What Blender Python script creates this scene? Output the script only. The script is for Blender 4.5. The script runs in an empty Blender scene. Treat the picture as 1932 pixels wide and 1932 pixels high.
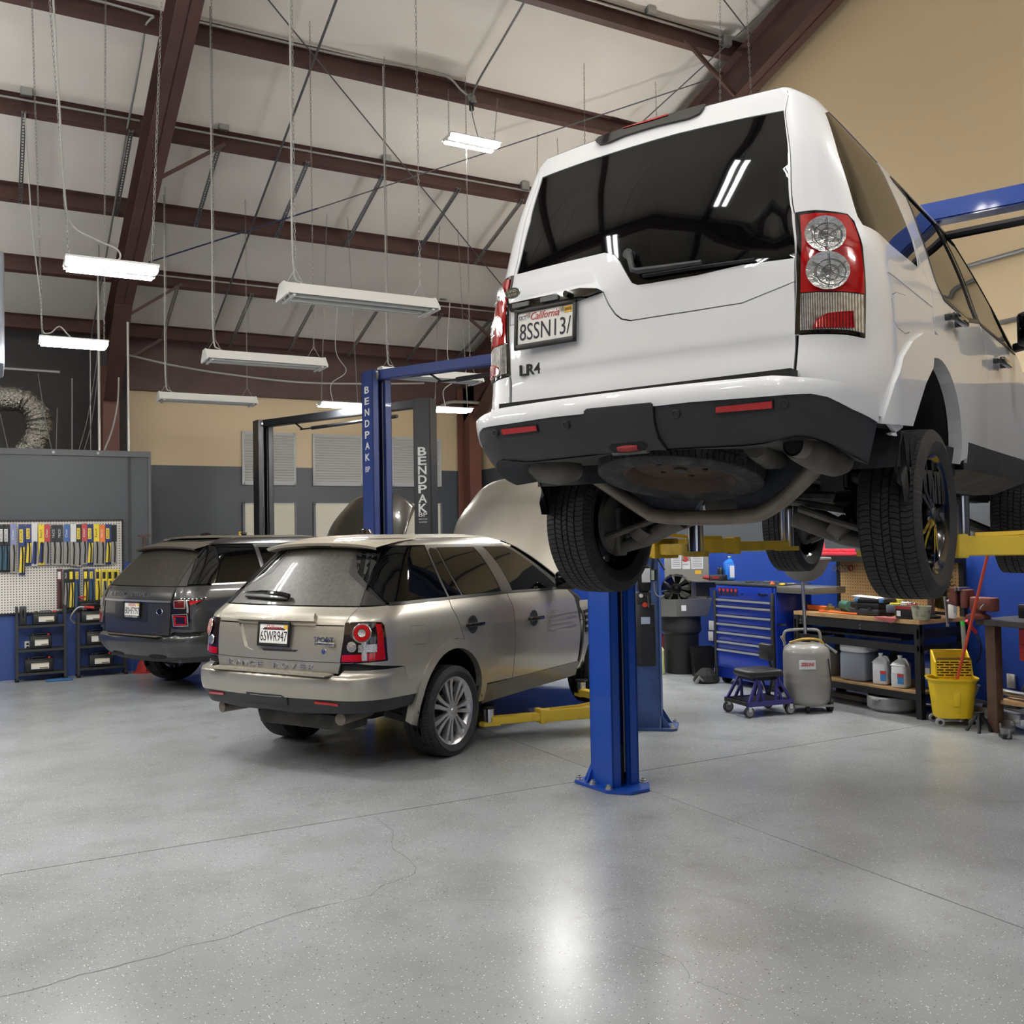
import bpy, bmesh, math, random
import numpy as np
from mathutils import Vector, Matrix
from mathutils.geometry import delaunay_2d_cdt
random.seed(7)
scene = bpy.context.scene
COL = scene.collection
# ---------------------------------------------------------------- camera
FPX, YAW, PITCH, ROLL, EYE = 1808.8, 0.49899, 0.026825, -0.017771, 1.745
_F = np.array([math.sin(YAW)*math.cos(PITCH), math.cos(YAW)*math.cos(PITCH), math.sin(PITCH)])
_R0 = np.array([math.cos(YAW), -math.sin(YAW), 0.0]); _U0 = np.cross(_R0, _F)
_R = _R0*math.cos(ROLL)+_U0*math.sin(ROLL); _U = -_R0*math.sin(ROLL)+_U0*math.cos(ROLL)
cd = bpy.data.cameras.new('camera'); cam = bpy.data.objects.new('camera', cd); COL.objects.link(cam)
cd.sensor_width = 36; cd.lens = 36*FPX/1932; cd.clip_start = .05; cd.clip_end = 200
cam.matrix_world = Matrix(((_R[0], _U[0], -_F[0], 0), (_R[1], _U[1], -_F[1], 0), (_R[2], _U[2], -_F[2], EYE), (0, 0, 0, 1)))
scene.camera = cam
# ---------------------------------------------------------------- world and exposure (the hall is lit by seen and added lamps)
w = bpy.data.worlds.new('world'); scene.world = w; w.use_nodes = True
w.node_tree.nodes['Background'].inputs[0].default_value = (.75, .8, .9, 1)
w.node_tree.nodes['Background'].inputs[1].default_value = 1.1
scene.view_settings.view_transform = 'Standard'; scene.view_settings.look = 'None'
scene.view_settings.gamma = 1; scene.view_settings.use_curve_mapping = False
scene.view_settings.exposure = -0.2
cy_ = scene.cycles; cy_.max_bounces = 5; cy_.diffuse_bounces = 3; cy_.glossy_bounces = 2; cy_.use_adaptive_sampling = True; cy_.adaptive_threshold = .025; cy_.adaptive_min_samples = 12; cy_.use_light_tree = False; cy_.transmission_bounces = 2; cy_.caustics_reflective = False; cy_.caustics_refractive = False
LAMP = 112.0          # emission of the lit tubes
# ---------------------------------------------------------------- helpers
def rayd(px, py):
    return _F + (px-966)/FPX*_R - (py-966)/FPX*_U
def at(px, py, X=None, Y=None, Z=None, D=None):
    """a point of the hall seen at a pixel, on a plane X / Y / Z = const or at a depth"""
    d = rayd(px, py); o = np.array([0, 0, EYE])
    if X is not None: t = X/d[0]
    elif Y is not None: t = Y/d[1]
    elif Z is not None: t = (Z-EYE)/d[2]
    else: t = D
    return Vector(o+d*t)
def lin(c):
    return tuple(((v/255)/12.92 if v/255 <= .04045 else ((v/255+.055)/1.055)**2.4) for v in c)
MATS = {}
def mat(name, col, rough=.5, metal=0., coat=0., var=None, bump=None, emit=None, spec=.5, alpha=None, trans=0.):
    if name in MATS: return MATS[name]
    m = bpy.data.materials.new(name); m.use_nodes = True; nt = m.node_tree
    b = nt.nodes['Principled BSDF']; c = lin(col)
    b.inputs['Base Color'].default_value = (*c, 1); b.inputs['Roughness'].default_value = rough
    b.inputs['Metallic'].default_value = metal; b.inputs['Coat Weight'].default_value = coat
    b.inputs['Coat Roughness'].default_value = .04
    b.inputs['Specular IOR Level'].default_value = spec
    if alpha is not None: b.inputs['Alpha'].default_value = alpha
    if trans: b.inputs['Transmission Weight'].default_value = trans
    if emit: b.inputs['Emission Color'].default_value = (*lin(emit[0]), 1); b.inputs['Emission Strength'].default_value = emit[1]
    tc = nt.nodes.new('ShaderNodeTexCoord')
    if var:   # (scale, other colour, low, high)
        n = nt.nodes.new('ShaderNodeTexNoise'); n.inputs['Scale'].default_value = var[0]; n.inputs['Detail'].default_value = 6
        r = nt.nodes.new('ShaderNodeValToRGB'); r.color_ramp.elements[0].position = var[2]; r.color_ramp.elements[1].position = var[3]
        r.color_ramp.elements[0].color = (*c, 1); r.color_ramp.elements[1].color = (*lin(var[1]), 1)
        nt.links.new(tc.outputs['Object'], n.inputs['Vector']); nt.links.new(n.outputs['Fac'], r.inputs['Fac'])
        nt.links.new(r.outputs['Color'], b.inputs['Base Color'])
    if bump:
        n = nt.nodes.new('ShaderNodeTexNoise'); n.inputs['Scale'].default_value = bump[0]; n.inputs['Detail'].default_value = 5
        u = nt.nodes.new('ShaderNodeBump'); u.inputs['Strength'].default_value = bump[1]; u.inputs['Distance'].default_value = bump[2] if len(bump) > 2 else .01
        nt.links.new(tc.outputs['Object'], n.inputs['Vector']); nt.links.new(n.outputs['Fac'], u.inputs['Height']); nt.links.new(u.outputs['Normal'], b.inputs['Normal'])
    MATS[name] = m; return m
def tag(o, label=None, cat=None, group=None, kind=None):
    if label: o['label'] = label
    if cat: o['category'] = cat
    if group: o['group'] = group
    if kind: o['kind'] = kind
    return o
def empty(name, loc=(0, 0, 0), rz=0, parent=None):
    o = bpy.data.objects.new(name, None); COL.objects.link(o); o.location = loc; o.rotation_euler = (0, 0, rz)
    o.empty_display_size = .1
    if parent: o.parent = parent
    return o
def thing(name, label, cat, loc=(0, 0, 0), rz=0, group=None):
    return tag(empty(name, loc, rz), label, cat, group)
def copy_tree(o, parent=None):
    c = o.copy(); COL.objects.link(c)
    if parent: c.parent = parent
    for ch in list(o.children): copy_tree(ch, c)
    return c
class MB:
    """collects shapes, links them as one mesh object"""
    def __init__(s): s.v = []; s.f = []
    def add(s, v, f, M=None):
        n = len(s.v); s.v += [tuple(M @ Vector(p)) if M else tuple(p) for p in v]; s.f += [tuple(i+n for i in q) for q in f]; return s
    def box(s, c, d, M=None, rz=0, rx=0, ry=0):
        x, y, z = d[0]/2, d[1]/2, d[2]/2
        v = [(a, b, e) for a in (-x, x) for b in (-y, y) for e in (-z, z)]
        R = Matrix.Translation(c) @ Matrix.Rotation(rz, 4, 'Z') @ Matrix.Rotation(ry, 4, 'Y') @ Matrix.Rotation(rx, 4, 'X')
        if M: R = M @ R
        return s.add(v, [(0, 1, 3, 2), (4, 6, 7, 5), (0, 4, 5, 1), (2, 3, 7, 6), (0, 2, 6, 4), (1, 5, 7, 3)], R)
    def span(s, a, b): # box from corner to corner
        return s.box([(p+q)/2 for p, q in zip(a, b)], [abs(q-p) for p, q in zip(a, b)])
    def prism(s, poly, h0, h1, ax='z', M=None):
        n = len(poly)
        def P(a, b, h): return (a, b, h) if ax == 'z' else ((a, h, b) if ax == 'y' else (h, a, b))
        v = [P(a, b, h0) for a, b in poly]+[P(a, b, h1) for a, b in poly]
        f = [tuple(range(n))[::-1], tuple(range(n, 2*n))]+[(i, (i+1) % n, (i+1) % n+n, i+n) for i in range(n)]
        return s.add(v, f, M)
    def tube(s, pts, r, n=8, cap=True, M=None):
        pts = [Vector(p) for p in pts]; rs = r if isinstance(r, (list, tuple)) else [r]*len(pts)
        v = []; f = []; up = None
        for i, p in enumerate(pts):
            d = (pts[min(i+1, len(pts)-1)]-pts[max(i-1, 0)]).normalized()
            if up is None:
                up = d.orthogonal().normalized()
            up = (up-d*up.dot(d)).normalized(); q = d.cross(up)
            v += [tuple(p+(up*math.cos(2*math.pi*k/n)+q*math.sin(2*math.pi*k/n))*rs[i]) for k in range(n)]
        for i in range(len(pts)-1):
            for k in range(n): f.append((i*n+k, i*n+(k+1) % n, (i+1)*n+(k+1) % n, (i+1)*n+k))
        if cap: f += [tuple(range(n))[::-1], tuple(range((len(pts)-1)*n, len(pts)*n))]
        return s.add(v, f, M)
    def lathe(s, prof, n=24, M=None, a0=0., a1=2*math.pi, cap=False):
        """profile of (r, h) about the z axis"""
        full = abs(a1-a0-2*math.pi) < 1e-6; m = n if full else n+1; v = []; f = []
        for r, h in prof:
            v += [(r*math.cos(a0+(a1-a0)*k/n), r*math.sin(a0+(a1-a0)*k/n), h) for k in range(m)]
        for i in range(len(prof)-1):
            for k in range(n): f.append((i*m+k, i*m+(k+1) % m, (i+1)*m+(k+1) % m, (i+1)*m+k))
        if cap: f += [tuple(range(m))[::-1], tuple(range((len(prof)-1)*m, len(prof)*m))]
        return s.add(v, f, M)
    def cyl(s, c, r, h, n=20, M=None, ax='z'):
        R = Matrix.Translation(c) @ {'z': Matrix(), 'x': Matrix.Rotation(math.pi/2, 4, 'Y'), 'y': Matrix.Rotation(-math.pi/2, 4, 'X')}[ax]
        if M: R = M @ R
        return s.lathe([(r, -h/2), (r, h/2)], n, R, cap=True)
    def rbox(s, c, d, r=.02, k=3, M=None, rz=0, rx=0, ry=0):
        """box with rounded vertical edges and softened top and bottom"""
        x, y, z = d[0]/2, d[1]/2, d[2]/2; r = min(r, x*.99, y*.99); e = min(r*.5, z*.9)
        ring = lambda ins, h: [(sx*(x-r)+(r-ins)*math.cos(a), sy*(y-r)+(r-ins)*math.sin(a), h) for sx, sy, a0 in ((1, 1, 0), (-1, 1, 1), (-1, -1, 2), (1, -1, 3)) for a in [(a0+j/k)*math.pi/2 for j in range(k+1)]]
        rings = [ring(e, -z), ring(e*.3, -z+e*.3), ring(0, -z+e), ring(0, z-e), ring(e*.3, z-e*.3), ring(e, z)]
        n = len(rings[0]); v = [p for q in rings for p in q]
        f = [tuple(range(n))[::-1], tuple(range(5*n, 6*n))]+[(i*n+j, i*n+(j+1) % n, (i+1)*n+(j+1) % n, (i+1)*n+j) for i in range(5) for j in range(n)]
        R = Matrix.Translation(c) @ Matrix.Rotation(rz, 4, 'Z') @ Matrix.Rotation(ry, 4, 'Y') @ Matrix.Rotation(rx, 4, 'X')
        if M: R = M @ R
        return s.add(v, f, R)
    def build(s, name, m, parent=None, smooth=35, fix=True, bevel=0):
        me = bpy.data.meshes.new(name); me.from_pydata(s.v, [], s.f)
        if fix or bevel:
            bm = bmesh.new(); bm.from_mesh(me)
            if bevel:
                bmesh.ops.bevel(bm, geom=[e for e in bm.edges if len(e.link_faces) == 2 and e.calc_face_angle(0) > .5], offset=bevel, segments=2, affect='EDGES', clamp_overlap=True)
            bmesh.ops.recalc_face_normals(bm, faces=bm.faces); bm.to_mesh(me); bm.free()
        if smooth: me.shade_smooth(); me.set_sharp_from_angle(angle=math.radians(smooth))
        me.materials.append(m); o = bpy.data.objects.new(name, me); COL.objects.link(o)
        if parent: o.parent = parent
        return o
def mobj(name, me, parent=None, loc=None, rot=None):
    o = bpy.data.objects.new(name, me); COL.objects.link(o)
    if parent: o.parent = parent
    if loc: o.location = loc
    if rot: o.rotation_euler = rot
    return o
def text(name, body, M, m, parent, width=None, height=None, depth=.001, shear=0., weight=0.):
    """lettering as a mesh: M maps x to the reading direction, y to up, z outwards; fitted to width / height about the centre"""
    cu = bpy.data.curves.new(name, 'FONT'); cu.body = body; cu.extrude = depth; cu.align_x = 'CENTER'; cu.align_y = 'CENTER'
    cu.shear = shear; cu.offset = weight; cu.resolution_u = 3
    o = bpy.data.objects.new(name, cu); COL.objects.link(o); bpy.context.view_layer.update()
    me = bpy.data.meshes.new_from_object(o.evaluated_get(bpy.context.evaluated_depsgraph_get()))
    bpy.data.objects.remove(o); bpy.data.curves.remove(cu)
    n = len(me.vertices); a = np.empty(n*3); me.vertices.foreach_get('co', a); a = a.reshape(-1, 3)
    lo, hi = a.min(0), a.max(0); a[:, :2] -= ((lo+hi)/2)[:2]; s = hi-lo
    sx = width/s[0] if width else None; sy = height/s[1] if height else None
    a[:, 0] *= sx or sy; a[:, 1] *= sy or sx; a[:, 2] -= lo[2]
    a = a @ np.array(M.to_3x3()).T+np.array(M.translation)
    me.vertices.foreach_set('co', a.ravel()); me.materials.clear(); me.materials.append(m)
    return mobj(name, me, parent)
def frame(o, x, y):
    """matrix with origin o, x axis x, y axis y (z outwards)"""
    x = Vector(x).normalized(); z = x.cross(Vector(y)).normalized(); y = z.cross(x)
    return Matrix(((x.x, y.x, z.x, o[0]), (x.y, y.y, z.y, o[1]), (x.z, y.z, z.z, o[2]), (0, 0, 0, 1)))
def bez(pts, n=8):
    """smooth curve through points (Catmull-Rom)"""
    p = [Vector(q) for q in pts]; p = [p[0]*2-p[1]]+p+[p[-1]*2-p[-2]]; out = []
    for i in range(1, len(p)-2):
        for k in range(n):
            t = k/n; a, b, c, d = p[i-1:i+3]
            out.append(.5*((2*b)+(c-a)*t+(2*a-5*b+4*c-d)*t*t+(3*b-a-3*c+d)*t**3))
    return out+[p[-2]]
# ---------------------------------------------------------------- the hall
XR_, XL_, YB_, YF_ = 8.3, -9.0, 16.8, -8.4
SL, ZR = .325, 10.62                      # roof slope, roof sheet height at Y = 0
RIDGE = 4.2
def zroof(y): return ZR-SL*y if y > RIDGE else ZR-SL*(2*RIDGE-y)
def zpur(y): return zroof(y)-.22
def zraf(y): return zroof(y)-.75
def nodes(m): return m.node_tree, m.node_tree.nodes, m.node_tree.links
def floor_mat():
    m = mat('floor_epoxy', (140, 141, 140), .24, spec=.34); nt, N, L = nodes(m); b = N['Principled BSDF']; tc = N['Texture Coordinate']
    def noise(s, d, lo, hi, det=6):
        n = N.new('ShaderNodeTexNoise'); n.inputs['Scale'].default_value = s; n.inputs['Detail'].default_value = det; n.inputs['Distortion'].default_value = 0
        L.new(tc.outputs['Object'], n.inputs['Vector']); r = N.new('ShaderNodeMapRange'); r.inputs[1].default_value = lo; r.inputs[2].default_value = hi
        L.new(n.outputs['Fac'], r.inputs[0]); return r.outputs[0]
    def mix(fac, a, c):
        x = N.new('ShaderNodeMix'); x.data_type = 'RGBA'; L.new(fac, x.inputs[0])
        if isinstance(a, tuple): x.inputs[6].default_value = (*lin(a), 1)
        else: L.new(a, x.inputs[6])
        x.inputs[7].default_value = (*lin(c), 1); return x.outputs[2]
    c = mix(noise(.35, .6, .38, .66), (166, 170, 174), (146, 149, 150))
    c = mix(noise(1.7, .5, .45, .95), c, (130, 131, 130))
    c = mix(noise(6, .6, .58, .98), c, (136, 133, 126))
    def flecks(scale, thr, keep_s, col, c):
        v = N.new('ShaderNodeTexVoronoi'); v.inputs['Scale'].default_value = scale; v.inputs['Randomness'].default_value = 1
        L.new(tc.outputs['Object'], v.inputs['Vector'])
        lt = N.new('ShaderNodeMath'); lt.operation = 'LESS_THAN'; lt.inputs[1].default_value = thr; L.new(v.outputs['Distance'], lt.inputs[0])
        sp = N.new('ShaderNodeSeparateColor'); L.new(v.outputs['Color'], sp.inputs[0])
        gt = N.new('ShaderNodeMath'); gt.operation = 'GREATER_THAN'; gt.inputs[1].default_value = keep_s; L.new(sp.outputs[0], gt.inputs[0])
        mu = N.new('ShaderNodeMath'); mu.operation = 'MULTIPLY'; L.new(lt.outputs[0], mu.inputs[0]); L.new(gt.outputs[0], mu.inputs[1])
        return mix(mu.outputs[0], c, col)
    c = flecks(70, .2, .78, (236, 236, 234), c); c = flecks(62, .19, .8, (84, 82, 80), c); c = flecks(120, .22, .82, (216, 216, 214), c)
    L.new(c, b.inputs['Base Color'])
    n = N.new('ShaderNodeTexNoise'); n.inputs['Scale'].default_value = 38; n.inputs['Detail'].default_value = 3; L.new(tc.outputs['Object'], n.inputs['Vector'])
    u = N.new('ShaderNodeBump'); u.inputs['Strength'].default_value = .05; u.inputs['Distance'].default_value = .002
    L.new(n.outputs['Fac'], u.inputs['Height']); L.new(u.outputs['Normal'], b.inputs['Normal'])
    return m
M_floor = floor_mat()
M_joint = mat('joint_dark', (58, 57, 55), .8)
M_brown = mat('brown_steel_paint', (92, 65, 60), .5, var=(3, (78, 55, 51), .35, .75)); M_column = mat('column_red_brown', (112, 70, 58), .45)
M_white_ins = mat('white_roof_liner', (238, 232, 223), .75, var=(.8, (226, 219, 208), .4, .8), bump=(3.5, .3, .03))
M_galv = mat('galvanised_steel', (150, 152, 152), .38, .85)
M_conduit = mat('conduit_steel', (178, 178, 175), .35, .6)
M_white_en = mat('white_enamel', (236, 236, 232), .35, coat=.2)
M_black = mat('black_paint', (22, 22, 23), .4)
M_blackrub = mat('black_rubber', (24, 24, 25), .75)
M_dgrey = mat('dark_grey_paint', (44, 46, 48), .5)
M_chrome = mat('chrome', (215, 215, 218), .12, 1.)
M_steel = mat('bare_steel', (160, 160, 160), .3, .9)
def banded(name, bands, rough=.45):
    """wall paint in horizontal bands: [(z from, colour), ...]"""
    m = mat(name, bands[0][1], rough, bump=(60, .06, .004)); nt, N, L = nodes(m); b = N['Principled BSDF']
    g = N.new('ShaderNodeNewGeometry'); s = N.new('ShaderNodeSeparateXYZ'); L.new(g.outputs['Position'], s.inputs[0])
    prev = None
    for i, (z, c) in enumerate(bands[1:]):
        gt = N.new('ShaderNodeMath'); gt.operation = 'GREATER_THAN'; gt.inputs[1].default_value = z; L.new(s.outputs[2], gt.inputs[0])
        x = N.new('ShaderNodeMix'); x.data_type = 'RGBA'; L.new(gt.outputs[0], x.inputs[0])
        if prev is None: x.inputs[6].default_value = (*lin(bands[0][1]), 1)
        else: L.new(prev, x.inputs[6])
        x.inputs[7].default_value = (*lin(c), 1); prev = x.outputs[2]
    L.new(prev, b.inputs['Base Color']); return m
TAN, GREY, BLUE = (218, 195, 156), (76, 80, 85), (34, 70, 160)
M_wall3 = banded('wall_paint_bands', [(0, BLUE), (1.52, GREY), (3.06, TAN)])
M_wall2 = banded('partition_paint_bands', [(0, (52, 76, 140)), (1.5, GREY)], .4)
M_darkwall = mat('unfinished_wall_dark', (70, 68, 68), .8)  # bare wall grey that also holds the shade of the unlit attic
# floor: slabs with sawn joints
fl = tag(MB().span((XL_, YF_, -.3), (XR_, YB_, -.02)).build('floor', M_joint), 'grey speckled epoxy concrete floor of the workshop', None, None, 'structure')
G_ = .005
xs = [XL_, -2.3, 3.96, XR_]; ys = [YF_, -.7, 5.84, 12.4, YB_]
for i in range(3):
    for j in range(4):
        MB().span((xs[i]+(G_ if i else 0), ys[j]+(G_ if j else 0), -.02), (xs[i+1]-(G_ if i < 2 else 0), ys[j+1]-(G_ if j < 3 else 0), 0)).build('slab', M_floor, fl, 0)
def ribbon(pts, wd, z, name, m, parent):
    v = []; f = []
    for i, p in enumerate(pts):
        a = Vector(pts[max(i-1, 0)]); b = Vector(pts[min(i+1, len(pts)-1)]); d = (b-a).normalized(); n = Vector((-d.y, d.x, 0))*wd*(.5+.5*random.random())
        v += [tuple(Vector((p[0], p[1], z))+n), tuple(Vector((p[0], p[1], z))-n)]
    for i in range(len(pts)-1): f.append((2*i, 2*i+1, 2*i+3, 2*i+2))
    return MB().add(v, f).build(name, m, parent, 0)
def crack(pixels, wd=.0022):
    pts = [at(a, b, Z=0) for a, b in pixels]; out = []
    for a, b in zip(pts, pts[1:]):
        n = max(2, int((b-a).length/.035))
        for k in range(n): out.append(a.lerp(b, k/n)+Vector((random.uniform(-1, 1), random.uniform(-1, 1), 0))*.006)
    ribbon(out+[pts[-1]], wd, .0006, 'floor_crack', M_joint, fl)
crack([(0, 1880), (60, 1868), (150, 1840), (240, 1818), (310, 1800), (350, 1785), (420, 1772), (470, 1752), (540, 1728), (620, 1707), (700, 1690), (720, 1672), (780, 1650)])
crack([(780, 1650), (787, 1638), (760, 1612), (738, 1600), (742, 1568), (705, 1540)], .0014)
crack([(712, 1687), (770, 1700), (850, 1697), (966, 1700)], .001)
crack([(1175, 1780), (1240, 1795), (1285, 1815), (1300, 1845), (1345, 1865), (1420, 1890)], .0012)
crack([(0, 1559), (300, 1519), (590, 1478)], .0012)
crack([(0, 1431), (220, 1408), (420, 1337)], .0009)
# walls
tag(MB().span((2.02, YB_, 0), (XR_+.2, YB_+.2, 5.2)).build('wall_back', M_wall3), None, None, None, 'structure')
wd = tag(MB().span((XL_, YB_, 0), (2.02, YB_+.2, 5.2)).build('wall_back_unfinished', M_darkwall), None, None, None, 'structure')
wr = MB(); wr.prism([(YF_-.2, 0), (YB_+.2, 0), (YB_+.2, zroof(YB_)+.1), (RIDGE, zroof(RIDGE)+.1), (YF_-.2, zroof(YF_)+.1)], XR_, XR_+.2, 'x')
wall_right = tag(wr.build('wall_right', M_wall3), None, None, None, 'structure')
wl = MB(); wl.prism([(YF_-.2, 0), (YB_+.2, 0), (YB_+.2, zroof(YB_)+.1), (RIDGE, zroof(RIDGE)+.1), (YF_-.2, zroof(YF_)+.1)], XL_-.2, XL_, 'x')
tag(wl.build('wall_left', M_wall3), None, None, None, 'structure')
wf = MB()   # front wall with two open roll-up doorways
for a, b, z0, z1 in ((XL_-.2, -7.2, 0, 5.2), (-2.4, -1.2, 0, 5.2), (3.6, XR_+.2, 0, 5.2), (-7.2, -2.4, 4.3, 5.2), (-1.2, 3.6, 4.3, 5.2)): wf.span((a, YF_-.2, z0), (b, YF_, z1))
tag(wf.build('wall_front', M_wall3, None, 0), None, None, None, 'structure')
tag(MB().span((-30, -40, -.34), (30, YF_-.2, -.04)).build('floor_forecourt', mat('asphalt', (120, 118, 114), .9)), None, None, None, 'structure')
# partition in front of the office, 3 m high, with a capping strip
ZP = at(0, 848, Y=14.2).z; XP = 1.97
pw = tag(MB().span((XL_, 14.2, 0), (XP, 14.35, ZP)).build('wall_partition', M_wall2), None, None, None, 'structure')
MB().span((XP-.15, 14.35, 0), (XP, YB_, ZP)).build('return_wall', M_wall2, pw, 0)
M_cap = mat('cap_strip_grey', (92, 94, 96), .45)
MB().span((XL_, 14.17, ZP-.06), (XP+.01, 14.2, ZP+.02)).build('cap_strip', M_cap, pw, 0)
MB().span((XP-.02, 14.185, 0), (XP+.015, 14.22, ZP+.01)).build('corner_trim', M_cap, pw, 0)
MB().span((1.69, 14.185, 1.5), (1.72, 14.2, ZP)).build('seam_strip', mat('seam_dark', (52, 55, 58), .6), pw, 0)
for x in (-.9, -.42, .1, .75, 1.3): MB().cyl((x, 14.165, ZP-.02), .018, .012, 10, ax='y').build('cap_bolt', M_galv, pw)
# attic equipment deck behind the partition: dark loft floor
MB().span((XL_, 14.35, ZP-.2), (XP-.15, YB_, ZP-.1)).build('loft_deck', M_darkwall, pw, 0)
# eave beam
# ---------------------------------------------------------------- roof
ce = MB(); ce.prism([(RIDGE, zroof(RIDGE)), (YB_+.2, zroof(YB_+.2)), (YB_+.2, zroof(YB_+.2)+.1), (RIDGE, zroof(RIDGE)+.1)], XL_-.2, XR_+.2, 'x')
ce.prism([(YF_-.2, zroof(YF_-.2)), (RIDGE, zroof(RIDGE)), (RIDGE, zroof(RIDGE)+.1), (YF_-.2, zroof(YF_-.2)+.1)], XL_-.2, XR_+.2, 'x')
ceil = tag(ce.build('ceiling', M_white_ins, None, 0), None, None, None, 'structure')
PUR = [16.35-1.512*k for k in range(8)]
def purlin_mesh():
    m = MB(); L = XR_-XL_; c = (XL_+XR_)/2
    m.box((c, 0, .11), (L, .012, .22)); m.box((c, .035, .006), (L, .07, .012)); m.box((c, -.035, .214), (L, .07, .012)); m.box((c, .068, .02), (L, .008, .04))
    return m
pm = None
for y in PUR+[2*RIDGE-y for y in PUR]:
    if pm is None: pm = purlin_mesh().build('purlin', M_brown, ceil, 0)
    o = pm if y == PUR[0] else pm.copy()
    if o is not pm: COL.objects.link(o)
    o.location = (0, y, zpur(y)); o.rotation_euler = (-math.atan(SL) if y > RIDGE else math.atan(SL), 0, 0)
def frame_steel(xc):
    m = MB(); hw = .12
    # rafter: web and flanges, both slopes
    for s in (1, -1):
        Y = lambda y: y if s > 0 else 2*RIDGE-y
        pts = [(RIDGE, zpur(RIDGE)), (YB_-.15, zpur(YB_-.15)), (YB_-.15, zpur(YB_-.15)-1.0), (YB_-2.3, zraf(YB_-2.3)), (RIDGE, zraf(RIDGE))]
        m.prism([(Y(a), b) for a, b in pts], xc-.008, xc+.008, 'x')
        def flange(a, b, t):
            d = Vector((0, b[0]-a[0], b[1]-a[1])); n = Vector((0, -d.z, d.y)).normalized()*t
            q = [(a[0], a[1]), (b[0], b[1]), (b[0]+n.y, b[1]+n.z), (a[0]+n.y, a[1]+n.z)]
            m.prism([(Y(u), v) for u, v in q], xc-hw, xc+hw, 'x')
        flange((RIDGE, zraf(RIDGE)), (YB_-2.3, zraf(YB_-2.3)), .016); flange((YB_-2.3, zraf(YB_-2.3)), (YB_-.75, zpur(YB_-.15)-1.0), .016)
        flange((RIDGE, zpur(RIDGE)-.016), (YB_-.15, zpur(YB_-.15)-.016), .016)
    o = m.build('rafter', M_brown, ceil, 0)
    for s in (1, -1):
        m = MB(); Y = lambda y: y if s > 0 else 2*RIDGE-y; zt = zpur(YB_)-.3
        m.span((xc-hw, Y(YB_-.1), 0), (xc+hw, Y(YB_-.12), zt)); m.span((xc-hw, Y(YB_-.62), 0), (xc+hw, Y(YB_-.64), zt-.4)); m.span((xc-.008, Y(YB_-.12), 0), (xc+.008, Y(YB_-.62), zt))
        m.build('column', M_column, ceil, 0)
for xc in (1.68, 8.05, -4.7): frame_steel(xc)
MB().span((2.02, YB_-.05, 4.28), (XR_, YB_, 5.2)).build('eave_beam', M_brown, ceil, 0)
MB().span((2.02, YB_-.16, 4.28), (XR_, YB_-.05, 4.33)).build('eave_beam_lip', M_brown, ceil, 0)
def roofpt(px, py, dz=0.):
    d = rayd(px, py); t = (ZR+dz-EYE)/(d[2]+SL*d[1]); return Vector(np.array([0, 0, EYE])+d*t)
# flange braces from rafter to purlin
def brace(a, b): MB().tube([a, b], .03, 4).build('flange_brace', M_brown, ceil, 0)
for k, s, x in ((3, 1, 1.68), (1, 1, 1.68), (0, 1, 1.68), (1, -1, 8.05), (4, -1, 8.05), (5, -1, 8.05), (3, -1, 8.05)):
    y = PUR[k]; brace((x+s*.1, y-.05, zraf(y)+.03), (x+s*.85, y-.03, zpur(y)+.04))
M_rod = mat('tie_rod_steel', (104, 104, 106), .45, .5)
M_bluerod = mat('blue_cable', (52, 62, 96), .5)
for a, b, r, m in (((490, -20), (958, 552), .009, M_rod), ((642, -20), (380, 682), .014, M_rod), ((280, 495), (600, 393), .011, M_bluerod), ((600, 393), (1352, 145), .008, M_rod),
                   ((1480, -15), (1190, 250), .009, M_rod), ((1350, -20), (1420, 70), .008, M_rod)):
    MB().tube([roofpt(*a, -.26), roofpt(*b, -.26)], r, 6).build('tie_rod', m, ceil)
# ring of the turnbuckle
e = roofpt(1355, 144, -.27); MB().lathe([(.05+.012*math.cos(t), .012*math.sin(t)) for t in [k*math.pi/3 for k in range(7)]], 16, Matrix.Translation(e) @ Matrix.Rotation(1.2, 4, 'X')).build('turnbuckle_ring', M_rod, ceil)
# ---------------------------------------------------------------- conduit runs on the purlins, with boxes
def purpt(px, py, k): return at(px, py, Y=PUR[k]-.05)
def conduit(pts, label, r=.013, m=None, group='conduit runs'):
    return tag(MB().tube(bez(pts, 6), r, 8).build('electrical_conduit', m or M_conduit), label, 'conduit', group)
def cx_of(px, py, k): return purpt(px, py, k).x
def run(k, x0, x1, f=.13): return [(x0, PUR[k]-.05, zpur(PUR[k])+f), ((x0+x1)/2, PUR[k]-.05, zpur(PUR[k])+f), (x1, PUR[k]-.05, zpur(PUR[k])+f)]
conduit(run(3, -3, 1.55), 'thin steel conduit along the second purlin, left of the big rafter')
conduit(run(3, 1.8, 7.9), 'thin steel conduit along the second purlin, right of the big rafter')
conduit(run(1, 2.0, 7.9), 'thin steel conduit along the fourth purlin above the unlit lights')
conduit(run(4, -3, 1.3)+[(1.42, PUR[4]+.1, zpur(PUR[4])), (1.42, PUR[3]+.2, zpur(PUR[3])-.03), (1.42, PUR[2], zpur(PUR[2])-.04), (1.42, PUR[1], zpur(PUR[1])-.04), (1.42, PUR[0], zpur(PUR[0])-.06), (1.42, 16.6, 4.6), (1.42, 16.6, ZP)], 'conduit bending down the roof slope beside the big rafter')
pA = at(888, 186, Y=PUR[4]-.06)
conduit([(1.85, PUR[4]-.05, zpur(PUR[4])+.17), (3.5, PUR[4]-.05, zpur(PUR[4])+.17), tuple(at(825, 138, Y=PUR[4]-.05)), tuple(at(870, 170, Y=PUR[4]-.05)), tuple(pA)], 'conduit along the top left purlin ending at the lamp box')
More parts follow.
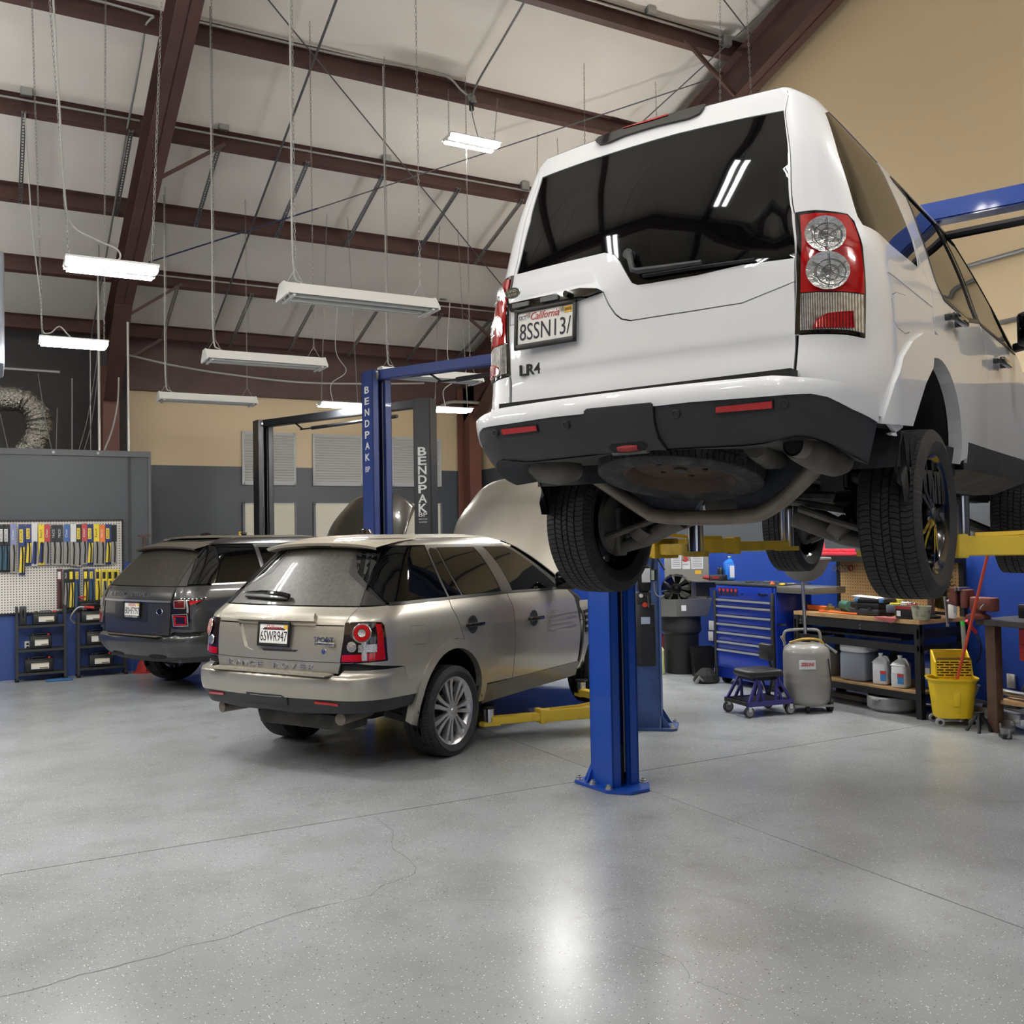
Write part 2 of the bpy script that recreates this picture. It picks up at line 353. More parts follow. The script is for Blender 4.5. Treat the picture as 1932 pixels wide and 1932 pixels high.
conduit([tuple(pA), tuple(roofpt(905, 148, -.2)), tuple(roofpt(945, 80, -.2)), tuple(roofpt(1000, -15, -.2))], 'conduit climbing the roof from the lamp box', m=M_galv)
conduit(run(5, 5.0, 7.4, .15)+[tuple(at(1372, 78, Y=PUR[5]-.05))], 'conduit along the top right purlin near the gable')
for i, (px, py, k) in enumerate(((50, 178, 3), (421, 243, 3), (728, 302, 3), (989, 356, 3), (338, 500, 1), (605, 530, 1), (835, 563, 1), (1225, 25, 5), (1368, 84, 5))):
    p = purpt(px, py, k); t = thing('junction_box', ['grey junction box at far left of the second purlin', 'grey junction box on the second purlin right of the rafter', 'grey junction box in the middle of the second purlin', 'grey junction box on the second purlin beside the white car roof', 'grey junction box on the fourth purlin beside the rafter', 'grey junction box behind the large unlit light', 'grey junction box on the fourth purlin right of the large unlit light', 'grey junction box on the top right purlin', 'grey junction box under the brace by the gable rafter'][i], 'junction box', p, 0, 'junction boxes on the purlins')
    MB().rbox((0, -.02, .03), (.12, .07, .12), .012).build('box', M_galv, t); MB().box((0, -.058, .03), (.11, .006, .11)).build('cover', M_conduit, t)
# slotted strut channels hung between purlins
def strut(px, py, k, label):
    x = at(px, py, Y=PUR[k]-.02).x; a = Vector((x, PUR[k]-.04, zpur(PUR[k])-.012)); b = Vector((x, PUR[k-1]+.02, zpur(PUR[k-1])-.012)); L = (b-a).length
    m = MB(); w_ = .022
    for s in (-1, 1): m.box((s*w_*.8, 0, 0), (.014, L, .03))
    n = int(L/.05)
    for i in range(n+1): m.box((0, -L/2+L*i/n, -.012), (.035, .018, .004))
    o = m.build('strut_channel', M_galv, None, 0); o.location = (a+b)/2; o.rotation_euler = (-math.atan(SL), 0, 0)
    return tag(o, label, 'strut', 'slotted strut channels under the roof')
for i, (px, py) in enumerate(((45, 205), (247, 240), (413, 268), (580, 300), (722, 320), (865, 353), (985, 375))):
    strut(px, py, 3, ['leftmost slotted strut below the second purlin', 'slotted strut just left of the big rafter', 'slotted strut just right of the big rafter, second purlin', 'second slotted strut right of the rafter, second purlin', 'third slotted strut right of the rafter, second purlin', 'fourth slotted strut right of the rafter, second purlin', 'slotted strut ending beside the white car, second purlin'][i])
for i, (px, py) in enumerate(((335, 525), (475, 555), (595, 572), (715, 588), (833, 600), (925, 612))):
    strut(px, py, 1, ['slotted strut right of the rafter under the fourth purlin', 'slotted strut above the middle unlit light', 'slotted strut behind the right half of the large unlit light', 'slotted strut right of the large unlit light, fourth purlin', 'slotted strut above the blue lift beam', 'slotted strut beside the white car tail light, fourth purlin'][i])
M_chain = mat('zinc_chain', (150, 150, 148), .4, .8)
M_cord = mat('white_cord', (176, 175, 170), .5)
M_dcord = mat('grey_cord', (120, 120, 120), .5)
# conduit sagging along the eave and risers on the partition
conduit([at(235, 668, Y=16.1), at(260, 674, Y=16.1), at(330, 690, Y=16.1), at(430, 706, Y=16.1), at(560, 721, Y=16.1), at(680, 724, Y=16.1), at(800, 723, Y=16.1)], 'white cable drooping along the eave', .016, M_cord)
conduit([(at(190, 850, Y=14.1).x, 14.28, 5.9), (at(190, 850, Y=14.1).x, 14.28, 4.4), (at(190, 850, Y=14.1).x, 14.28, ZP)], 'left vertical conduit riser above the partition', .018)
x_ = at(245, 853, Y=14.15).x; conduit([(x_, 14.28, at(243, 604, Y=14.15).z), (x_, 14.28, 4), (x_, 14.28, ZP)], 'right vertical conduit riser above the partition', .018)
# ---------------------------------------------------------------- lamps
M_tube = mat('lit_led_lens', (255, 255, 255), .4, emit=((255, 254, 251), LAMP))
M_tubehi = mat('lit_led_lens_bright', (255, 255, 255), .4, emit=((255, 254, 250), LAMP*1.8))
M_tubelo = mat('lit_led_lens_soft', (255, 255, 255), .4, emit=((255, 254, 250), LAMP*.55))
M_offtube = mat('unlit_fluorescent_tube', (222, 224, 220), .25, coat=.4)
M_refl = mat('fixture_reflector', (208, 205, 190), .18, .6)
def chain(p0, p1, name='chain', parent=None, step=.034):
    p0 = Vector(p0); p1 = Vector(p1); d = p1-p0; n = max(2, int(d.length/step)); Z = d.normalized(); X = Z.orthogonal().normalized(); Y = Z.cross(X); m = MB()
    for i in range(n):
        c = p0+d*((i+.5)/n); A, B = (X, Y) if i % 2 else (Y, X); h = step*.66
        ring = [c+Z*h*math.sin(t)+A*.0085*math.cos(t) for t in [k*math.pi/3+math.pi/6 for k in range(6)]]
        m.tube(ring+[ring[0]], .0024, 3, False)
    return m.build(name, M_chain, parent, 0)
def led(p, label, L=.55, rz=0., chains=None, cord=None, shade=False):
    t = thing('led_shop_light', label, 'shop light', p, rz, 'lit shop lights')
    MB().rbox((0, 0, .012), (L+.03, .07, .05), .012).build('housing', M_white_en, t)
    for s in (-1, 1):
        MB().prism([(s*.075-.035, .012), (s*.075-.02, .022), (s*.075+.02, .022), (s*.075+.035, .012), (s*.075+.03, -.016), (s*.075-.03, -.016)], -L/2, L/2, 'x').build('lens', M_tubelo if shade else (M_tube if L > 1 else M_tubehi), t, 0)
        MB().box((s*(L/2+.012), 0, .012), (.012, .2, .03)).build('end_cap', M_white_en, t)
    if L < 1: MB().rbox((0, 0, .032), (L+.04, .30, .014), .006).build('top_reflector', M_white_en, t)
    R = Matrix.Rotation(-rz, 3, 'Z')
    for s, top in zip((-1, 1), chains or []): chain((s*L*.48, 0, .045), R @ (Vector(top)-Vector(p)), 'chain', t)
    if cord: MB().tube(bez([R @ (Vector(q)-Vector(p)) for q in cord], 8), .0065, 6).build('cord', M_cord, t)
    return t
def up(p, dx=0, dy=0): # where a chain from p meets the roof
    return (p[0]+dx, p[1]+dy, zpur(p[1]+dy)+.1)
# two lamps on the left
p = at(210, 510, Z=3.63); k = at(118, 420, D=6.4)
led(p, 'lit shop light at upper left on diverging chains', chains=[up(p, -.55), up(p, .45)], cord=[at(100, -10, D=6.0), at(112, 200, D=6.2), at(120, 340, D=6.35), at(133, 420, D=6.5), at(180, 452, D=6.55), at(220, 470, D=6.6), at(226, 488, D=6.6), at(205, 497, D=6.56)])
p = at(139, 650, Z=3.63)
led(p, 'lower lit shop light at far left above the partition', chains=[up(p, -.35), up(p, .3)], cord=[at(47, 215, D=9.3), at(60, 420, D=9.1), at(76, 560, D=9.0), at(80, 622, D=9.0), at(95, 628, D=9.0), at(112, 616, D=9.0), at(127, 630, D=9.0), at(140, 643, D=9.0)])
# purlin lamp with its box and hooks
p = at(890, 272, Y=10.05)
t = led(p, 'lit shop light hanging close below the top purlin', .62, chains=[at(846, 168, Y=10.1), at(939, 186, Y=10.1)], cord=[at(889, 200, Y=10.1), at(893, 225, Y=10.08), at(903, 262, Y=10.05)], shade=True)
tb = thing('lamp_socket_box', 'round galvanised box above the purlin lamp', 'junction box', pA, 0)
MB().lathe([(.0, -.03), (.055, -.03), (.06, .0), (.055, .03), (0, .03)], 14, Matrix.Rotation(math.pi/2, 4, 'X')).build('box', M_galv, tb); MB().cyl((0, -.02, -.1), .03, .1, 12).build('plug', M_dgrey, tb); MB().cyl((.02, -.02, -.05), .045, .04, 12).build('collar', M_galv, tb)
for px, py, lab in ((641, 766, 'lit shop light over the hoods left of the blue post'), (852, 775, 'lit shop light right of the black lift post'), (1042, 741, 'lit shop light hidden behind the raised white car')):
    p = at(px, py, Z=3.63)
    led(p, lab, chains=[up(p, -.15), up(p, .15)], cord=[p+Vector((-.1, 0, .05)), p+Vector((-.12, 0, .3)), p+Vector((.1, 0, .5)), p+Vector((-.05, 0, .8)), p+Vector((0, 0, 1.6))])
# unlit four-foot fluorescent fixtures
def fluo(p, label, cord_px=None, L=1.22):
    t = thing('fluorescent_fixture', label, 'light fixture', p, 0, 'unlit fluorescent fixtures')
    W, h = .15, .1; m = MB()
    m.prism([(-W, -h*.5), (-.06, h*.5), (.06, h*.5), (W, -h*.5), (W-.006, -h*.5), (.055, h*.38), (-.055, h*.38), (-W+.006, -h*.5)], -L/2, L/2, 'x')
    m.build('housing', M_white_en, t, 0)
    MB().prism([(-W+.012, -h*.5), (-.055, h*.36), (.055, h*.36), (W-.012, -h*.5), (W-.018, -h*.5), (.05, h*.3), (-.05, h*.3), (-W+.018, -h*.5)], -L/2+.01, L/2-.01, 'x').build('reflector', M_refl, t, 0)
    for s in (-1, 1):
        MB().prism([(-W-.004, -h*.5-.012), (-W-.004, -h*.4), (-.065, h*.55), (.065, h*.55), (W+.004, -h*.4), (W+.004, -h*.5-.012)], s*L/2-.008, s*L/2+.008, 'x').build('end_plate', M_white_en, t, 0)
        MB().cyl((0, s*.065, -h*.42), .019, L-.06, 12, ax='x').build('tube', M_offtube, t)
        MB().span((s*(L/2-.05)-.01, -W, -h*.5-.02), (s*(L/2-.05)+.01, W, -h*.5-.008)).build('lamp_bracket', M_white_en, t, 0)
        x0 = s*(L/2-.1)
        for q in (-.07, .07): MB().tube([(x0+q, 0, h*.5), (x0, 0, h*.5+.12)], .003, 4).build('wire_hanger', M_chain, t)
        chain((x0, 0, h*.5+.12), (x0, 0, zpur(p[1])+.1-p[2]), 'chain', t)
        if s < 0: MB().tube(bez([(x0+.25, 0, h*.5), (x0+.05, .01, h*.7), (x0-.012, .012, h*.5+.2), (x0-.014, .012, 1.4), (x0-.012, .012, zpur(p[1])-p[2])], 8), .008, 6).build('cord', M_cord, t)
    return t
for px, py, lab in ((679, 563, 'largest unlit white fluorescent fixture in the centre'), (501, 678, 'unlit fluorescent fixture left of and below the largest one'), (392, 752, 'lowest unlit fluorescent fixture against the tan wall'), (812, 708, 'unlit fluorescent fixture behind the blue lift beam')):
    fluo(at(px, py, Z=3.63), lab)
# unseen lamps added to even out the light; two hang on visible chains
i = 0
for x, y in ((-4.6, 1.0), (-1.6, -2.4), (2.6, -2.2), (-4.0, -5.4), (1.6, -6.0), (6.2, -3.6), (-5.2, 6.2), (6.6, 1.4), (-3.4, 11.0), (-.6, 2.6), (2.4, 2.2), (-2.6, 4.6), (6.8, 9.5), (6.37, 7.0), (-2.6, 9.6), (-3.0, 13.0), (-2.4, 6.4)):
    z = 6.3 if i < 12 else 3.75
    led((x, y, z), ['over the door side of the hall', 'behind the viewer to the left', 'behind the viewer to the right', 'in the far front corner', 'over the front bay', 'over the front right bay', 'over the left aisle', 'beside the raised white car', 'over the empty bay at left', 'straight above the viewer', 'above the viewer to the right', 'above the left foreground', 'over the parts washer behind the white car', 'over the bench behind the white car', 'low over the left aisle', 'low beside the pegboard partition', 'low over the left foreground'][i].join(('lit shop light ', '')), .55 if i == 13 else 1.2, 0, [up((x, y, z), -.13 if i == 13 else -.53), up((x, y, z), .13 if i == 13 else .53)]); i += 1
# unseen wall lamp added on the right wall to brighten the bench
for y, lab in ((6.5, 'wall lamp added unseen over the wooden workbench'),):
    t = led((8.12, y, 3.2), 'lit '+lab, .9, math.pi/2); MB().box((0, -.1, .03), (.3, .16, .02)).build('wall_bracket', M_white_en, t, 0)
# ---------------------------------------------------------------- car bodies: a smooth shell S(u, z) that panels are cut from
def pchip(xk, yk):
    xk = np.array(xk, float); yk = np.array(yk, float); h = np.diff(xk); d = np.diff(yk)/h; m = np.zeros(len(xk))
    m[1:-1] = np.where(d[:-1]*d[1:] > 0, 2*d[:-1]*d[1:]/(d[:-1]+d[1:]+1e-12), 0); m[0] = d[0]; m[-1] = d[-1]
    def f(x):
        x = np.clip(np.asarray(x, float), xk[0], xk[-1]); i = np.clip(np.searchsorted(xk, x)-1, 0, len(h)-1)
        t = (x-xk[i])/h[i]; a = t*t*(3-2*t)
        return yk[i]*(1-a)+yk[i+1]*a+h[i]*(m[i]*t*(1-t)**2-m[i+1]*t*t*(1-t))
    return f
class Shell:
    """plan outline at height z: half width hw(z), rear xr(z), front xf(z), elliptic corners"""
    def __init__(s, root, hw, xr, xf, rc=(.12, .16), fc=(.35, .3), bow=.05, fbow=.08):
        s.root = root; s.HW = pchip(*zip(*hw)); s.XR = pchip(*zip(*xr)); s.XF = pchip(*zip(*xf)); s.K = rc if isinstance(rc, list) else [(0, *rc), (3, *rc)]; s.CX = pchip([k[0] for k in s.K], [k[1] for k in s.K]); s.CY = pchip([k[0] for k in s.K], [k[2] for k in s.K]); s.cx, s.cy = s.K[0][1:]; s.fx, s.fy = fc; s.bow = bow; s.fbow = fbow
        s.u1 = .92-s.cy; s.L1 = 1.5*math.hypot(s.cx, s.cy)/1.3; s.L2 = 4.2; s.L3 = 1.5*math.hypot(s.fx, s.fy)/1.3; s.u5 = .92-s.fy
        s.ub = s.u1+s.L1; s.uc = s.ub+s.L2; s.ud = s.uc+s.L3; s.umax = s.ud+s.u5
        s.zlo = hw[0][0]; s.zhi = hw[-1][0]
    def S(s, u, z):
        u = np.asarray(u, float); z = np.asarray(z, float); a = np.abs(u); sg = np.where(u >= 0, -1., 1.)
        cx = s.CX(z); cy = s.CY(z); hw = s.HW(z); xr = s.XR(z); xf = s.XF(z); xA = xr+s.bow+cx; xB = xf-s.fbow-s.fx
        t = np.clip(a/s.u1, 0, 1); x1 = xr+s.bow*t*t; y1 = t*(hw-cy)
        p = np.clip((a-s.u1)/s.L1, 0, 1)*math.pi/2; x2 = xr+s.bow+cx*(1-np.cos(p)); y2 = hw-cy+cy*np.sin(p)
        t3 = np.clip((a-s.ub)/s.L2, 0, 1); x3 = xA+(xB-xA)*t3; y3 = hw
        q = np.clip((a-s.uc)/s.L3, 0, 1)*math.pi/2; x4 = xB+s.fx*np.sin(q); y4 = hw-s.fy+s.fy*np.cos(q)
        t5 = np.clip((a-s.ud)/s.u5, 0, 1); x5 = xf-s.fbow+s.fbow*(1-(1-t5)**2); y5 = (1-t5)*(hw-s.fy)
        x = np.where(a < s.u1, x1, np.where(a < s.ub, x2, np.where(a < s.uc, x3, np.where(a < s.ud, x4, x5))))
        y = np.where(a < s.u1, y1, np.where(a < s.ub, y2, np.where(a < s.uc, y3, np.where(a < s.ud, y4, y5))))
        return np.stack([x, sg*y, z+0*x], -1)
    def N(s, u, z):
        e = 1e-3; du = s.S(u+e, z)-s.S(u-e, z); zz = np.asarray(z, float); dz = s.S(u, np.minimum(zz+e, s.zhi))-s.S(u, np.maximum(zz-e, s.zlo))
        n = np.cross(du, dz); n /= np.linalg.norm(n, axis=-1, keepdims=True)+1e-12; return n
    def out(s, x, y, z):
        """how far a point lies outside the shell (negative inside)"""
        cx = s.CX(z); cy = s.CY(z); hw = s.HW(z); xr = s.XR(z); xf = s.XF(z); a = np.abs(y); dy = np.clip((a-(hw-cy))/cy, 0, 1); fy = np.clip((a-(hw-s.fy))/s.fy, 0, 1)
        xmin = xr+np.where(a < hw-cy, s.bow*(a/(hw-cy))**2, s.bow+cx*(1-np.sqrt(1-dy**2)))
        xmax = xf-np.where(a < hw-s.fy, s.fbow*(a/(hw-s.fy))**2, s.fbow+s.fx*(1-np.sqrt(1-fy**2)))
        return np.maximum(np.maximum(a-hw, xmin-x), np.maximum(x-xmax, np.maximum(z-s.zhi, s.zlo-z)))
    def uz(s, p):
        x, y, z = p; cx = float(s.CX(z)); cy = float(s.CY(z)); hw = float(s.HW(z)); xr = float(s.XR(z)); xf = float(s.XF(z)); a = abs(y); sg = 1 if y <= 0 else -1
        xA = xr+s.bow+cx; xB = xf-s.fbow-s.fx
        if x <= xA+1e-6:
            if a <= hw-cy: u = a/(hw-cy)*s.u1
            else: u = s.u1+math.asin(min(1, (a-hw+cy)/cy))/(math.pi/2)*s.L1
        elif x <= xB: u = s.ub+(x-xA)/(xB-xA)*s.L2
        elif a >= hw-s.fy: u = s.uc+math.asin(min(1, max(0, (x-xB)/s.fx)))/(math.pi/2)*s.L3
        else: u = s.ud+(1-a/(hw-s.fy))*s.u5
        return (sg*u, min(max(z, s.zlo), s.zhi))
    def local_ray(s, px, py):
        q = s.root.location; h = s.root.rotation_euler.z; d = rayd(px, py); c, n = math.cos(h), math.sin(h)
        o = np.array([-q.x, -q.y, EYE-q.z]); R = lambda v: np.array([c*v[0]+n*v[1], -n*v[0]+c*v[1], v[2]])
        return R(o), R(d)
    def pick(s, px, py):
        o, d = s.local_ray(px, py); t = np.linspace(2, 20, 3000); P = o+t[:, None]*d; g = s.out(P[:, 0], P[:, 1], P[:, 2])
        i = np.argmax(g < 0)
        if g[i] >= 0: return s.uz(P[np.argmin(g)])
        a, b = t[i-1], t[i]
        for _ in range(25):
            c = (a+b)/2; p = o+c*d
            if float(s.out(p[0], p[1], p[2])) < 0: b = c
            else: a = c
        return s.uz(o+b*d)
    def loop(s, *pts, closed=True, step=.035):
        """points: (px, py) pixels, ('s', x, z) on the right side, ('r', y, z) on the rear, ('f', y, z) on the front, ('u', u, z); resampled"""
        uz = []
        for q in pts:
            if q[0] == 's':
                xA = float(s.XR(q[2]))+s.bow+float(s.CX(q[2])); xB = float(s.XF(q[2]))-s.fbow-s.fx; uz.append((s.ub+(q[1]-xA)/(xB-xA)*s.L2, q[2]))
            elif q[0] == 'r': uz.append(s.uz((float(s.XR(q[2]))-9, q[1], q[2])))
            elif q[0] == 'f': uz.append((s.ud+(1-abs(q[1])/(float(s.HW(q[2]))-s.fy))*s.u5*1., q[2]) if q[1] <= 0 else (-(s.ud+(1-abs(q[1])/(float(s.HW(q[2]))-s.fy))*s.u5), q[2]))
            elif q[0] == 'u': uz.append((q[1], q[2]))
            else: uz.append(s.pick(*q))
        out = []; n = len(uz)
        for i in range(n if closed else n-1):
            a = np.array(uz[i]); b = np.array(uz[(i+1) % n]); k = max(1, int(math.ceil(np.linalg.norm(b-a)/step)))
            out += [tuple(a+(b-a)*j/k) for j in range(k)]
        if not closed: out.append(tuple(uz[-1]))
        return out
def grow(loop, d):
    """offset a closed (u, z) loop outwards by d"""
    p = np.array(loop); ar = .5*np.sum(p[:, 0]*np.roll(p[:, 1], -1)-np.roll(p[:, 0], -1)*p[:, 1]); t = np.roll(p, -1, 0)-np.roll(p, 1, 0); t /= np.linalg.norm(t, axis=1, keepdims=True)+1e-9
    n = np.stack([t[:, 1], -t[:, 0]], 1)*(1 if ar > 0 else -1); return [tuple(q) for q in p+n*d]
def flip(loop): return [(-u, z) for u, z in loop][::-1]
def inside(pts, loop):
    p = np.asarray(pts); l = np.asarray(loop); r = np.zeros(len(p), bool); a = l; b = np.roll(l, -1, 0)
    for (x1, y1), (x2, y2) in zip(a, b):
        c = ((y1 > p[:, 1]) != (y2 > p[:, 1])); r ^= c & (p[:, 0] < (x2-x1)*(p[:, 1]-y1)/((y2-y1) if y2 != y1 else 1e-12)+x1)
    return r
def panel(sh, name, loops, m, parent=None, off=0., th=.018, grid=.05, gap=0., normals=True, fn=None, skirt=True):
    """cut a panel out of a shell: loops[0] outline, the others holes, all in (u, z)"""
    loops = [list(l) for l in loops]
    if gap: loops[0] = grow(loops[0], -gap)
    V = []; E = []
    for l in loops:
        n = len(V); V += l; E += [(n+i, n+(i+1) % len(l)) for i in range(len(l))]
    A = np.array(loops[0]); lo, hi = A.min(0), A.max(0)
    gx, gz = np.meshgrid(np.arange(lo[0]+grid/2, hi[0], grid), np.arange(lo[1]+grid/2, hi[1], grid)); G = np.stack([gx.ravel(), gz.ravel()], 1)
    if len(G):
        k = np.zeros(len(G), bool)
        for l in loops: k ^= inside(G, l)
        B = np.array(V); G = G[k]
        if len(G): G = G[np.array([np.min(np.sum((B-g)**2, 1)) for g in G]) > (grid*.35)**2]
        V = V+[tuple(g) for g in G]
    r = delaunay_2d_cdt([Vector(v) for v in V], E, [], 0, 1e-6); v2 = np.array([(a[0], a[1]) for a in r[0]]); F = [tuple(f) for f in r[2]]
    cen = np.array([v2[list(f)].mean(0) for f in F]); k = np.zeros(len(F), bool)
    for l in loops: k ^= inside(cen, l)
    F = [f for f, q in zip(F, k) if q]
    o = off if fn is None else off+fn(v2[:, 0], v2[:, 1])
    N = sh.N(v2[:, 0], v2[:, 1]); P = sh.S(v2[:, 0], v2[:, 1])+N*(o[:, None] if fn is not None else o)
    if fn is not None:      # normals of the displaced sheet
        e = 2e-3
        def D(u, z): return sh.S(u, z)+sh.N(u, z)*(off+fn(u, z))[:, None]
        n2 = np.cross(D(v2[:, 0]+e, v2[:, 1])-D(v2[:, 0]-e, v2[:, 1]), D(v2[:, 0], v2[:, 1]+e)-D(v2[:, 0], v2[:, 1]-e)); N2 = n2/(np.linalg.norm(n2, axis=1, keepdims=True)+1e-12)
    else: N2 = N
    FF = []
    for f in F:
        a, b, c = P[f[0]], P[f[1]], P[f[2]]
        FF.append(f if np.dot(np.cross(b-a, c-a), N[f[0]]) > 0 else f[::-1])
    verts = [tuple(p) for p in P]; nor = [tuple(n) for n in N2]
    if skirt:
        cnt = {}
        for f in FF:
            for i in range(len(f)):
                e_ = (f[i], f[(i+1) % len(f)]); cnt[e_] = 1
        for a, b in list(cnt):
            if (b, a) in cnt: continue
            i = len(verts); t = P[b]-P[a]; sn = np.cross(t, N[a]); sn /= np.linalg.norm(sn)+1e-12
            verts += [tuple(P[a]), tuple(P[b]), tuple(P[b]-N[b]*th), tuple(P[a]-N[a]*th)]; nor += [tuple(sn)]*4; FF.append((i+1, i, i+3, i+2))
    me = bpy.data.meshes.new(name); me.from_pydata(verts, [], FF); me.materials.append(m); me.shade_smooth(); me.update()
    if normals: me.normals_split_custom_set_from_vertices(nor)
    return mobj(name, me, parent if parent is not None else sh.root)
def both(sh, name, loops, m, **k):
    """the panel on the right side and its mirror on the left"""
    return panel(sh, name, loops, m, **k), panel(sh, name, [flip(l) for l in loops], m, **k)
def strip(sh, name, line, wd, m, parent=None, h=.004, off=0.):
    """thin raised strip along an open (u, z) line"""
    p = np.array(line); t = np.gradient(p, axis=0); t /= np.linalg.norm(t, axis=1, keepdims=True)+1e-9; n = np.stack([-t[:, 1], t[:, 0]], 1)*wd/2
    a = p+n; b = p-n; f = []; v = []
    for q, o in ((a, off-.004), (a, off+h), (b, off+h), (b, off-.004)): v += [tuple(x) for x in sh.S(q[:, 0], q[:, 1])+sh.N(q[:, 0], q[:, 1])*o]
    k = len(p)
    for j in range(3):
        for i in range(k-1): f.append((j*k+i, j*k+i+1, (j+1)*k+i+1, (j+1)*k+i))
    f += [(0, k, 2*k, 3*k), (k-1, 4*k-1, 3*k-1, 2*k-1)]
    return MB().add(v, f).build(name, m, parent if parent is not None else sh.root, 40)
def arc(cx, cz, r, a0, a1, n=14, sq=1.): return [('s', cx+r*math.cos(math.radians(a0+(a1-a0)*i/n)), cz+r*sq*math.sin(math.radians(a0+(a1-a0)*i/n))) for i in range(n+1)]
def roof(sh, z, m, parent, crown=.04, name='roof', inset=.0, n=60):
    """crowned roof skin closing the shell at height z"""
    us = np.concatenate([np.linspace(-sh.umax, 0, n), np.linspace(0, sh.umax, n)[1:-1]]); ring = sh.S(us, np.full(len(us), z)); c = ring[:, 0]
    lo, hi = c.min(), c.max(); mid = np.stack([np.clip(c, lo+.35, hi-.35), 0*c, 0*c+z+crown], 1); K = 9; v = []; f = []; k = len(us)
    for j in range(K):
        t = j/(K-1); p = ring*(1-t)+mid*t; p[:, 2] = z+crown*(1-(1-t)**2.2); v += [tuple(q) for q in p]
    for j in range(K-1):
        for i in range(k): f.append((j*k+i, j*k+(i+1) % k, (j+1)*k+(i+1) % k, (j+1)*k+i))
    return MB().add(v, f).build(name, m, parent, 60)
# ---------------------------------------------------------------- wheels (axle along y, outer face towards -y)
M_tyre = mat('tyre_rubber', (38, 38, 39), .72, var=(14, (50, 49, 48), .45, .8))
M_dust = mat('dusty_tyre_wall', (58, 55, 52), .85)
TYRE = {}
def tyre_mesh(r, w, rim, n=92):
    k = (r, w, rim)
    if k in TYRE: return TYRE[k]
    h = w/2; ribs = [(-.86, -.50), (-.44, -.16), (-.10, .10), (.16, .44), (.50, .86)]
    prof = [(rim-.012, -h*.78), (rim+.004, -h*.86), (rim+.03, -h*.98), (rim+(r-rim)*.5, -h*1.04), (r-.045, -h*1.0), (r-.016, -h*.94), (r-.007, -h*.88)]; kind = [0]*len(prof)
    for i, (a, b) in enumerate(ribs):
        cr = lambda q: r-.006*abs(q)**2.2
        prof += [(cr(a)-.008, a*h-.002), (cr(a), a*h), (cr((a+b)/2), (a+b)/2*h), (cr(b), b*h), (cr(b)-.008, b*h+.002)]; kind += [0, 1+i, 1+i, 1+i, 0]
    prof += [(q, -y) for q, y in prof[:7][::-1]]; kind += [0]*7
    v = []; f = []; m = n*4; FR = (0, .085, .5, .915)
    for j, (rr, y) in enumerate(prof):
        for i in range(m):
            a = 2*math.pi*(i//4+FR[i % 4])/n
            d = .006 if (kind[j] and i % 4 == 0) else 0
            if j in (4, 5, len(prof)-5, len(prof)-6) and i % 4 == 0: d = .003
            if kind[j]: a += (.5*(kind[j] % 2)+.3*math.sin(y*60))*2*math.pi/n
            v.append(((rr-d)*math.cos(a), y, (rr-d)*math.sin(a)))
    for j in range(len(prof)-1):
        for i in range(m): f.append((j*m+i, j*m+(i+1) % m, (j+1)*m+(i+1) % m, (j+1)*m+i))
    o = MB().add(v, f).build('tyre', M_tyre, None, 30); TYRE[k] = o.data; bpy.data.objects.remove(o); return TYRE[k]
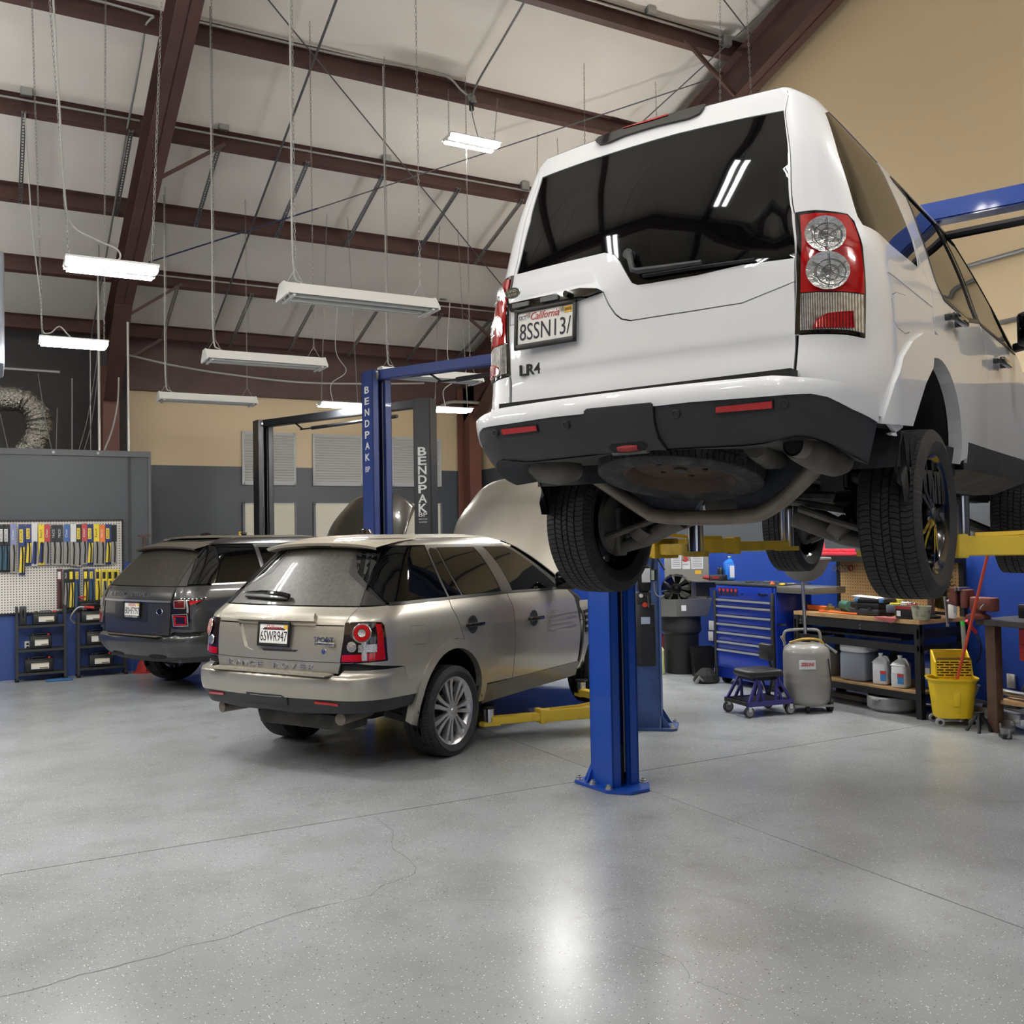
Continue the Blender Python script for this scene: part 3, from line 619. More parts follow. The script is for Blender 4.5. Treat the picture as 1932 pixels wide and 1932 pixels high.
def wheel(parent, loc, r, w, rim, style, m_rim, right=True, detail=True):
    e = empty('wheel', loc, 0 if right else math.pi, parent)
    mobj('tyre', tyre_mesh(r, w, rim), e)
    R = Matrix.Rotation(math.pi/2, 4, 'X')   # lathe z axis -> -y
    h = w/2
    MB().lathe([(rim-.004, -h*.86), (rim-.012, -h*.8), (rim-.04, -h*.5), (rim-.045, h*.2), (rim-.03, h*.72), (rim-.012, h*.82), (rim+.002, h*.88), (rim+.004, h*.84)], 56, R).build('rim_barrel', m_rim if style != 'inner' else M_dgrey, e, 50)
    if detail:
        MB().lathe([(.02, .03), (rim-.075, .03), (rim-.075, .008), (.02, .008)], 40, R).build('brake_disc', mat('brake_disc', (120, 116, 110), .4, .8), e, 30)
        MB().lathe([(0, h*.80), (.05, h*.80), (.075, h*.74), (.08, h*.5), (.08, .03)], 24, R).build('hub', m_rim, e, 40)
        MB().lathe([(0, h*.86), (.024, h*.86), (.028, h*.8)], 20, R).build('hub_cap', M_dgrey if style == 'black' else m_rim, e, 40)
        sp = MB(); Y = lambda q: -q
        if style == 'black':
            for s in (-1, 1):
                a = [(.055, s*.012), (.15, s*.020), (rim-.02, s*.052)]
                for (x0, y0), (x1, y1) in zip(a, a[1:]):
                    z0, z1 = [h*(.82-.1*((x-.05)/(rim-.05))) for x in (x0, x1)]
                    sp.add([(x0, Y(z0), y0-.011), (x0, Y(z0), y0+.011), (x1, Y(z1), y1+.011), (x1, Y(z1), y1-.011), (x0, Y(z0-.045), y0-.016), (x0, Y(z0-.045), y0+.016), (x1, Y(z1-.05), y1+.017), (x1, Y(z1-.05), y1-.017)], [(0, 1, 2, 3), (7, 6, 5, 4), (0, 3, 7, 4), (1, 5, 6, 2), (0, 4, 5, 1), (3, 2, 6, 7)])
            cnt = 5
        else:
            for s in (-1, 1):
                a = [(.06, s*.014), (.12, s*.020), (.2, s*.031), (rim-.012, s*.044)]
                for (x0, y0), (x1, y1) in zip(a, a[1:]):
                    z0, z1 = [h*(.80-.06*math.sin(3*((x-.05)/(rim-.05)))+.05*((x-.05)/(rim-.05))) for x in (x0, x1)]; b0, b1 = [.009+.012*((x-.05)/(rim-.05)) for x in (x0, x1)]
                    sp.add([(x0, Y(z0), y0-b0), (x0, Y(z0), y0+b0), (x1, Y(z1), y1+b1), (x1, Y(z1), y1-b1), (x0, Y(z0-.04), y0-b0-.004), (x0, Y(z0-.04), y0+b0+.004), (x1, Y(z1-.045), y1+b1+.005), (x1, Y(z1-.045), y1-b1-.005)], [(0, 1, 2, 3), (7, 6, 5, 4), (0, 3, 7, 4), (1, 5, 6, 2), (0, 4, 5, 1), (3, 2, 6, 7)])
            cnt = 7
        s0 = sp.build('spoke', m_rim, e, 20)
        for i in range(1, cnt): mobj('spoke', s0.data, e, None, (0, 2*math.pi*i/cnt, 0))
        nut = MB().lathe([(0, h*.78), (.011, h*.78), (.013, h*.6)], 6, R); n0 = nut.build('lug_nut', M_chrome, e, 20)
        for i in range(5): (n0 if i == 0 else mobj('lug_nut', n0.data, e)).location = (.057*math.cos(2*math.pi*i/5+.4), 0, .057*math.sin(2*math.pi*i/5+.4))
    return e
def arch_liner(parent, cx, cz, r, yo, yi, m, sgn):
    mb = MB(); R = Matrix.Translation((cx, 0, cz)) @ Matrix.Rotation(math.pi/2, 4, 'X')
    lo, hi = sorted((sgn*yo, sgn*yi))
    v = []; f = []; n = 24; a0, a1 = math.radians(-4), math.radians(184)
    for i in range(n+1):
        a = a0+(a1-a0)*i/n
        v += [(cx+r*math.cos(a), sgn*yo, cz+r*math.sin(a)), (cx+r*math.cos(a), sgn*yi, cz+r*math.sin(a)), (cx+r*.75*math.cos(a), sgn*yi, cz+r*.75*math.sin(a))]
    for i in range(n):
        for j in (0, 1): f.append((3*i+j, 3*i+3+j, 3*i+4+j, 3*i+1+j))
    return mb.add(v, f).build('arch_liner', m, parent, 40, fix=False)
def plate(parent, M, wd, lines, frame_mat=None, num=None, name='licence_plate'):
    """Californian plate: M centred, x right, y up, z out"""
    e = empty(name, (0, 0, 0), 0, parent); e.matrix_local = M; h = wd*.5
    MB().rbox((0, 0, 0), (wd, h, .004), .012).build('plate', mat('plate_white', (236, 234, 228), .4), e, 0)
    mk = mat('plate_ink', (22, 24, 40), .5); mr = mat('plate_red', (178, 34, 40), .5)
    I = Matrix.Translation
    text('plate_number', num, I((0, -h*.1, .0025)), mk, e, wd*.9, h*.5, .0006)
    text('plate_state', lines, I((0, h*.335, .0025)), mr, e, wd*.5, h*.22, .0006, .3)
    MB().box((wd*.4, h*.36, .003), (wd*.13, h*.18, .002)).build('year_sticker', mat('sticker_yellow', (232, 182, 50), .5), e, 0)
    MB().box((-wd*.4, h*.34, .003), (wd*.12, h*.16, .002)).build('month_sticker', mat('sticker_white', (238, 238, 238), .5), e, 0)
    if frame_mat:
        f = MB(); t = wd*.055
        for s in (-1, 1): f.rbox((s*(wd/2+t*.3), 0, .004), (t, h+2*t, .012), .004); f.rbox((0, s*(h/2+(t*.35)), .004), (wd+2*t*.8, t*(1.0 if s > 0 else 1.5), .012), .004)
        f.build('plate_frame', frame_mat, e, 30)
    return e

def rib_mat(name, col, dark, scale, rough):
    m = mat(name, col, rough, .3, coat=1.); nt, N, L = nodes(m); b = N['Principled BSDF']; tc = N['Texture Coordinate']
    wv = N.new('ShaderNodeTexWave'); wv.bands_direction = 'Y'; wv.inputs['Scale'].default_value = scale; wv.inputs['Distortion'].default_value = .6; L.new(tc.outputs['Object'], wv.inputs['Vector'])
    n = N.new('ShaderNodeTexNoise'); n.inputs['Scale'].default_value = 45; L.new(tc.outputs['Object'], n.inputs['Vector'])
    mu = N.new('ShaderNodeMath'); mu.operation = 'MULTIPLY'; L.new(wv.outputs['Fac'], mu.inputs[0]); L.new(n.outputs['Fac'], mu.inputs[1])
    r = N.new('ShaderNodeValToRGB'); r.color_ramp.elements[0].color = (*lin(dark), 1); r.color_ramp.elements[1].color = (*lin(col), 1); r.color_ramp.elements[1].position = .5; L.new(mu.outputs[0], r.inputs[0]); L.new(r.outputs[0], b.inputs['Base Color'])  # bright and dark bands put into the colour for crystal glints
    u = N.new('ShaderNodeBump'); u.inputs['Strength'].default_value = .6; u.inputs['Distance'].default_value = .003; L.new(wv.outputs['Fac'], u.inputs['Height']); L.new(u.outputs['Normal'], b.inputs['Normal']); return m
# ---------------------------------------------------------------- the white car on the lift
M_wpaint = mat('white_car_paint', (235, 237, 239), .35, coat=1.)
M_glass = mat('tinted_glass', (7, 8, 9), .03, spec=.22)
M_gap = mat('panel_gap_black', (8, 8, 8), .7)
M_trim = mat('black_textured_plastic', (40, 42, 45), .5, bump=(220, .1, .002))
M_dustrim = mat('dusty_black_plastic', (44, 45, 46), .62, var=(7, (92, 90, 86), .5, .95))
M_gloss = mat('gloss_black', (12, 12, 13), .08, coat=.7)
M_under = mat('underbody_grime', (62, 60, 57), .8, var=(6, (98, 93, 86), .4, .8))
M_grime = mat('dusty_aluminium', (92, 88, 83), .65, .3, var=(9, (122, 117, 110), .4, .8))
M_rust = mat('rusty_wheel_disc', (84, 66, 54), .7, .2, var=(5, (58, 48, 42), .35, .8), bump=(30, .2, .003))
M_pipe = mat('exhaust_pipe', (128, 119, 108), .5, .5, var=(8, (98, 88, 78), .4, .8))
M_crossm = mat('stained_dark_panel', (66, 72, 84), .6, var=(11, (110, 110, 108), .58, .85))
M_redlens = mat('red_lens', (170, 14, 18), .08, coat=1.)
M_redrefl = mat('red_reflector', (176, 26, 30), .2, coat=.6)
M_clear = mat('clear_lens', (205, 205, 202), .12, .85, coat=1., bump=(60, .6, .006))
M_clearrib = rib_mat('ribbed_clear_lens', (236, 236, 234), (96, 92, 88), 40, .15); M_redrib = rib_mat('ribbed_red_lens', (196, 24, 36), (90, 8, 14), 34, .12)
M_smoke = mat('smoked_lens', (30, 20, 22), .05, coat=1.)
def refl_oval(parent, M, a, b):
    """round reflector bowl behind clear plastic, with a grid of facets"""
    e = MB(); K = 5; n = 28; v = [(0, 0, .006)]; f = []
    for j in range(1, K+1):
        for i in range(n):
            t = 2*math.pi*i/n; r = j/K; v.append((a*r*math.cos(t), b*r*math.sin(t), .006+.006*r*r-.004*((i+j) % 2)))
    for i in range(n): f.append((0, 1+i, 1+(i+1) % n))
    for j in range(K-1):
        for i in range(n): f.append((1+j*n+i, 1+(j+1)*n+i, 1+(j+1)*n+(i+1) % n, 1+j*n+(i+1) % n))
    e.add(v, f, M); o = e.build('round_lens', M_clear, parent, 15); g = MB()
    for r in (.38, .68): g.tube([M @ Vector((a*(r*math.cos(t))+a*.12, b*r*math.sin(t)-b*.1, .014)) for t in [k*math.pi/10 for k in range(21)]], .0016, 4, False)
    for k in range(6): t = k*math.pi/3+.5; g.tube([M @ Vector((a*.12, -b*.1, .013)), M @ Vector((a*.86*math.cos(t)+a*.05, b*.86*math.sin(t), .015))], .0016, 4)
    g.build('lens_facets', mat('facet_grey', (92, 94, 96), .3, .5), parent, 0)
    return o
lr = thing('white_suv', 'white boxy SUV raised on the near blue two-post lift', 'car', (3.2967, 3.6647, 1.438), .42867)
def make_lr4(root):
    hw = [(.5, .88), (.62, .915), (.75, .932), (.95, .94), (1.2, .936), (1.38, .918), (1.5, .88), (1.7, .82), (1.9, .75), (2.0, .71), (2.06, .675), (2.1, .62)]
    xr = [(.5, -.98), (.88, -1.055), (1.04, -1.04), (1.3, -1.038), (1.5, -1.015), (1.8, -.95), (2.1, -.855)]
    cab = Shell(root, hw, xr, [(.5, 2.75), (1.3, 2.75), (1.42, 2.6), (2.0, 1.8), (2.1, 1.6)], [(.5, .36, .27), (1.3, .36, .27), (1.55, .34, .235), (1.8, .27, .16), (2.0, .21, .115), (2.1, .16, .06)], (.3, .3), .045, .12)
    low = Shell(root, [(.5, .88), (.62, .915), (.75, .932), (.95, .94), (1.2, .936), (1.3, .92), (1.36, .88)], [(.5, -.98), (1.36, -1.03)], [(.5, 3.55), (.7, 3.7), (1.1, 3.7), (1.36, 3.6)], (.36, .27), (.42, .35), .045, .12)
    def arch(x, g=0): return cab.loop(*[('s', x+(.455+g)*math.cos(a), .62+(.45+g)*math.sin(a)) for a in [math.radians(-24+228*i/20) for i in range(21)]])
    inner = cab.loop(('u', -cab.uc, .70), ('u', cab.uc, .70), ('u', cab.uc, 1.3), ('u', cab.umax, 1.42), ('u', cab.umax, 2.09), ('u', -cab.umax, 2.09), ('u', -cab.umax, 1.42), ('u', -cab.uc, 1.3), step=.12)
    panel(cab, 'inner_shell', [inner, arch(0, .03), flip(arch(0, .03))], M_gap, off=-.022, grid=.12, skirt=False)
    # ---- rear glass and two-piece tailgate
    gl = cab.loop((1023, 335), (1085, 312), (1148, 291), (1275, 253), (1400, 224), (1478, 209), (1486, 300), (1493, 400), (1499, 486), (1400, 499), (1314, 519), (1225, 534), (1203, 537), (1192, 533), (1180, 512), (1169, 492), (1159, 480), (1141, 476), (1120, 481), (975, 517), (988, 465), (1000, 420))
    panel(cab, 'rear_window', [gl], M_glass, off=-.004, gap=.001)
    split = [(964, 585), (1138, 551), (1148, 574), (1161, 593), (1173, 602), (1190, 605), (1300, 588), (1400, 572)]
    E = .672
    up = cab.loop(('r', E, 1.285), *split[1:], ('r', -E, 1.255), ('r', -E, 1.5), ('r', -.645, 1.7), ('r', -.60, 1.97), ('r', -.575, 2.098), ('r', .575, 2.098), ('r', .60, 1.97), ('r', .645, 1.7), ('r', E, 1.5))
    spo = cab.loop((1125, 268), (1131, 258), (1160, 243), (1200, 229), (1260, 211), (1330, 193), (1329, 205), (1320, 217), (1300, 226), (1240, 240), (1180, 258), (1150, 271), (1133, 275))
    g = panel(cab, 'tailgate', [up, grow(gl, .002)], M_wpaint, gap=.003, th=.02)
    lowg = cab.loop(('r', E, 1.285), *split[1:], ('r', -E, 1.255), ('r', -E, 1.05), ('r', -.665, .908), ('r', .665, .908), ('r', E, 1.05))
    def crease(u, z): return .007/(1+np.exp(-(z-(1.035))/.006))-.0035
    l2 = panel(cab, 'lower_tailgate', [lowg], M_wpaint, gap=.003, th=.02, fn=crease, grid=.03)
    # black high-level lamp pod under the roof lip, with its red lens
    pod = panel(cab, 'spoiler_lamp_pod', [spo], M_gloss, off=.012, th=.04)
    panel(cab, 'brake_light_lens', [cab.loop((1176, 240), (1230, 224), (1262, 215), (1263, 221), (1232, 231), (1178, 246))], M_redlens, parent=pod, off=.016, th=.01)
    # ---- tail lights wrapping round the corners
    lt = cab.loop((1499, 402), (1537, 397), (1598, 404), (1611, 418), (1627, 466), (1632, 520), (1632, 638), (1599, 631), (1499, 632))
    red = cab.loop((1510, 408), (1537, 404), (1596, 408), (1608, 425), (1621, 468), (1627, 520), (1628, 556), (1613, 553), (1511, 553))
    clr = cab.loop((1511, 555), (1613, 555), (1628, 558), (1628, 630), (1600, 623), (1511, 624))
    redl = cab.loop((1540, 603), (1560, 592), (1606, 588), (1608, 620), (1534, 621))
    c1, c2 = cab.pick(1554, 445), cab.pick(1559, 513)
    for s in (1, -1):
        F = (lambda l: l) if s > 0 else flip
        t = panel(cab, 'tail_light', [F(lt)], M_gloss, off=.004, th=.03, gap=.002)
        panel(cab, 'red_lens', [F(red)], M_redlens, parent=t, off=.009, th=.008)
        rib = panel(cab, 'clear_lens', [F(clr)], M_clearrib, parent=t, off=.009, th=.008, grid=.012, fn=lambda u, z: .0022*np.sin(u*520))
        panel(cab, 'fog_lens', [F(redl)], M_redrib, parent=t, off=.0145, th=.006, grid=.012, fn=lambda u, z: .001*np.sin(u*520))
        for (u, z), a, b in ((c1, .078, .068), (c2, .082, .072)):
            o = cab.S(np.array([s*u]), np.array([z]))[0]; n = cab.N(np.array([s*u]), np.array([z]))[0]; e = cab.S(np.array([s*u+.01]), np.array([z]))[0]-o
            refl_oval(t, frame(Vector(o+n*.012), Vector(e)*s*(1 if s > 0 else 1), (0, 0, 1)) if s > 0 else frame(Vector(o+n*.012), -Vector(e), (0, 0, 1)), a, b)
    # ---- rear quarters
    qg = cab.loop((1557, 213), (1582, 292), (1611, 386), (1618, 408), (1628, 424), (1682, 463), (1733, 505), (1731, 490), (1716, 434), (1690, 370), (1670, 323), ('s', .03, 2.02), ('s', -.4, 2.045), ('s', -.62, 2.03))
    gapx = [('s', .04, 2.0), ('s', .035, 1.5), ('s', .02, 1.28), ('s', .0, 1.17)]
    q = cab.loop(('r', -E, .91), ('r', -E, 1.5), ('r', -.645, 1.7), ('r', -.60, 1.97), ('r', -.575, 2.098), ('s', -.5, 2.098), ('s', .05, 2.098), *gapx, *arc(0, .62, .545, 88, 170, 10, 1.0), ('s', -.66, .68), ('u', cab.ub+.02, .68), ('u', cab.ub-.1, .73), ('u', cab.u1+.03, .84), ('r', -E, .9))
    fuel = cab.loop((1682, 562), (1684, 556), (1690, 552), (1708, 558), (1714, 567), (1718, 600), (1716, 626), (1708, 629), (1694, 618), (1687, 607))
    both(cab, 'rear_quarter', [q, grow(lt, .002), grow(qg, .001), grow(fuel, .003)], M_wpaint, gap=.003, grid=.04)
    both(cab, 'quarter_window', [qg], M_glass, off=-.002)
    both(cab, 'fuel_flap', [fuel], M_wpaint, off=.001)
    # ---- doors
    d1 = cab.loop(('s', .045, 2.04), ('s', .04, 1.5), ('s', .025, 1.28), ('s', .01, 1.19), *arc(0, .62, .565, 84, 12, 9), ('s', 1.12, .735), ('s', 1.12, 1.36), ('s', 1.06, 2.04))
    d2 = cab.loop(('s', 1.125, .735), ('s', 2.28, .735), ('s', 2.3, 1.2), ('s', 2.28, 1.36), ('s', 2.2, 1.4), ('s', 1.62, 2.0), ('s', 1.55, 2.04), ('s', 1.065, 2.04), ('s', 1.125, 1.36))
    w1 = cab.loop((1709, 371), (1735, 440), (1752, 490), (1770, 543), (1779, 562), (1824, 604), ('s', 1.07, 1.42), ('s', 1.02, 1.98), ('s', .32, 2.0), ('s', .2, 1.99))
    w2 = cab.loop(('s', 1.13, 1.415), ('s', 2.12, 1.40), ('s', 1.68, 1.88), ('s', 1.6, 1.965), ('s', 1.1, 1.985))
    bp = cab.loop(('s', 1.06, 1.42), ('s', 1.15, 1.415), ('s', 1.11, 1.99), ('s', 1.02, 1.99))
    def dc(u, z): return .006*np.exp(-((z-1.31)/.012)**2)
    for i, s in enumerate((1, -1)):
        F = (lambda l: l) if s > 0 else flip
        for d, wn, hx in ((d1, w1, (1793, 606)), (d2, w2, (1881, 686))):
            o = panel(cab, 'door', [F(d), F(grow(wn, .001))], M_wpaint, gap=.0035, grid=.045)
            panel(cab, 'door_window', [F(wn)], M_glass, parent=o, off=-.004)
            strip(cab, 'window_seal', F(wn)+[F(wn)[0]], .022, M_black, o, .003)
            u, z = cab.pick(*hx); u *= s; p0 = Vector(cab.S(np.array([u]), np.array([z]))[0]); n = Vector(cab.N(np.array([u]), np.array([z]))[0])
            M = frame(p0, (1, 0, 0), n.cross(Vector((1, 0, 0)))) if s < 0 else frame(p0, (1, 0, 0), Vector((0, 0, 1)))
            MB().rbox((0, 0, .045), (.24, .036, .028), .012, 3, M).rbox((-.1, 0, .022), (.03, .03, .05), .008, 2, M).rbox((.1, 0, .022), (.03, .03, .05), .008, 2, M).build('door_handle', M_gloss, o, 40)
            MB().lathe([(0, .004), (.05, .003), (.062, .001)], 20, M @ Matrix.Diagonal((1, .8, 1, 1))).build('handle_cup', mat('handle_cup_grey', (176, 177, 178), .3, coat=.5), o)
        panel(cab, 'pillar_trim', [F(bp)], M_gloss, off=.001)
    for s in (1, -1): strip(cab, 'shoulder_crease', [(s*u, z) for u, z in cab.loop(('s', -.66, 1.32), ('s', .0, 1.305), closed=False)], .014, M_wpaint, None, .003)
    # flares
    fo = [(1659, 799), (1667, 772), (1682, 724), (1698, 674), (1716, 644), (1737, 629)]+[('s', .59*math.cos(a), .625+.555*math.sin(a)) for a in [math.radians(84-92*i/10) for i in range(11)]]
    fi = [('s', .455*math.cos(a), .615+.45*math.sin(a)) for a in [math.radians(-8+110*i/12) for i in range(13)]]+[(1755, 694), (1741, 724), (1728, 765), (1716, 804)]
    fo[-1] = ('s', .58, .66); fi[0] = ('s', .47, .64)
    def bulge(u, z): return 0*u+.016
    for s in (1, -1):
        F = (lambda l: l) if s > 0 else flip
        panel(cab, 'wheel_arch_flare', [F(cab.loop(*fo, *fi))], M_wpaint, off=.014, th=.06, grid=.04)
        arch_liner(root, 0, .6, .475, .90, .45, M_dgrey, -s)
    # sill trims and mud-flap
    sill = cab.loop(('s', .5, .735), ('s', 2.35, .735), ('s', 2.32, .60), ('s', .62, .60), ('s', .52, .68))
    both(cab, 'sill_trim', [sill], M_dustrim, off=.002, th=.05)
    for s in (1, -1):
        MB().prism([(-.93*s, .60), (-.74*s, .53), (-.62*s, .53), (-.62*s, .62)], .55, 2.3, 'x').build('rocker', M_under, root, 0)
    # ---- bumper
    bh = [(.50, .80), (.56, .865), (.64, .91), (.74, .937), (.85, .945), (.90, .945), (.935, .935)]
    bx = [(.50, -.86), (.54, -.97), (.60, -1.07), (.68, -1.14), (.76, -1.18), (.84, -1.195), (.88, -1.185), (.905, -1.15), (.925, -1.06), (.935, -1.0)]
    bm = Shell(root, bh, bx, [(.5, 2.0), (.93, 2.0)], (.36, .32), (.3, .3), .055, .1)
    mid = bm.loop((1170, 772), (1239, 766), (1300, 759), (1400, 751.5), (1496, 744), (1529, 742.5), (1562, 749), (1610, 773), (1658, 798), closed=False)
    bot = bm.loop((1190, 853), (1260, 849), (1400, 842), (1440, 838), (1483, 827), (1505, 824), (1529, 826), (1562, 837), (1600, 857), (1640, 877), closed=False)
    mid[0] = (0, mid[0][1]); bot[0] = (0, bot[0][1]); end = max(mid[-1][0], bot[-1][0]); topz = .888
    tl = [(u, topz if u < bm.u1 else topz-(u-bm.u1)*.14) for u in np.linspace(0, mid[-1][0], 40)]
    full = lambda a: [(-u, z) for u, z in a[::-1]][:-1]+a
    panel(bm, 'rear_bumper', [full(mid)+full(tl)[::-1]], M_wpaint, grid=.03, th=.03)
    cp = bm.loop((1102, 775), (1108, 770), (1228, 758), (1233, 762), (1236, 798), (1243, 825), (1259, 848), (1180, 853), (1127, 857), (1108, 830), (1102, 805))
    blk = full(mid)+[(-u, z) for u, z in bot][:0]+full(bot)[::-1]
    panel(bm, 'bumper_skirt', [blk, grow(cp, .001)], M_trim, off=-.006, grid=.03, th=.04)
    vb_ = bm.S(np.array([u for u, z in full(bot)]), np.array([z for u, z in full(bot)])); kk = len(vb_); vi_ = [(min(max(p[0]+.38, -.62), -.5), p[1]*.82, p[2]+.045) for p in vb_]
    MB().add([tuple(p) for p in vb_]+vi_, [(i, i+1, kk+i+1, kk+i) for i in range(kk-1)]).build('bumper_underside', M_trim, root, 60)
    tow = panel(bm, 'tow_cover', [cp], M_trim, off=.007, gap=.003, th=.04, grid=.03)
    lid = bm.loop((1150, 843), (1154, 837), (1212, 831), (1224, 840), (1216, 851), (1160, 852))
    panel(bm, 'tow_recess', [lid], M_gap, parent=tow, off=.009, th=.004)
    u, z = bm.pick(1185, 843); p0 = Vector(bm.S(np.array([u]), np.array([z]))[0])
    MB().tube([p0+Vector((.005, .045, .0)), p0+Vector((.0, .0, -.004)), p0+Vector((.005, -.045, 0))], .017, 10).build('tow_eye', mat('tow_eye_red', (150, 40, 44), .6), tow)
    MB().rbox(p0+Vector((.02, 0, -.01)), (.03, .17, .04), .012).build('tow_bracket', M_grime, tow)
    for a, b in (((1350, 767), (1457, 776)),):
        rl = bm.loop((1350, 768), (1457, 757), (1457, 770), (1351, 779))
        both(bm, 'bumper_reflector', [rl], M_redrefl, off=.003, th=.01)
        both(bm, 'reflector_surround', [grow(rl, .006)], M_black, off=.0005, th=.01)
    for px in ((1275, 781), (1479, 762)):
        for s in (1, -1):
            u, z = bm.pick(*px); u *= s; p0 = Vector(bm.S(np.array([u]), np.array([z]))[0]); n = Vector(bm.N(np.array([u]), np.array([z]))[0])
            MB().lathe([(.0, .0), (.011, .001), (.0125, .004), (.016, .003), (.018, -.004)], 16, Matrix.Translation(p0) @ n.to_track_quat('Z', 'Y').to_matrix().to_4x4()).build('parking_sensor', M_trim, root)
    # dark gap between tailgate and bumper
    MB().box((-1.0, 0, .89), (.16, 1.36, .05)).build('bumper_step', M_gap, root, 0)
    # garnish bar over the plate with its dark underside, lamps and camera
    S = lambda px, py, o=0.: Vector(cab.S(*[np.array([q]) for q in cab.pick(px, py)])[0]+cab.N(*[np.array([q]) for q in cab.pick(px, py)])[0]*o)
    gl_ = cab.loop((964, 548), (1040, 528), (1097, 514), (1114, 513), (1122, 520), (1137, 549), (1101, 546), (1040, 560), (966, 576), (963, 570))
    ga = panel(cab, 'plate_garnish', [gl_], M_wpaint, off=.062, th=.09, grid=.03, fn=lambda u, z: -.05*np.clip((z-1.335)/.05, 0, 1))
    d2, c2 = S(966, 578, .055), S(1101, 548, .055)
    panel(cab, 'garnish_underside', [cab.loop((964, 577), (1040, 561), (1101, 547), (1137, 551), (1112, 560), (1040, 575), (972, 592))], M_gloss, parent=ga, off=.03, th=.05)
    for k in (.22, .62):
        pp = d2.lerp(c2, k)+Vector((.016, 0, -.022)); MB().box(pp, (.02, .09, .02)).build('plate_lamp', mat('lamp_cover_grey', (110, 112, 114), .3), ga, 0)
    pp = d2.lerp(c2, .86)+Vector((.012, 0, -.02)); MB().cyl(pp, .013, .03, 14, ax='x').build('rear_camera', M_black, ga)
    # emblem
    p0 = S(984.5, 559)+Vector((-.069, 0, 0)); M = frame(p0, (0, -1, 0), (.05, 0, 1))
    em = MB().lathe([(0, .004), (.04, .004), (.043, .0)], 32, M @ Matrix.Diagonal((1., .58, 1, 1))).build('emblem', mat('emblem_green', (32, 52, 44), .3, coat=.5), ga)
    MB().lathe([(.0405, .0035), (.042, .0055), (.0435, .0035)], 32, M @ Matrix.Diagonal((1., .58, 1, 1))).build('emblem_ring', M_chrome, em)
    for i, (tx, dy) in enumerate((('LAND-', .009), ('-ROVER', -.009))): text('emblem_lettering', tx, M @ Matrix.Translation((0, dy, .0042)), M_chrome, em, .052, .0125, .0006)
    # plate
    c = [S(978, 654), S(1092, 640), S(1092, 578), S(988, 600)]; ctr = S(1036, 616)+Vector((-.03, 0, 0))
    M = frame(ctr, (0, -1, 0), (.06, 0, 1))
    pl = plate(root, M, .305, 'California', M_black, '8SSN13/')
    text('plate_month', 'OCT', Matrix.Translation((-.122, .051, .0045)), mat('plate_ink', (22, 24, 40), .5), pl, .036, .017, .0006)
    text('plate_year', '2025', Matrix.Translation((.122, .056, .0045)), mat('plate_ink', (22, 24, 40), .5), pl, .034, .012, .0006)
    for s in (-1, 1): MB().cyl((s*.09, .062, .008), .009, .008, 12).build('plate_screw', M_chrome, pl)
    MB().rbox(ctr+Vector((.026, 0, 0)), (.03, .32, .14), .01).build('plate_mount', M_wpaint, root)
    p0 = S(1002, 697, .001); text('model_lettering', 'LR4', frame(p0, (0, -1, 0), (0, 0, 1)), M_black, root, .118, .05, .004, 0, .012)
    # wiper with elbow arm
    A = [S(1190, 483, .02), S(1196, 492, .035), S(1202, 515, .04), S(1212, 517, .04), S(1330, 500, .035)]
    wi = MB().tube(A, [.016, .014, .012, .013, .009], 8).build('rear_wiper', M_trim, root)
    MB().tube([S(1190, 483, -.005), S(1190, 483, .03)], .022, 14).build('wiper_boss', M_trim, wi); MB().tube([S(1215, 523, .012), S(1330, 505, .012), S(1425, 492, .012)], .007, 6).build('wiper_blade', M_blackrub, wi)
    # ---- roof, front end
    roof(cab, 2.098, M_wpaint, root, .045)
    ws = cab.loop(('u', cab.uc+.04, 1.44), ('u', cab.umax, 1.44), ('u', cab.umax, 2.05), ('u', cab.uc+.04, 2.05)); both(cab, 'windscreen', [ws], M_glass, off=.002)
    fe = low.loop(('s', 2.33, .74), ('s', 2.4, .66), *[('s', 2.885+.455*math.cos(a), .62+.45*math.sin(a)) for a in [math.radians(175-170*i/14) for i in range(15)]], ('u', low.ud+.02, .62), ('u', low.umax, .62), ('u', low.umax, 1.34), ('u', low.ud, 1.345), ('s', 2.32, 1.345), ('s', 2.33, 1.2))
    both(low, 'front_fender', [fe], M_wpaint)
    roof(low, 1.35, M_wpaint, root, .06, 'bonnet')
    for s in (1, -1): arch_liner(root, 2.885, .6, .475, .90, .5, M_dgrey, -s)
    # mirrors
    for s in (1, -1):
        mr = MB().rbox((1.9, -s*1.09, 1.5), (.12, .24, .2), .05, 4).build('door_mirror', M_trim, root, 50)
        MB().rbox((1.835, -s*1.09, 1.5), (.012, .2, .16), .004, 3).build('mirror_glass', M_glass, mr); MB().tube([(2.05, -s*.93, 1.42), (2.02, -s*1.02, 1.43), (1.92, -s*1.06, 1.44)], .03, 8).build('mirror_arm', M_black, mr)
    # ---- wheels
    mk = mat('black_alloy', (14, 14, 15), .18, .3, coat=.6)
    for x, y, st in ((0, -.806, 'black'), (0, .806, 'black'), (2.885, -.80, 'black'), (2.885, .80, 'black')):
        wheel(root, (x, y, .379), .379, .255, .262, st, mk, y < 0)
    return cab, bm
lr_cab, lr_bm = make_lr4(lr)
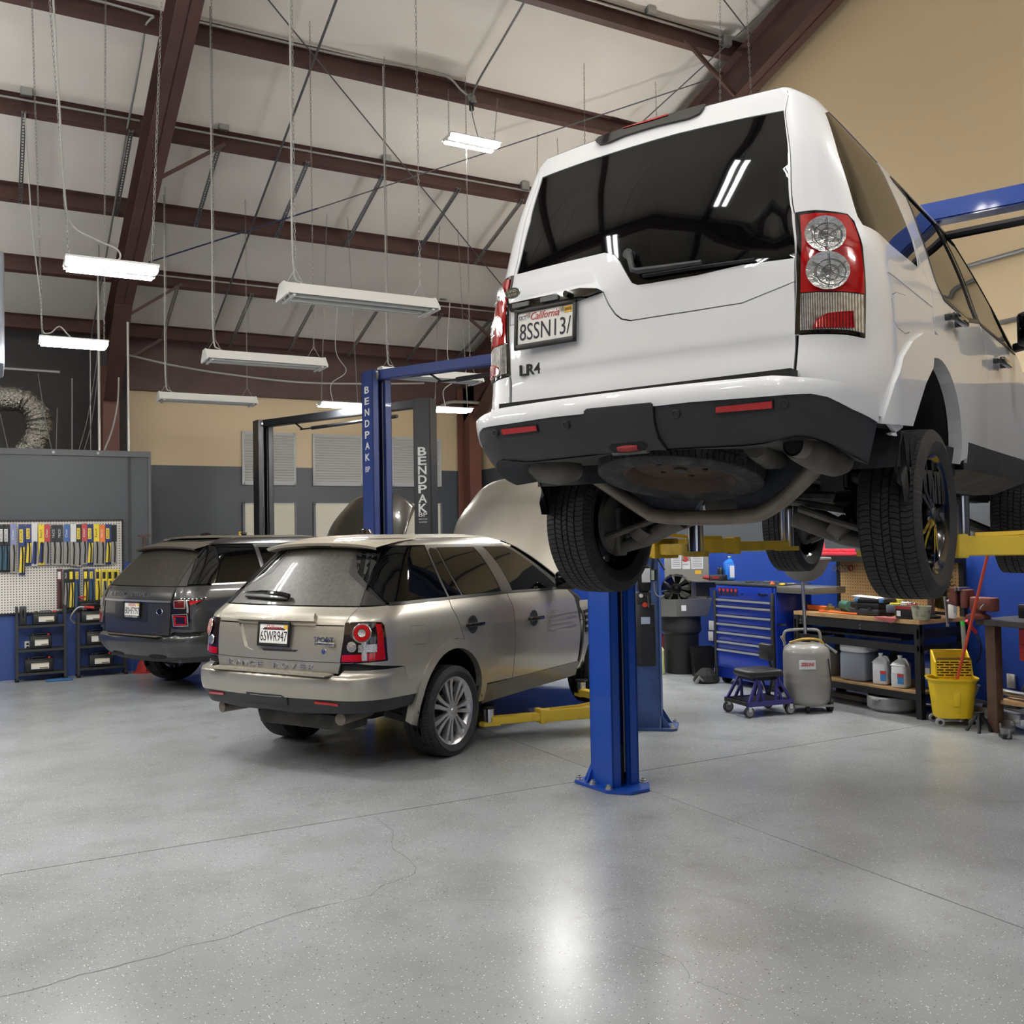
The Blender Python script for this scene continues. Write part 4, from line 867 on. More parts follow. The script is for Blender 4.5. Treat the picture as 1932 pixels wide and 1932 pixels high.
# ---------------------------------------------------------------- underside of the raised car
def lpt(sh, px, py, ax, val):
    o, d = sh.local_ray(px, py); t = (val-o[ax])/d[ax]; return Vector(o+t*d)
def under_lr4(root, sh):
    P = lambda px, py, x: lpt(sh, px, py, 0, x)
    fl = MB(); fl.span((-.95, -.72, .66), (3.3, .72, .74)); fl.build('floor_pan', M_under, root, 0)
    for s in (-1, 1):
        fl = MB(); fl.span((-.1, s*.44, .50), (3.2, s*.56, .62)); fl.build('chassis_rail', M_under, root, 0, bevel=.012)
    # spare wheel slung flat under the boot floor
    c = lpt(sh, 1283, 899, 0, -.60); T_ = Matrix.Rotation(math.radians(13), 4, 'Y'); R = Matrix.Translation(c) @ T_
    sp = empty('spare_wheel', (0, 0, 0), 0, root)
    o = mobj('tyre', tyre_mesh(.375, .235, .255), sp); o.matrix_local = Matrix.Translation(c) @ T_ @ Matrix.Translation((0, 0, .09)) @ Matrix.Rotation(math.pi/2, 4, 'X'); o.data = o.data.copy(); o.data.materials.clear(); o.data.materials.append(mat('dusty_spare_tyre', (46, 47, 47), .8, var=(16, (104, 101, 95), .52, .9)))
    MB().lathe([(0, .035), (.06, .035), (.075, .03), (.15, .045), (.21, .035), (.232, .0), (.248, -.012), (.258, -.006), (.262, .004)], 48, R).build('wheel_disc', M_rust, sp, 30)
    MB().lathe([(.0, .025), (.03, .025), (.03, .05)], 16, R).build('winch_plate', M_under, sp)
    h = MB()
    for i in range(5): a = 2*math.pi*i/5; h.cyl((.11*math.cos(a), .11*math.sin(a), .036), .012, .01, 10, R)
    h.build('stud_hole', M_gap, sp)
    # stained cross panel behind the spare with its notch
    x = -.30; pts = [(1130, 893), (1136, 910), (1160, 930), (1213, 964), (1232, 973), (1308, 974), (1312, 958), (1322, 944), (1380, 938), (1388, 945), (1393, 968), (1440, 965), (1475, 935), (1500, 905), (1516, 880), (1520, 850), (1440, 860), (1300, 870), (1160, 870)]
    L = [P(a, b, x) for a, b in pts]; m = MB(); n = len(L); m.add([tuple(p) for p in L]+[tuple(p+Vector((.04, 0, 0))) for p in L], [tuple(range(n)), tuple(range(n, 2*n))[::-1]]+[(i, (i+1) % n, (i+1) % n+n, i+n) for i in range(n)])
    m.build('cross_panel', M_crossm, root, 0)
    # exhaust: U-shaped pipe, silencers, tips
    MB().tube(bez([P(1068, 868, -.55), P(1095, 884, -.45), P(1140, 912, -.38), P(1215, 962, -.34), P(1240, 973, -.34), P(1310, 977, -.34), P(1400, 974, -.36), P(1440, 966, -.38), P(1480, 940, -.42), P(1520, 902, -.5), P(1548, 872, -.6)], 6), .036, 12).build('exhaust_pipe', M_pipe, root, 60)
    MB().tube([P(1590, 872, -.45), P(1575, 868, -.55), P(1545, 858, -.7), P(1515, 846, -.84), P(1500, 841, -.9)], [.05, .07, .072, .062, .05], 16).build('silencer', M_grime, root, 60)
    MB().tube([P(1512, 842, -.88), P(1496, 839, -.94)], [.05, .045], 16, False).build('exhaust_tip', M_pipe, root, 60)
    MB().tube([P(1505, 842, -.90), P(1498, 840, -.935)], [.04, .036], 14).build('exhaust_mouth', M_gap, root, 60)
    MB().tube([P(1085, 888, -.6), P(1060, 884, -.7), P(1025, 880, -.75), P(1000, 872, -.72)], [.05, .08, .08, .04], 16).build('silencer', M_grime, root, 60)
    MB().tube([P(1424, 842, -.75), P(1448, 860, -.5), P(1470, 868, -.3)], [.05, .06, .04], 10).build('heat_shield', M_grime, root, 60)
    # rear suspension
    for s in (1, -1):
        wy = s*.806
        MB().lathe([(.0, .0), (.09, .0), (.165, .02), (.175, .045), (.165, .05)], 28, Matrix.Translation((0, s*.68, .379)) @ Matrix.Rotation(s*-math.pi/2, 4, 'X')).build('brake_backplate', M_grime, root, 40)
        pr = [(.03, .0)]
        for i in range(6): pr += [(.072-.007*i, .012+.022*i), (.056-.006*i, .022+.022*i)]
        MB().lathe(pr, 20, Matrix.Translation((.0, s*.66, .40)) @ Matrix.Rotation(s*math.pi/2, 4, 'X')).build('driveshaft_boot', M_blackrub, root, 30)
        MB().tube([(.0, s*.52, .41), (.0, s*.2, .47)], .018, 10).build('driveshaft', M_grime, root)
        MB().tube([(-.14, s*.70, .30), (-.12, s*.5, .36), (-.1, s*.34, .42)], [.018, .016, .018], 8).build('toe_link', M_grime, root)
        la = MB(); la.tube([(-.02, s*.70, .235), (-.03, s*.52, .29), (-.05, s*.30, .385)], [.03, .045, .05], 10); la.tube([(.2, s*.32, .40), (.02, s*.64, .26)], .032, 8); la.build('lower_arm', M_grime, root, 50)
        MB().tube([(-.08, s*.55, .30), (-.08, s*.50, .35)], [.05, .055], 14).build('arm_bush', M_grime, root)
        MB().tube([(.02, s*.70, .52), (.0, s*.5, .58), (-.02, s*.34, .60)], [.025, .03, .03], 8).build('upper_arm', M_grime, root)
        MB().rbox((-.02, s*.685, .33), (.09, .05, .26), .02).build('knuckle', M_grime, root)
        MB().tube([(.08, s*.56, .3), (.1, s*.52, .75)], [.04, .055], 12).build('damper', M_dgrey, root)
        MB().lathe([(.06, 0), (.085, .03), (.07, .07), (.088, .11), (.07, .15), (.085, .19), (.06, .22)], 18, Matrix.Translation((.1, s*.52, .42))).build('air_spring', M_blackrub, root)
    MB().rbox((.05, 0, .5), (.28, .34, .18), .06).build('differential', M_under, root)
    MB().tube([(.2, 0, .5), (1.6, 0, .52), (2.4, 0, .54)], .04, 10).build('propshaft', M_under, root)
    MB().rbox((1.0, .3, .54), (1.0, .4, .12), .05).build('fuel_tank', M_under, root)
    MB().rbox((2.2, 0, .54), (.9, .6, .14), .06).build('gearbox_guard', M_under, root)
    for s in (1, -1):
        MB().tube([(2.885, s*.68, .25), (2.9, s*.3, .42)], [.035, .045], 8).build('front_lower_arm', M_grime, root); MB().lathe([(.0, .0), (.165, .02), (.165, .04)], 20, Matrix.Translation((2.885, s*.68, .379)) @ Matrix.Rotation(s*-math.pi/2, 4, 'X')).build('front_backplate', M_grime, root)
under_lr4(lr, lr_cab)
# ---------------------------------------------------------------- two-post lifts
M_blue = mat('lift_blue', (20, 72, 170), .35, coat=.3)
M_bluew = mat('lift_blue_worn', (58, 84, 138), .5, var=(6, (38, 60, 110), .4, .75))
M_bluef = mat('lift_blue_faded', (40, 62, 126), .4, coat=.2)
M_lblk = mat('lift_charcoal', (42, 44, 48), .4, var=(9, (36, 38, 42), .4, .8))
M_yel = mat('lift_yellow', (232, 200, 66), .5, var=(7, (196, 164, 52), .55, .85))
M_yeld = mat('lift_yellow_dark', (198, 164, 40), .5, var=(7, (150, 122, 34), .5, .85))
M_wlet = mat('white_lettering', (228, 230, 228), .5)
M_anch = mat('anchor_zinc', (190, 190, 186), .3, .8)
def post(parent, x, y, facing, m, H=3.6, W=.235, Dp=.24, name='lift_post', letters=None, wedge=True):
    """C column, open side along local +x rotated by facing; placed under parent"""
    facing += math.radians(20)*(1 if facing > 0 else -1)   # asymmetric lift: columns turned towards the rear
    e = empty(name, (x, y, 0), facing, parent); t = .012; lip = .075
    c = MB(); c.span((-Dp/2, -W/2, .02), (-Dp/2+t, W/2, H))
    for s in (-1, 1):
        c.span((-Dp/2, s*W/2, .02), (Dp/2, s*(W/2-t), H)); c.span((Dp/2-t, s*W/2, .02), (Dp/2, s*(W/2-lip), H)); c.span((Dp/2-.05, s*(W/2-lip+.006), .02), (Dp/2, s*(W/2-lip), H))
    c.build('column', m, e, 0)
    b = MB(); b.prism([(-.22, -.19), (.14, -.19), (.27, -.08), (.27, .08), (.14, .19), (-.22, .19), (-.26, .15), (-.26, -.15)], 0, .022, 'z')
    b.build('base_plate', m, e, 0, bevel=.003)
    for s in (-1, 1): MB().prism([(s*(W/2), .02), (s*(W/2+.05), .02), (s*W/2, .12)], -Dp/2, -Dp/2+.012, 'x').build('gusset', m, e, 0); MB().prism([(-Dp/2, .02), (-Dp/2-.08, .02), (-Dp/2, .15)], s*W/2, s*(W/2-.012), 'y').build('gusset', m, e, 0)
    for a, q in ((-.22, -.15), (-.22, .15), (.12, -.155), (.12, .155), (-.05, -.16)):
        MB().lathe([(.0, .055), (.012, .055), (.012, .045), (.02, .042), (.02, .03), (.028, .028), (.028, .022)], 8, Matrix.Translation((a, q, 0))).build('anchor_bolt', M_anch, e, 20)
    for s in (-1, 1): MB().tube([(.06, s*.03+.01, .1), (.06, s*.03+.01, H-.1)], .007, 6).build('cable', M_dcord, e)
    MB().box((.02, -.01, .14), (.05, .1, .28)).build('cable_guard', M_dgrey, e, 0)
    MB().cyl((.07, .05, H-.06), .07, .03, 20, ax='y').build('pulley', M_steel, e); MB().cyl((.07, -.06, H-.06), .07, .03, 20, ax='y').build('pulley', M_steel, e)
    return e
def letters_down(e, word, M0, h, gap, m, w=.1):
    for i, ch in enumerate(word): text('letter', ch, M0 @ Matrix.Translation((0, -i*gap, 0)), m, e, w, h, .001, 0, .02)
def carriage(parent, x, y, facing, z, m=None):
    e = MB(); R = Matrix.Translation((x, y, 0)) @ Matrix.Rotation(facing, 4, 'Z')
    e.box((.02, 0, z+.35), (.16, .14, .7), R); e.box((.17, 0, z), (.2, .34, .12), R); e.box((.17, 0, z-.07), (.22, .36, .015), R); e.box((.17, 0, z+.07), (.22, .36, .015), R)
    return e.build('carriage', m or M_yel, parent, 0, bevel=.004)
def arm(parent, a, b, z, m, pad_h=.16, w0=.075, w1=.05):
    """telescopic arm from pivot a to pad b (lift coordinates), with restraint bar and pad"""
    a = Vector((a[0], a[1], z)); b = Vector((b[0], b[1], z)); d = b-a; L = d.length; R = Matrix.Translation(a) @ Matrix.Rotation(math.atan2(d.y, d.x), 4, 'Z')
    e = empty('lift_arm', (0, 0, 0), 0, parent)
    MB().box((L*.3, 0, 0), (L*.62, w0*2, .1), R).build('outer_tube', m, e, 0, bevel=.006)
    MB().box((L*.62, 0, 0), (.05, w0*2.15, .12), R).build('collar', m, e, 0, bevel=.004)
    MB().box((L*.78, 0, -.005), (L*.42, w1*2, .065), R).build('inner_tube', m, e, 0, bevel=.004)
    MB().prism([(L*.93, -w1), (L+.06, -w1), (L+.09, 0), (L+.06, w1), (L*.93, w1)], -.045, -.015, 'z', R).build('pad_bracket', m, e, 0)
    MB().tube([R @ Vector((0, 0, .11)), R @ Vector((L*.34, .02, .062)), R @ Vector((L*.55, .02, .056))], .014, 4).build('restraint_bar', m, e, 0)
    MB().lathe([(0, pad_h), (.045, pad_h), (.045, -.02), (0, -.02)], 20, Matrix.Translation(b)).build('pad_stem', M_chrome, e)
    MB().lathe([(0, pad_h+.025), (.06, pad_h+.025), (.065, pad_h+.01), (.05, pad_h)], 20, Matrix.Translation(b)).build('pad', M_blackrub, e)
    return e
def beam(parent, a, b, z, m, bar=True):
    a = Vector((a[0], a[1], z)); b = Vector((b[0], b[1], z)); d = b-a; R = Matrix.Translation(a) @ Matrix.Rotation(math.atan2(d.y, d.x), 4, 'Z'); L = d.length
    e = MB(); e.box((L/2, 0, 0), (L+.1, .13, .11), R); e.build('overhead_beam', m, parent, 0, bevel=.01)
    if bar:
        MB().tube([R @ Vector((.75, .0, -.055)), R @ Vector((.9, .0, -.15))], .012, 6).build('shutoff_bracket', M_black, parent)
        MB().tube([R @ Vector((.85, .0, -.15)), R @ Vector((1.1, 0, -.15))], .012, 8).build('shutoff_rod', M_black, parent); MB().tube([R @ Vector((1.1, .0, -.15)), R @ Vector((L-.5, 0, -.13))], .026, 8).build('shutoff_bar', M_black, parent)
# lift under the white car (car coordinates: x forward, y left)
h = .42867
lift1 = thing('two_post_lift', 'bright blue two-post lift with raised yellow arms under the white car', 'car lift', (3.2967, 3.6647, 0), h, 'two-post lifts')
LX, RX = (1.30, 1.54), (1.30, -1.64)
post(lift1, *LX, -math.pi/2, M_blue); post(lift1, *RX, math.pi/2, M_blue)
za = 1.438+.585-.36
for s, px in ((1, LX), (-1, RX)):
    carriage(lift1, px[0], px[1], -s*math.pi/2, za+.0)
    arm(lift1, (1.08, px[1]-s*.22), (.52, s*.50), za, M_yeld if s > 0 else M_yel, .30); arm(lift1, (1.36, px[1]-s*.22), (2.15, s*.58), za, M_yeld if s > 0 else M_yel, .30)
beam(lift1, LX, RX, 3.55, M_blue)
# lift of the champagne car
h2 = math.radians(28.5); C2 = Vector((5.27, 7.13)); lf2 = Vector((-math.sin(h2), math.cos(h2))); mid2 = C2+lf2*1.6
lift2 = thing('two_post_lift', 'blue two-post lift with power unit standing over the champagne car', 'car lift', (mid2.x, mid2.y, 0), h2, 'two-post lifts')
e = post(lift2, 0, 1.6, -math.pi/2, M_bluef)
letters_down(e, 'BENDPAK', frame((.0, -.1185, 3.39), (1, 0, 0), (0, 0, 1)), .078, .123, M_wlet, .1)
text('logo', 'BP', frame((0, -.1185, 2.52), (1, 0, 0), (0, 0, 1)), M_wlet, e, .1, .06, .001)
e = post(lift2, 0, -1.6, math.pi/2, M_bluew); beam(lift2, (0, 1.6), (0, -1.6), 3.55, M_bluef)
zb = .17
for s in (1, -1):
    carriage(lift2, 0, s*1.6, -s*math.pi/2, zb)
    arm(lift2, (-.14, s*1.38), (-1.15, s*.62), zb, M_yel, .1); arm(lift2, (.14, s*1.38), (.55, s*.6), zb, M_yel, .1)
# lift of the dark car
h3 = .43532; C3 = Vector((2.4388, 12.2598)); mid3 = C3+Vector((math.cos(h3), math.sin(h3)))*2.13
lift3 = thing('two_post_lift', 'charcoal two-post lift with white lettering behind the dark car', 'car lift', (mid3.x, mid3.y, 0), h3, 'two-post lifts')
e1 = post(lift3, 0, 1.65, -math.pi/2, M_lblk); e = post(lift3, 0, -1.65, math.pi/2, M_lblk); beam(lift3, (0, 1.65), (0, -1.65), 3.55, M_lblk)
M0 = frame((0, .1185, 2.9), (-1, 0, 0), (0, 0, 1))
letters_down(e, 'BENDPAK', M0, .112, .124, M_wlet, .12); text('logo', 'BP', Matrix.Translation((0, 0, -.83)) @ M0, M_wlet, e, .12, .055, .001)
for i, (tx, dz, ww) in enumerate((('MADE TO LAST', -.89, .12), ('ALI CERTIFIED', -.93, .11))): text('small_print', tx, Matrix.Translation((0, 0, dz)) @ M0, M_wlet, e, ww, .016, .001)
for s in (1, -1):
    carriage(lift3, 0, s*1.65, -s*math.pi/2, .17, M_dgrey); arm(lift3, (-.14, s*1.43), (-1.2, s*.62), .17, M_yel, .1); arm(lift3, (.14, s*1.43), (.45, s*.6), .17, M_yel, .1)
# ---------------------------------------------------------------- the champagne car
M_champ = mat('champagne_metallic', (172, 167, 155), .33, .6, coat=1.)
M_champd = mat('champagne_dusty_roof', (186, 177, 158), .5, .1, coat=.4)
M_dglass = mat('dusty_rear_glass', (40, 37, 32), .42, coat=.12, var=(30, (70, 64, 55), .35, .9))
M_pillar = mat('pillar_dark_gloss', (34, 34, 35), .3, coat=.15)
M_silver = mat('silver_alloy', (196, 196, 198), .28, .85)
M_int = mat('dark_interior', (26, 25, 24), .7)
def hood_up(root, x0, z0, L, W, lean, m, name='bonnet'):
    """bonnet propped open: hinge at x0, leaning forward"""
    d = Vector((math.sin(lean), 0, math.cos(lean))); n = Vector((-math.cos(lean), 0, math.sin(lean))); nu, nv = 32, 24; v = []; f = []
    for j in range(nv+1):
        t = j/nv
        for i in range(nu+1):
            s = -1+2*i/nu; tt = t*(1-.14*abs(s)**3.5); hwd = W*(1-.05*t-.16*max(0, t-.7)**1.5*3)
            p = Vector((x0, s*hwd, z0))+d*L*tt+n*(.055*(1-abs(s)**2.4)+.05*math.sin(min(1, t*1.1)*math.pi*.9)-.10*max(0, t-.72)**1.6*6-.06*abs(s)**6)
            v.append(tuple(p))
    k = nu+1
    for j in range(nv):
        for i in range(nu): f.append((j*k+i, j*k+i+1, (j+1)*k+i+1, (j+1)*k+i))
    o = MB().add(v, f).build(name, m, root, 60); sm = o.modifiers.new('thick', 'SOLIDIFY'); sm.thickness = .02; sm.offset = -1
    for s in (-1, 1): MB().tube([(x0+.05, s*W*.85, z0-.02), (x0+.25, s*W*.8, z0+L*.45)], .012, 6).build('bonnet_strut', M_black, o)
    # crease lines
    for s in (-.72, .72):
        pts = []
        for j in range(1, nv): q = v[j*k+int((s+1)/2*nu)]; pts.append(Vector(q)+n*.0)
        MB().tube(pts, .004, 4).build('bonnet_crease', M_gap, o)
    return o
def front_bits(root, low, zt, m, wb, arch_r, arch_z):
    fe = low.loop(('s', 2.2, .42), ('s', wb-arch_r, .42), *[('s', wb+arch_r*math.cos(a), arch_z+arch_r*math.sin(a)) for a in [math.radians(178-176*i/14) for i in range(15)]], ('u', low.ud+.02, .42), ('u', low.umax, .42), ('u', low.umax, zt-.12), ('u', low.ud, zt-.1), ('s', 2.9, zt-.03), ('s', 2.2, zt-.02))
    both(low, 'front_fender', [fe], m)
    MB().span((2.0, -.7, .3), (3.45, .7, zt-.25)).build('engine_bay', M_gap, root, 0)
    for s in (1, -1): arch_liner(root, wb, arch_z, arch_r+.02, .91, .5, M_gap, -s)
def spoiler(root, xf_, zf, wf, xt, zt_, wt, m, drop=.035):
    """wedge that carries the roof skin out over the rear window"""
    n = 18; v = []; f = []
    for x, z, w_, c in ((xf_, zf, wf, .03), ((xf_+xt)/2, (zf+zt_)/2+.012, (wf+wt)/2, .03), (xt+.03, zt_+.008, wt, .03), (xt, zt_, wt*.985, .03), (xt+.015, zt_-drop*.6, wt*.97, .03), (xt+.12, zt_-drop, wt*.95, .02)):
        for i in range(n+1):
            t = -1+2*i/n; v.append((x+.05*t*t*(1 if x < xf_ else .3), t*w_, z+c*(1-t*t)-.012*abs(t)**8))
    k = n+1
    for j in range(5):
        for i in range(n): f.append((j*k+i, j*k+i+1, (j+1)*k+i+1, (j+1)*k+i))
    return MB().add(v, f).build('spoiler', m, root, 40)
rs = thing('champagne_suv', 'dusty champagne sport SUV with bonnet up on the middle lift', 'car', (2.8146, 7.8405, 0), .52565)
def make_rrs(root):
    hw = [(.25, .82), (.4, .88), (.6, .925), (.8, .94), (1.0, .94), (1.16, .92), (1.26, .885), (1.4, .82), (1.55, .745), (1.66, .68), (1.72, .63), (1.76, .55)]
    xr = [(.25, -.95), (.5, -1.06), (.8, -1.085), (1.1, -1.055), (1.17, -1.035), (1.25, -.935), (1.45, -.75), (1.66, -.555), (1.76, -.44)]
    cab = Shell(root, hw, xr, [(.25, 2.65), (1.1, 2.65), (1.24, 2.45), (1.66, 1.75), (1.76, 1.45)], (.30, .27), (.25, .25), .055, .16)
    low = Shell(root, [(.25, .82), (.4, .88), (.6, .925), (.8, .94), (1.0, .93), (1.12, .88)], [(.25, -.95), (1.12, -1.05)], [(.25, 3.4), (.5, 3.64), (.9, 3.62), (1.12, 3.45)], (.3, .27), (.42, .4), .055, .14)
    A = lambda g=0, x=0: cab.loop(*[('s', x+(.43+g)*math.cos(a), .44+(.43+g)*math.sin(a)) for a in [math.radians(-30+240*i/20) for i in range(21)]])
    inner = cab.loop(('u', -cab.uc, .5), ('u', cab.uc, .5), ('u', cab.uc, 1.1), ('u', cab.umax, 1.26), ('u', cab.umax, 1.755), ('u', -cab.umax, 1.755), ('u', -cab.umax, 1.26), ('u', -cab.uc, 1.1), step=.12)
    panel(cab, 'inner_shell', [inner, A(.02), flip(A(.02))], M_gap, off=-.02, grid=.12, skirt=False)
    E = .655
    # rear window and tailgate
    gl = cab.loop(('r', E+.03, 1.255), ('r', -E-.03, 1.255), ('r', -.60, 1.5), ('r', -.56, 1.70), ('r', .56, 1.70), ('r', .60, 1.5))
    gw = panel(cab, 'rear_window', [gl], M_dglass, off=-.002, gap=.004)
    up_ = cab.loop((413, 1171), (530, 1176), (649, 1178), ('r', -E-.03, 1.25), ('r', E+.03, 1.25)); up_ = cab.loop(('r', E, 1.123), ('r', -E, 1.123), ('r', -E-.03, 1.25), ('r', E+.03, 1.25))
    panel(cab, 'tailgate', [up_], M_champ, gap=.002)
    lg = cab.loop(('r', E, 1.118), ('r', -E, 1.118), ('r', -.635, .855), ('r', .635, .855))
    rec = cab.loop((451, 1172), (596, 1178), (590, 1200), (578, 1226), (560, 1230), (475, 1226), (462, 1220), (456, 1195))
    lgo = panel(cab, 'lower_tailgate', [lg, rec], M_champ, gap=.002, th=.03)
    panel(cab, 'plate_recess', [rec], M_champ, parent=lgo, off=-.015, th=.004)
    S = lambda px, py, o=0.: Vector(cab.S(*[np.array([q]) for q in cab.pick(px, py)])[0]+cab.N(*[np.array([q]) for q in cab.pick(px, py)])[0]*o)
    gb = cab.loop((450, 1158), (597, 1161), (597, 1174), (450, 1169)); panel(cab, 'plate_garnish', [gb], M_champ, parent=lgo, off=.028, th=.04)
    panel(cab, 'recess_dark_lip', [cab.loop((492, 1223), (560, 1226), (552, 1231), (497, 1229))], M_trim, parent=lgo, off=-.01, th=.01)  # dark trim strip along the lower edge of the recess
    M = frame(S(517.5, 1196, .0)+Vector((-.004, 0, 0)), (0, -1, 0), (.1, 0, 1))
    pl = plate(root, M, .305, 'California', M_black, '6SWR947')
    MB().rbox(S(517.5, 1196, .0)+Vector((.012, 0, 0)), (.03, .25, .1), .01).build('plate_mount', M_trim, root)
    text('badge_lettering', 'SPORT', frame(S(612, 1207, .002), (0, -1, 0), (.1, 0, 1)), M_chrome, root, .19, .038, .004, 0, .01)
    MB().rbox((0, 0, 0), (.2, .028, .006), .006, 2, frame(S(612, 1215.5, .004), (0, -1, 0), (.1, 0, 1))).build('badge', M_silver, root)
    text('badge_small_lettering', 'SUPERCHARGED', frame(S(612, 1215.5, .009), (0, -1, 0), (.1, 0, 1)), M_trim, root, .18, .016, .0008)
    MB().lathe([(0, .004), (.02, .005), (.024, 0)], 20, frame(S(611, 1229, 0.), (0, -1, 0), (.05, 0, 1))).build('lock', M_chrome, root)
    # spoiler
    spl = spoiler(root, -.05, 1.765, .60, -.60, 1.70, .60, M_champd)
    panel(cab, 'high_brake_light', [cab.loop(('r', .13, 1.672), ('r', -.13, 1.672), ('r', -.13, 1.69), ('r', .13, 1.69))], M_smoke, parent=spl, off=.06, th=.03)
    # lights
    lt = cab.loop((651, 1175), (690, 1173), (720, 1174), (725, 1180), (732, 1246), (690, 1250), (641, 1252), (646, 1215))
    rd = cab.loop((708, 1177), (719, 1178), (727, 1244), (690, 1248), (645, 1249), (646, 1236), (690, 1234), (711, 1230), (713, 1205))
    ring = cab.pick(683, 1195); lamp2 = cab.pick(664, 1221)
    bar = cab.loop((676, 1217), (711, 1215), (711, 1230), (676, 1231)); vb = cab.loop((680, 1183), (689, 1183), (692, 1246), (683, 1247))
    for s in (1, -1):
        F = (lambda l: l) if s > 0 else flip
        t = panel(cab, 'tail_light', [F(lt)], M_smoke, off=.002, gap=.002, th=.03)
        panel(cab, 'red_lens', [F(rd)], M_redlens, parent=t, off=.006, th=.006); panel(cab, 'clear_bar', [F(bar)], M_clear, parent=t, off=.007, th=.006); panel(cab, 'clear_column', [F(vb)], M_clear, parent=t, off=.009, th=.006)
        for (u, z), prof, mm, nm in ((ring, [(.03, .002), (.034, .01), (.058, .01), (.062, .002)], M_redlens, 'red_ring'), (ring, [(0, .006), (.028, .008), (.031, .002)], M_clear, 'ring_centre'), (ring, [(.062, .004), (.067, .007), (.071, .002)], M_clear, 'ring_rim'), (lamp2, [(0, .012), (.034, .01), (.04, .002)], M_clear, 'round_lamp')):
            o = cab.S(np.array([s*u]), np.array([z]))[0]; n = cab.N(np.array([s*u]), np.array([z]))[0]
            MB().lathe(prof, 24, Matrix.Translation(Vector(o)+Vector(n)*.005) @ Vector(n).to_track_quat('Z', 'Y').to_matrix().to_4x4()).build(nm, mm, t)
    # quarters, pillars, windows
    g1 = [('s', .0, 1.265), ('s', .03, 1.15), ('s', .10, 1.0), ('s', .17, .87)]
    q = cab.loop(('r', -E, .86), ('r', -E, 1.12), ('r', -E-.03, 1.25), ('s', -.55, 1.265), ('s', -.005, 1.265), *[(a, x-.004, z) for a, x, z in g1], *arc(0, .44, .5, 62, 165, 12), ('s', -.60, .66), ('s', -.66, .80), ('u', cab.u1+.03, .86))
    fuel = cab.loop((776, 1181), (804, 1180), (810, 1186), (811, 1207), (805, 1214), (782, 1216), (776, 1210), (775, 1188))
    both(cab, 'rear_quarter', [q, grow(lt, .002), grow(fuel, .002)], M_champ, gap=.002, grid=.045); both(cab, 'fuel_flap', [fuel], M_champ)
    pil = cab.loop(('r', -E-.03, 1.262), ('r', -.605, 1.5), ('r', -.565, 1.66), ('r', -.56, 1.70), ('s', -.25, 1.70), ('s', -.42, 1.65), ('s', -.63, 1.5), ('s', -.80+.12, 1.262))
    both(cab, 'rear_pillar', [pil], M_pillar, gap=.001)
    qw = cab.loop(('s', -.66, 1.275), ('s', -.58, 1.5), ('s', -.40, 1.66), ('s', -.3, 1.685), ('s', -.015, 1.69), ('s', -.01, 1.275)); both(cab, 'quarter_window', [qw], M_glass, off=.0, gap=.001)
    rr_ = cab.loop(('r', -.56, 1.705), ('s', -.2, 1.70), ('s', 1.02, 1.70), ('s', 1.3, 1.66), ('s', 1.3, 1.755), ('s', -.1, 1.755), ('r', -.55, 1.755)); both(cab, 'roof_rail_panel', [rr_], M_champ, gap=.001)
    d1 = cab.loop(*g1, *arc(0, .44, .50, 58, 8, 8), ('s', .92, .50), ('s', .94, .85), ('s', .93, 1.1), ('s', .89, 1.262), ('s', .0, 1.266))
    d2 = cab.loop(('s', .925, .50), ('s', 2.18, .50), ('s', 2.2, .85), ('s', 2.12, 1.1), ('s', 2.0, 1.235), ('s', 1.95, 1.25), ('s', .895, 1.262), ('s', .935, 1.1), ('s', .945, .85))
    w0 = cab.loop(('s', .02, 1.28), ('s', .19, 1.28), ('s', .12, 1.66), ('s', .05, 1.675), ('s', .02, 1.66)); w1 = cab.loop(('s', .215, 1.28), ('s', .80, 1.275), ('s', .67, 1.67), ('s', .145, 1.675))
    w2 = cab.loop(('s', 1.0, 1.27), ('s', 1.84, 1.255), ('s', 1.72, 1.36), ('s', 1.3, 1.63), ('s', 1.2, 1.665), ('s', .84, 1.67))
    bpl = cab.loop(('s', .81, 1.272), ('s', .99, 1.268), ('s', .83, 1.672), ('s', .68, 1.672))
    sil = cab.loop(('s', .46, .50), ('s', 2.2, .50), ('s', 2.2, .36), ('s', .50, .34), ('s', .44, .42))
    for s in (1, -1):
        F = (lambda l: l) if s > 0 else flip
        panel(cab, 'window_surround', [F(cab.loop(('s', .0, 1.266), ('s', .9, 1.262), ('s', 1.95, 1.25), ('s', 1.85, 1.3), ('s', 1.36, 1.64), ('s', 1.22, 1.70), ('s', .0, 1.70)))], M_pillar, off=-.001)
        for d, ws_, hx in ((d1, (w0, w1), (892, 1178)), (d2, (w2,), (1007, 1166))):
            o = panel(cab, 'door', [F(d)], M_champ, gap=.003, grid=.05)
            for w_ in ws_: panel(cab, 'door_window', [F(w_)], M_glass, parent=o, off=.002, th=.004)
            u, z = cab.pick(*hx); p0 = Vector(cab.S(np.array([s*u]), np.array([z]))[0]); M = frame(p0, (1, 0, 0), (0, 0, 1)) if s > 0 else frame(p0, (-1, 0, 0), (0, 0, 1))
            MB().rbox((0, 0, .04), (.23, .034, .025), .01, 3, M).rbox((-.09, 0, .02), (.03, .03, .04), .008, 2, M).rbox((.09, 0, .02), (.03, .03, .04), .008, 2, M).build('door_handle', M_gloss, o, 40)
            MB().lathe([(0, -.0), (.06, .002), (.075, .003)], 20, M).build('handle_cup', M_trim, o)
        panel(cab, 'pillar_trim', [F(bpl)], M_pillar, off=.004)
        strip(cab, 'belt_moulding', [(s*u, z) for u, z in cab.loop(('s', -.66, 1.266), ('s', .88, 1.262), ('s', 1.9, 1.245), closed=False)], .022, M_black, None, .006)
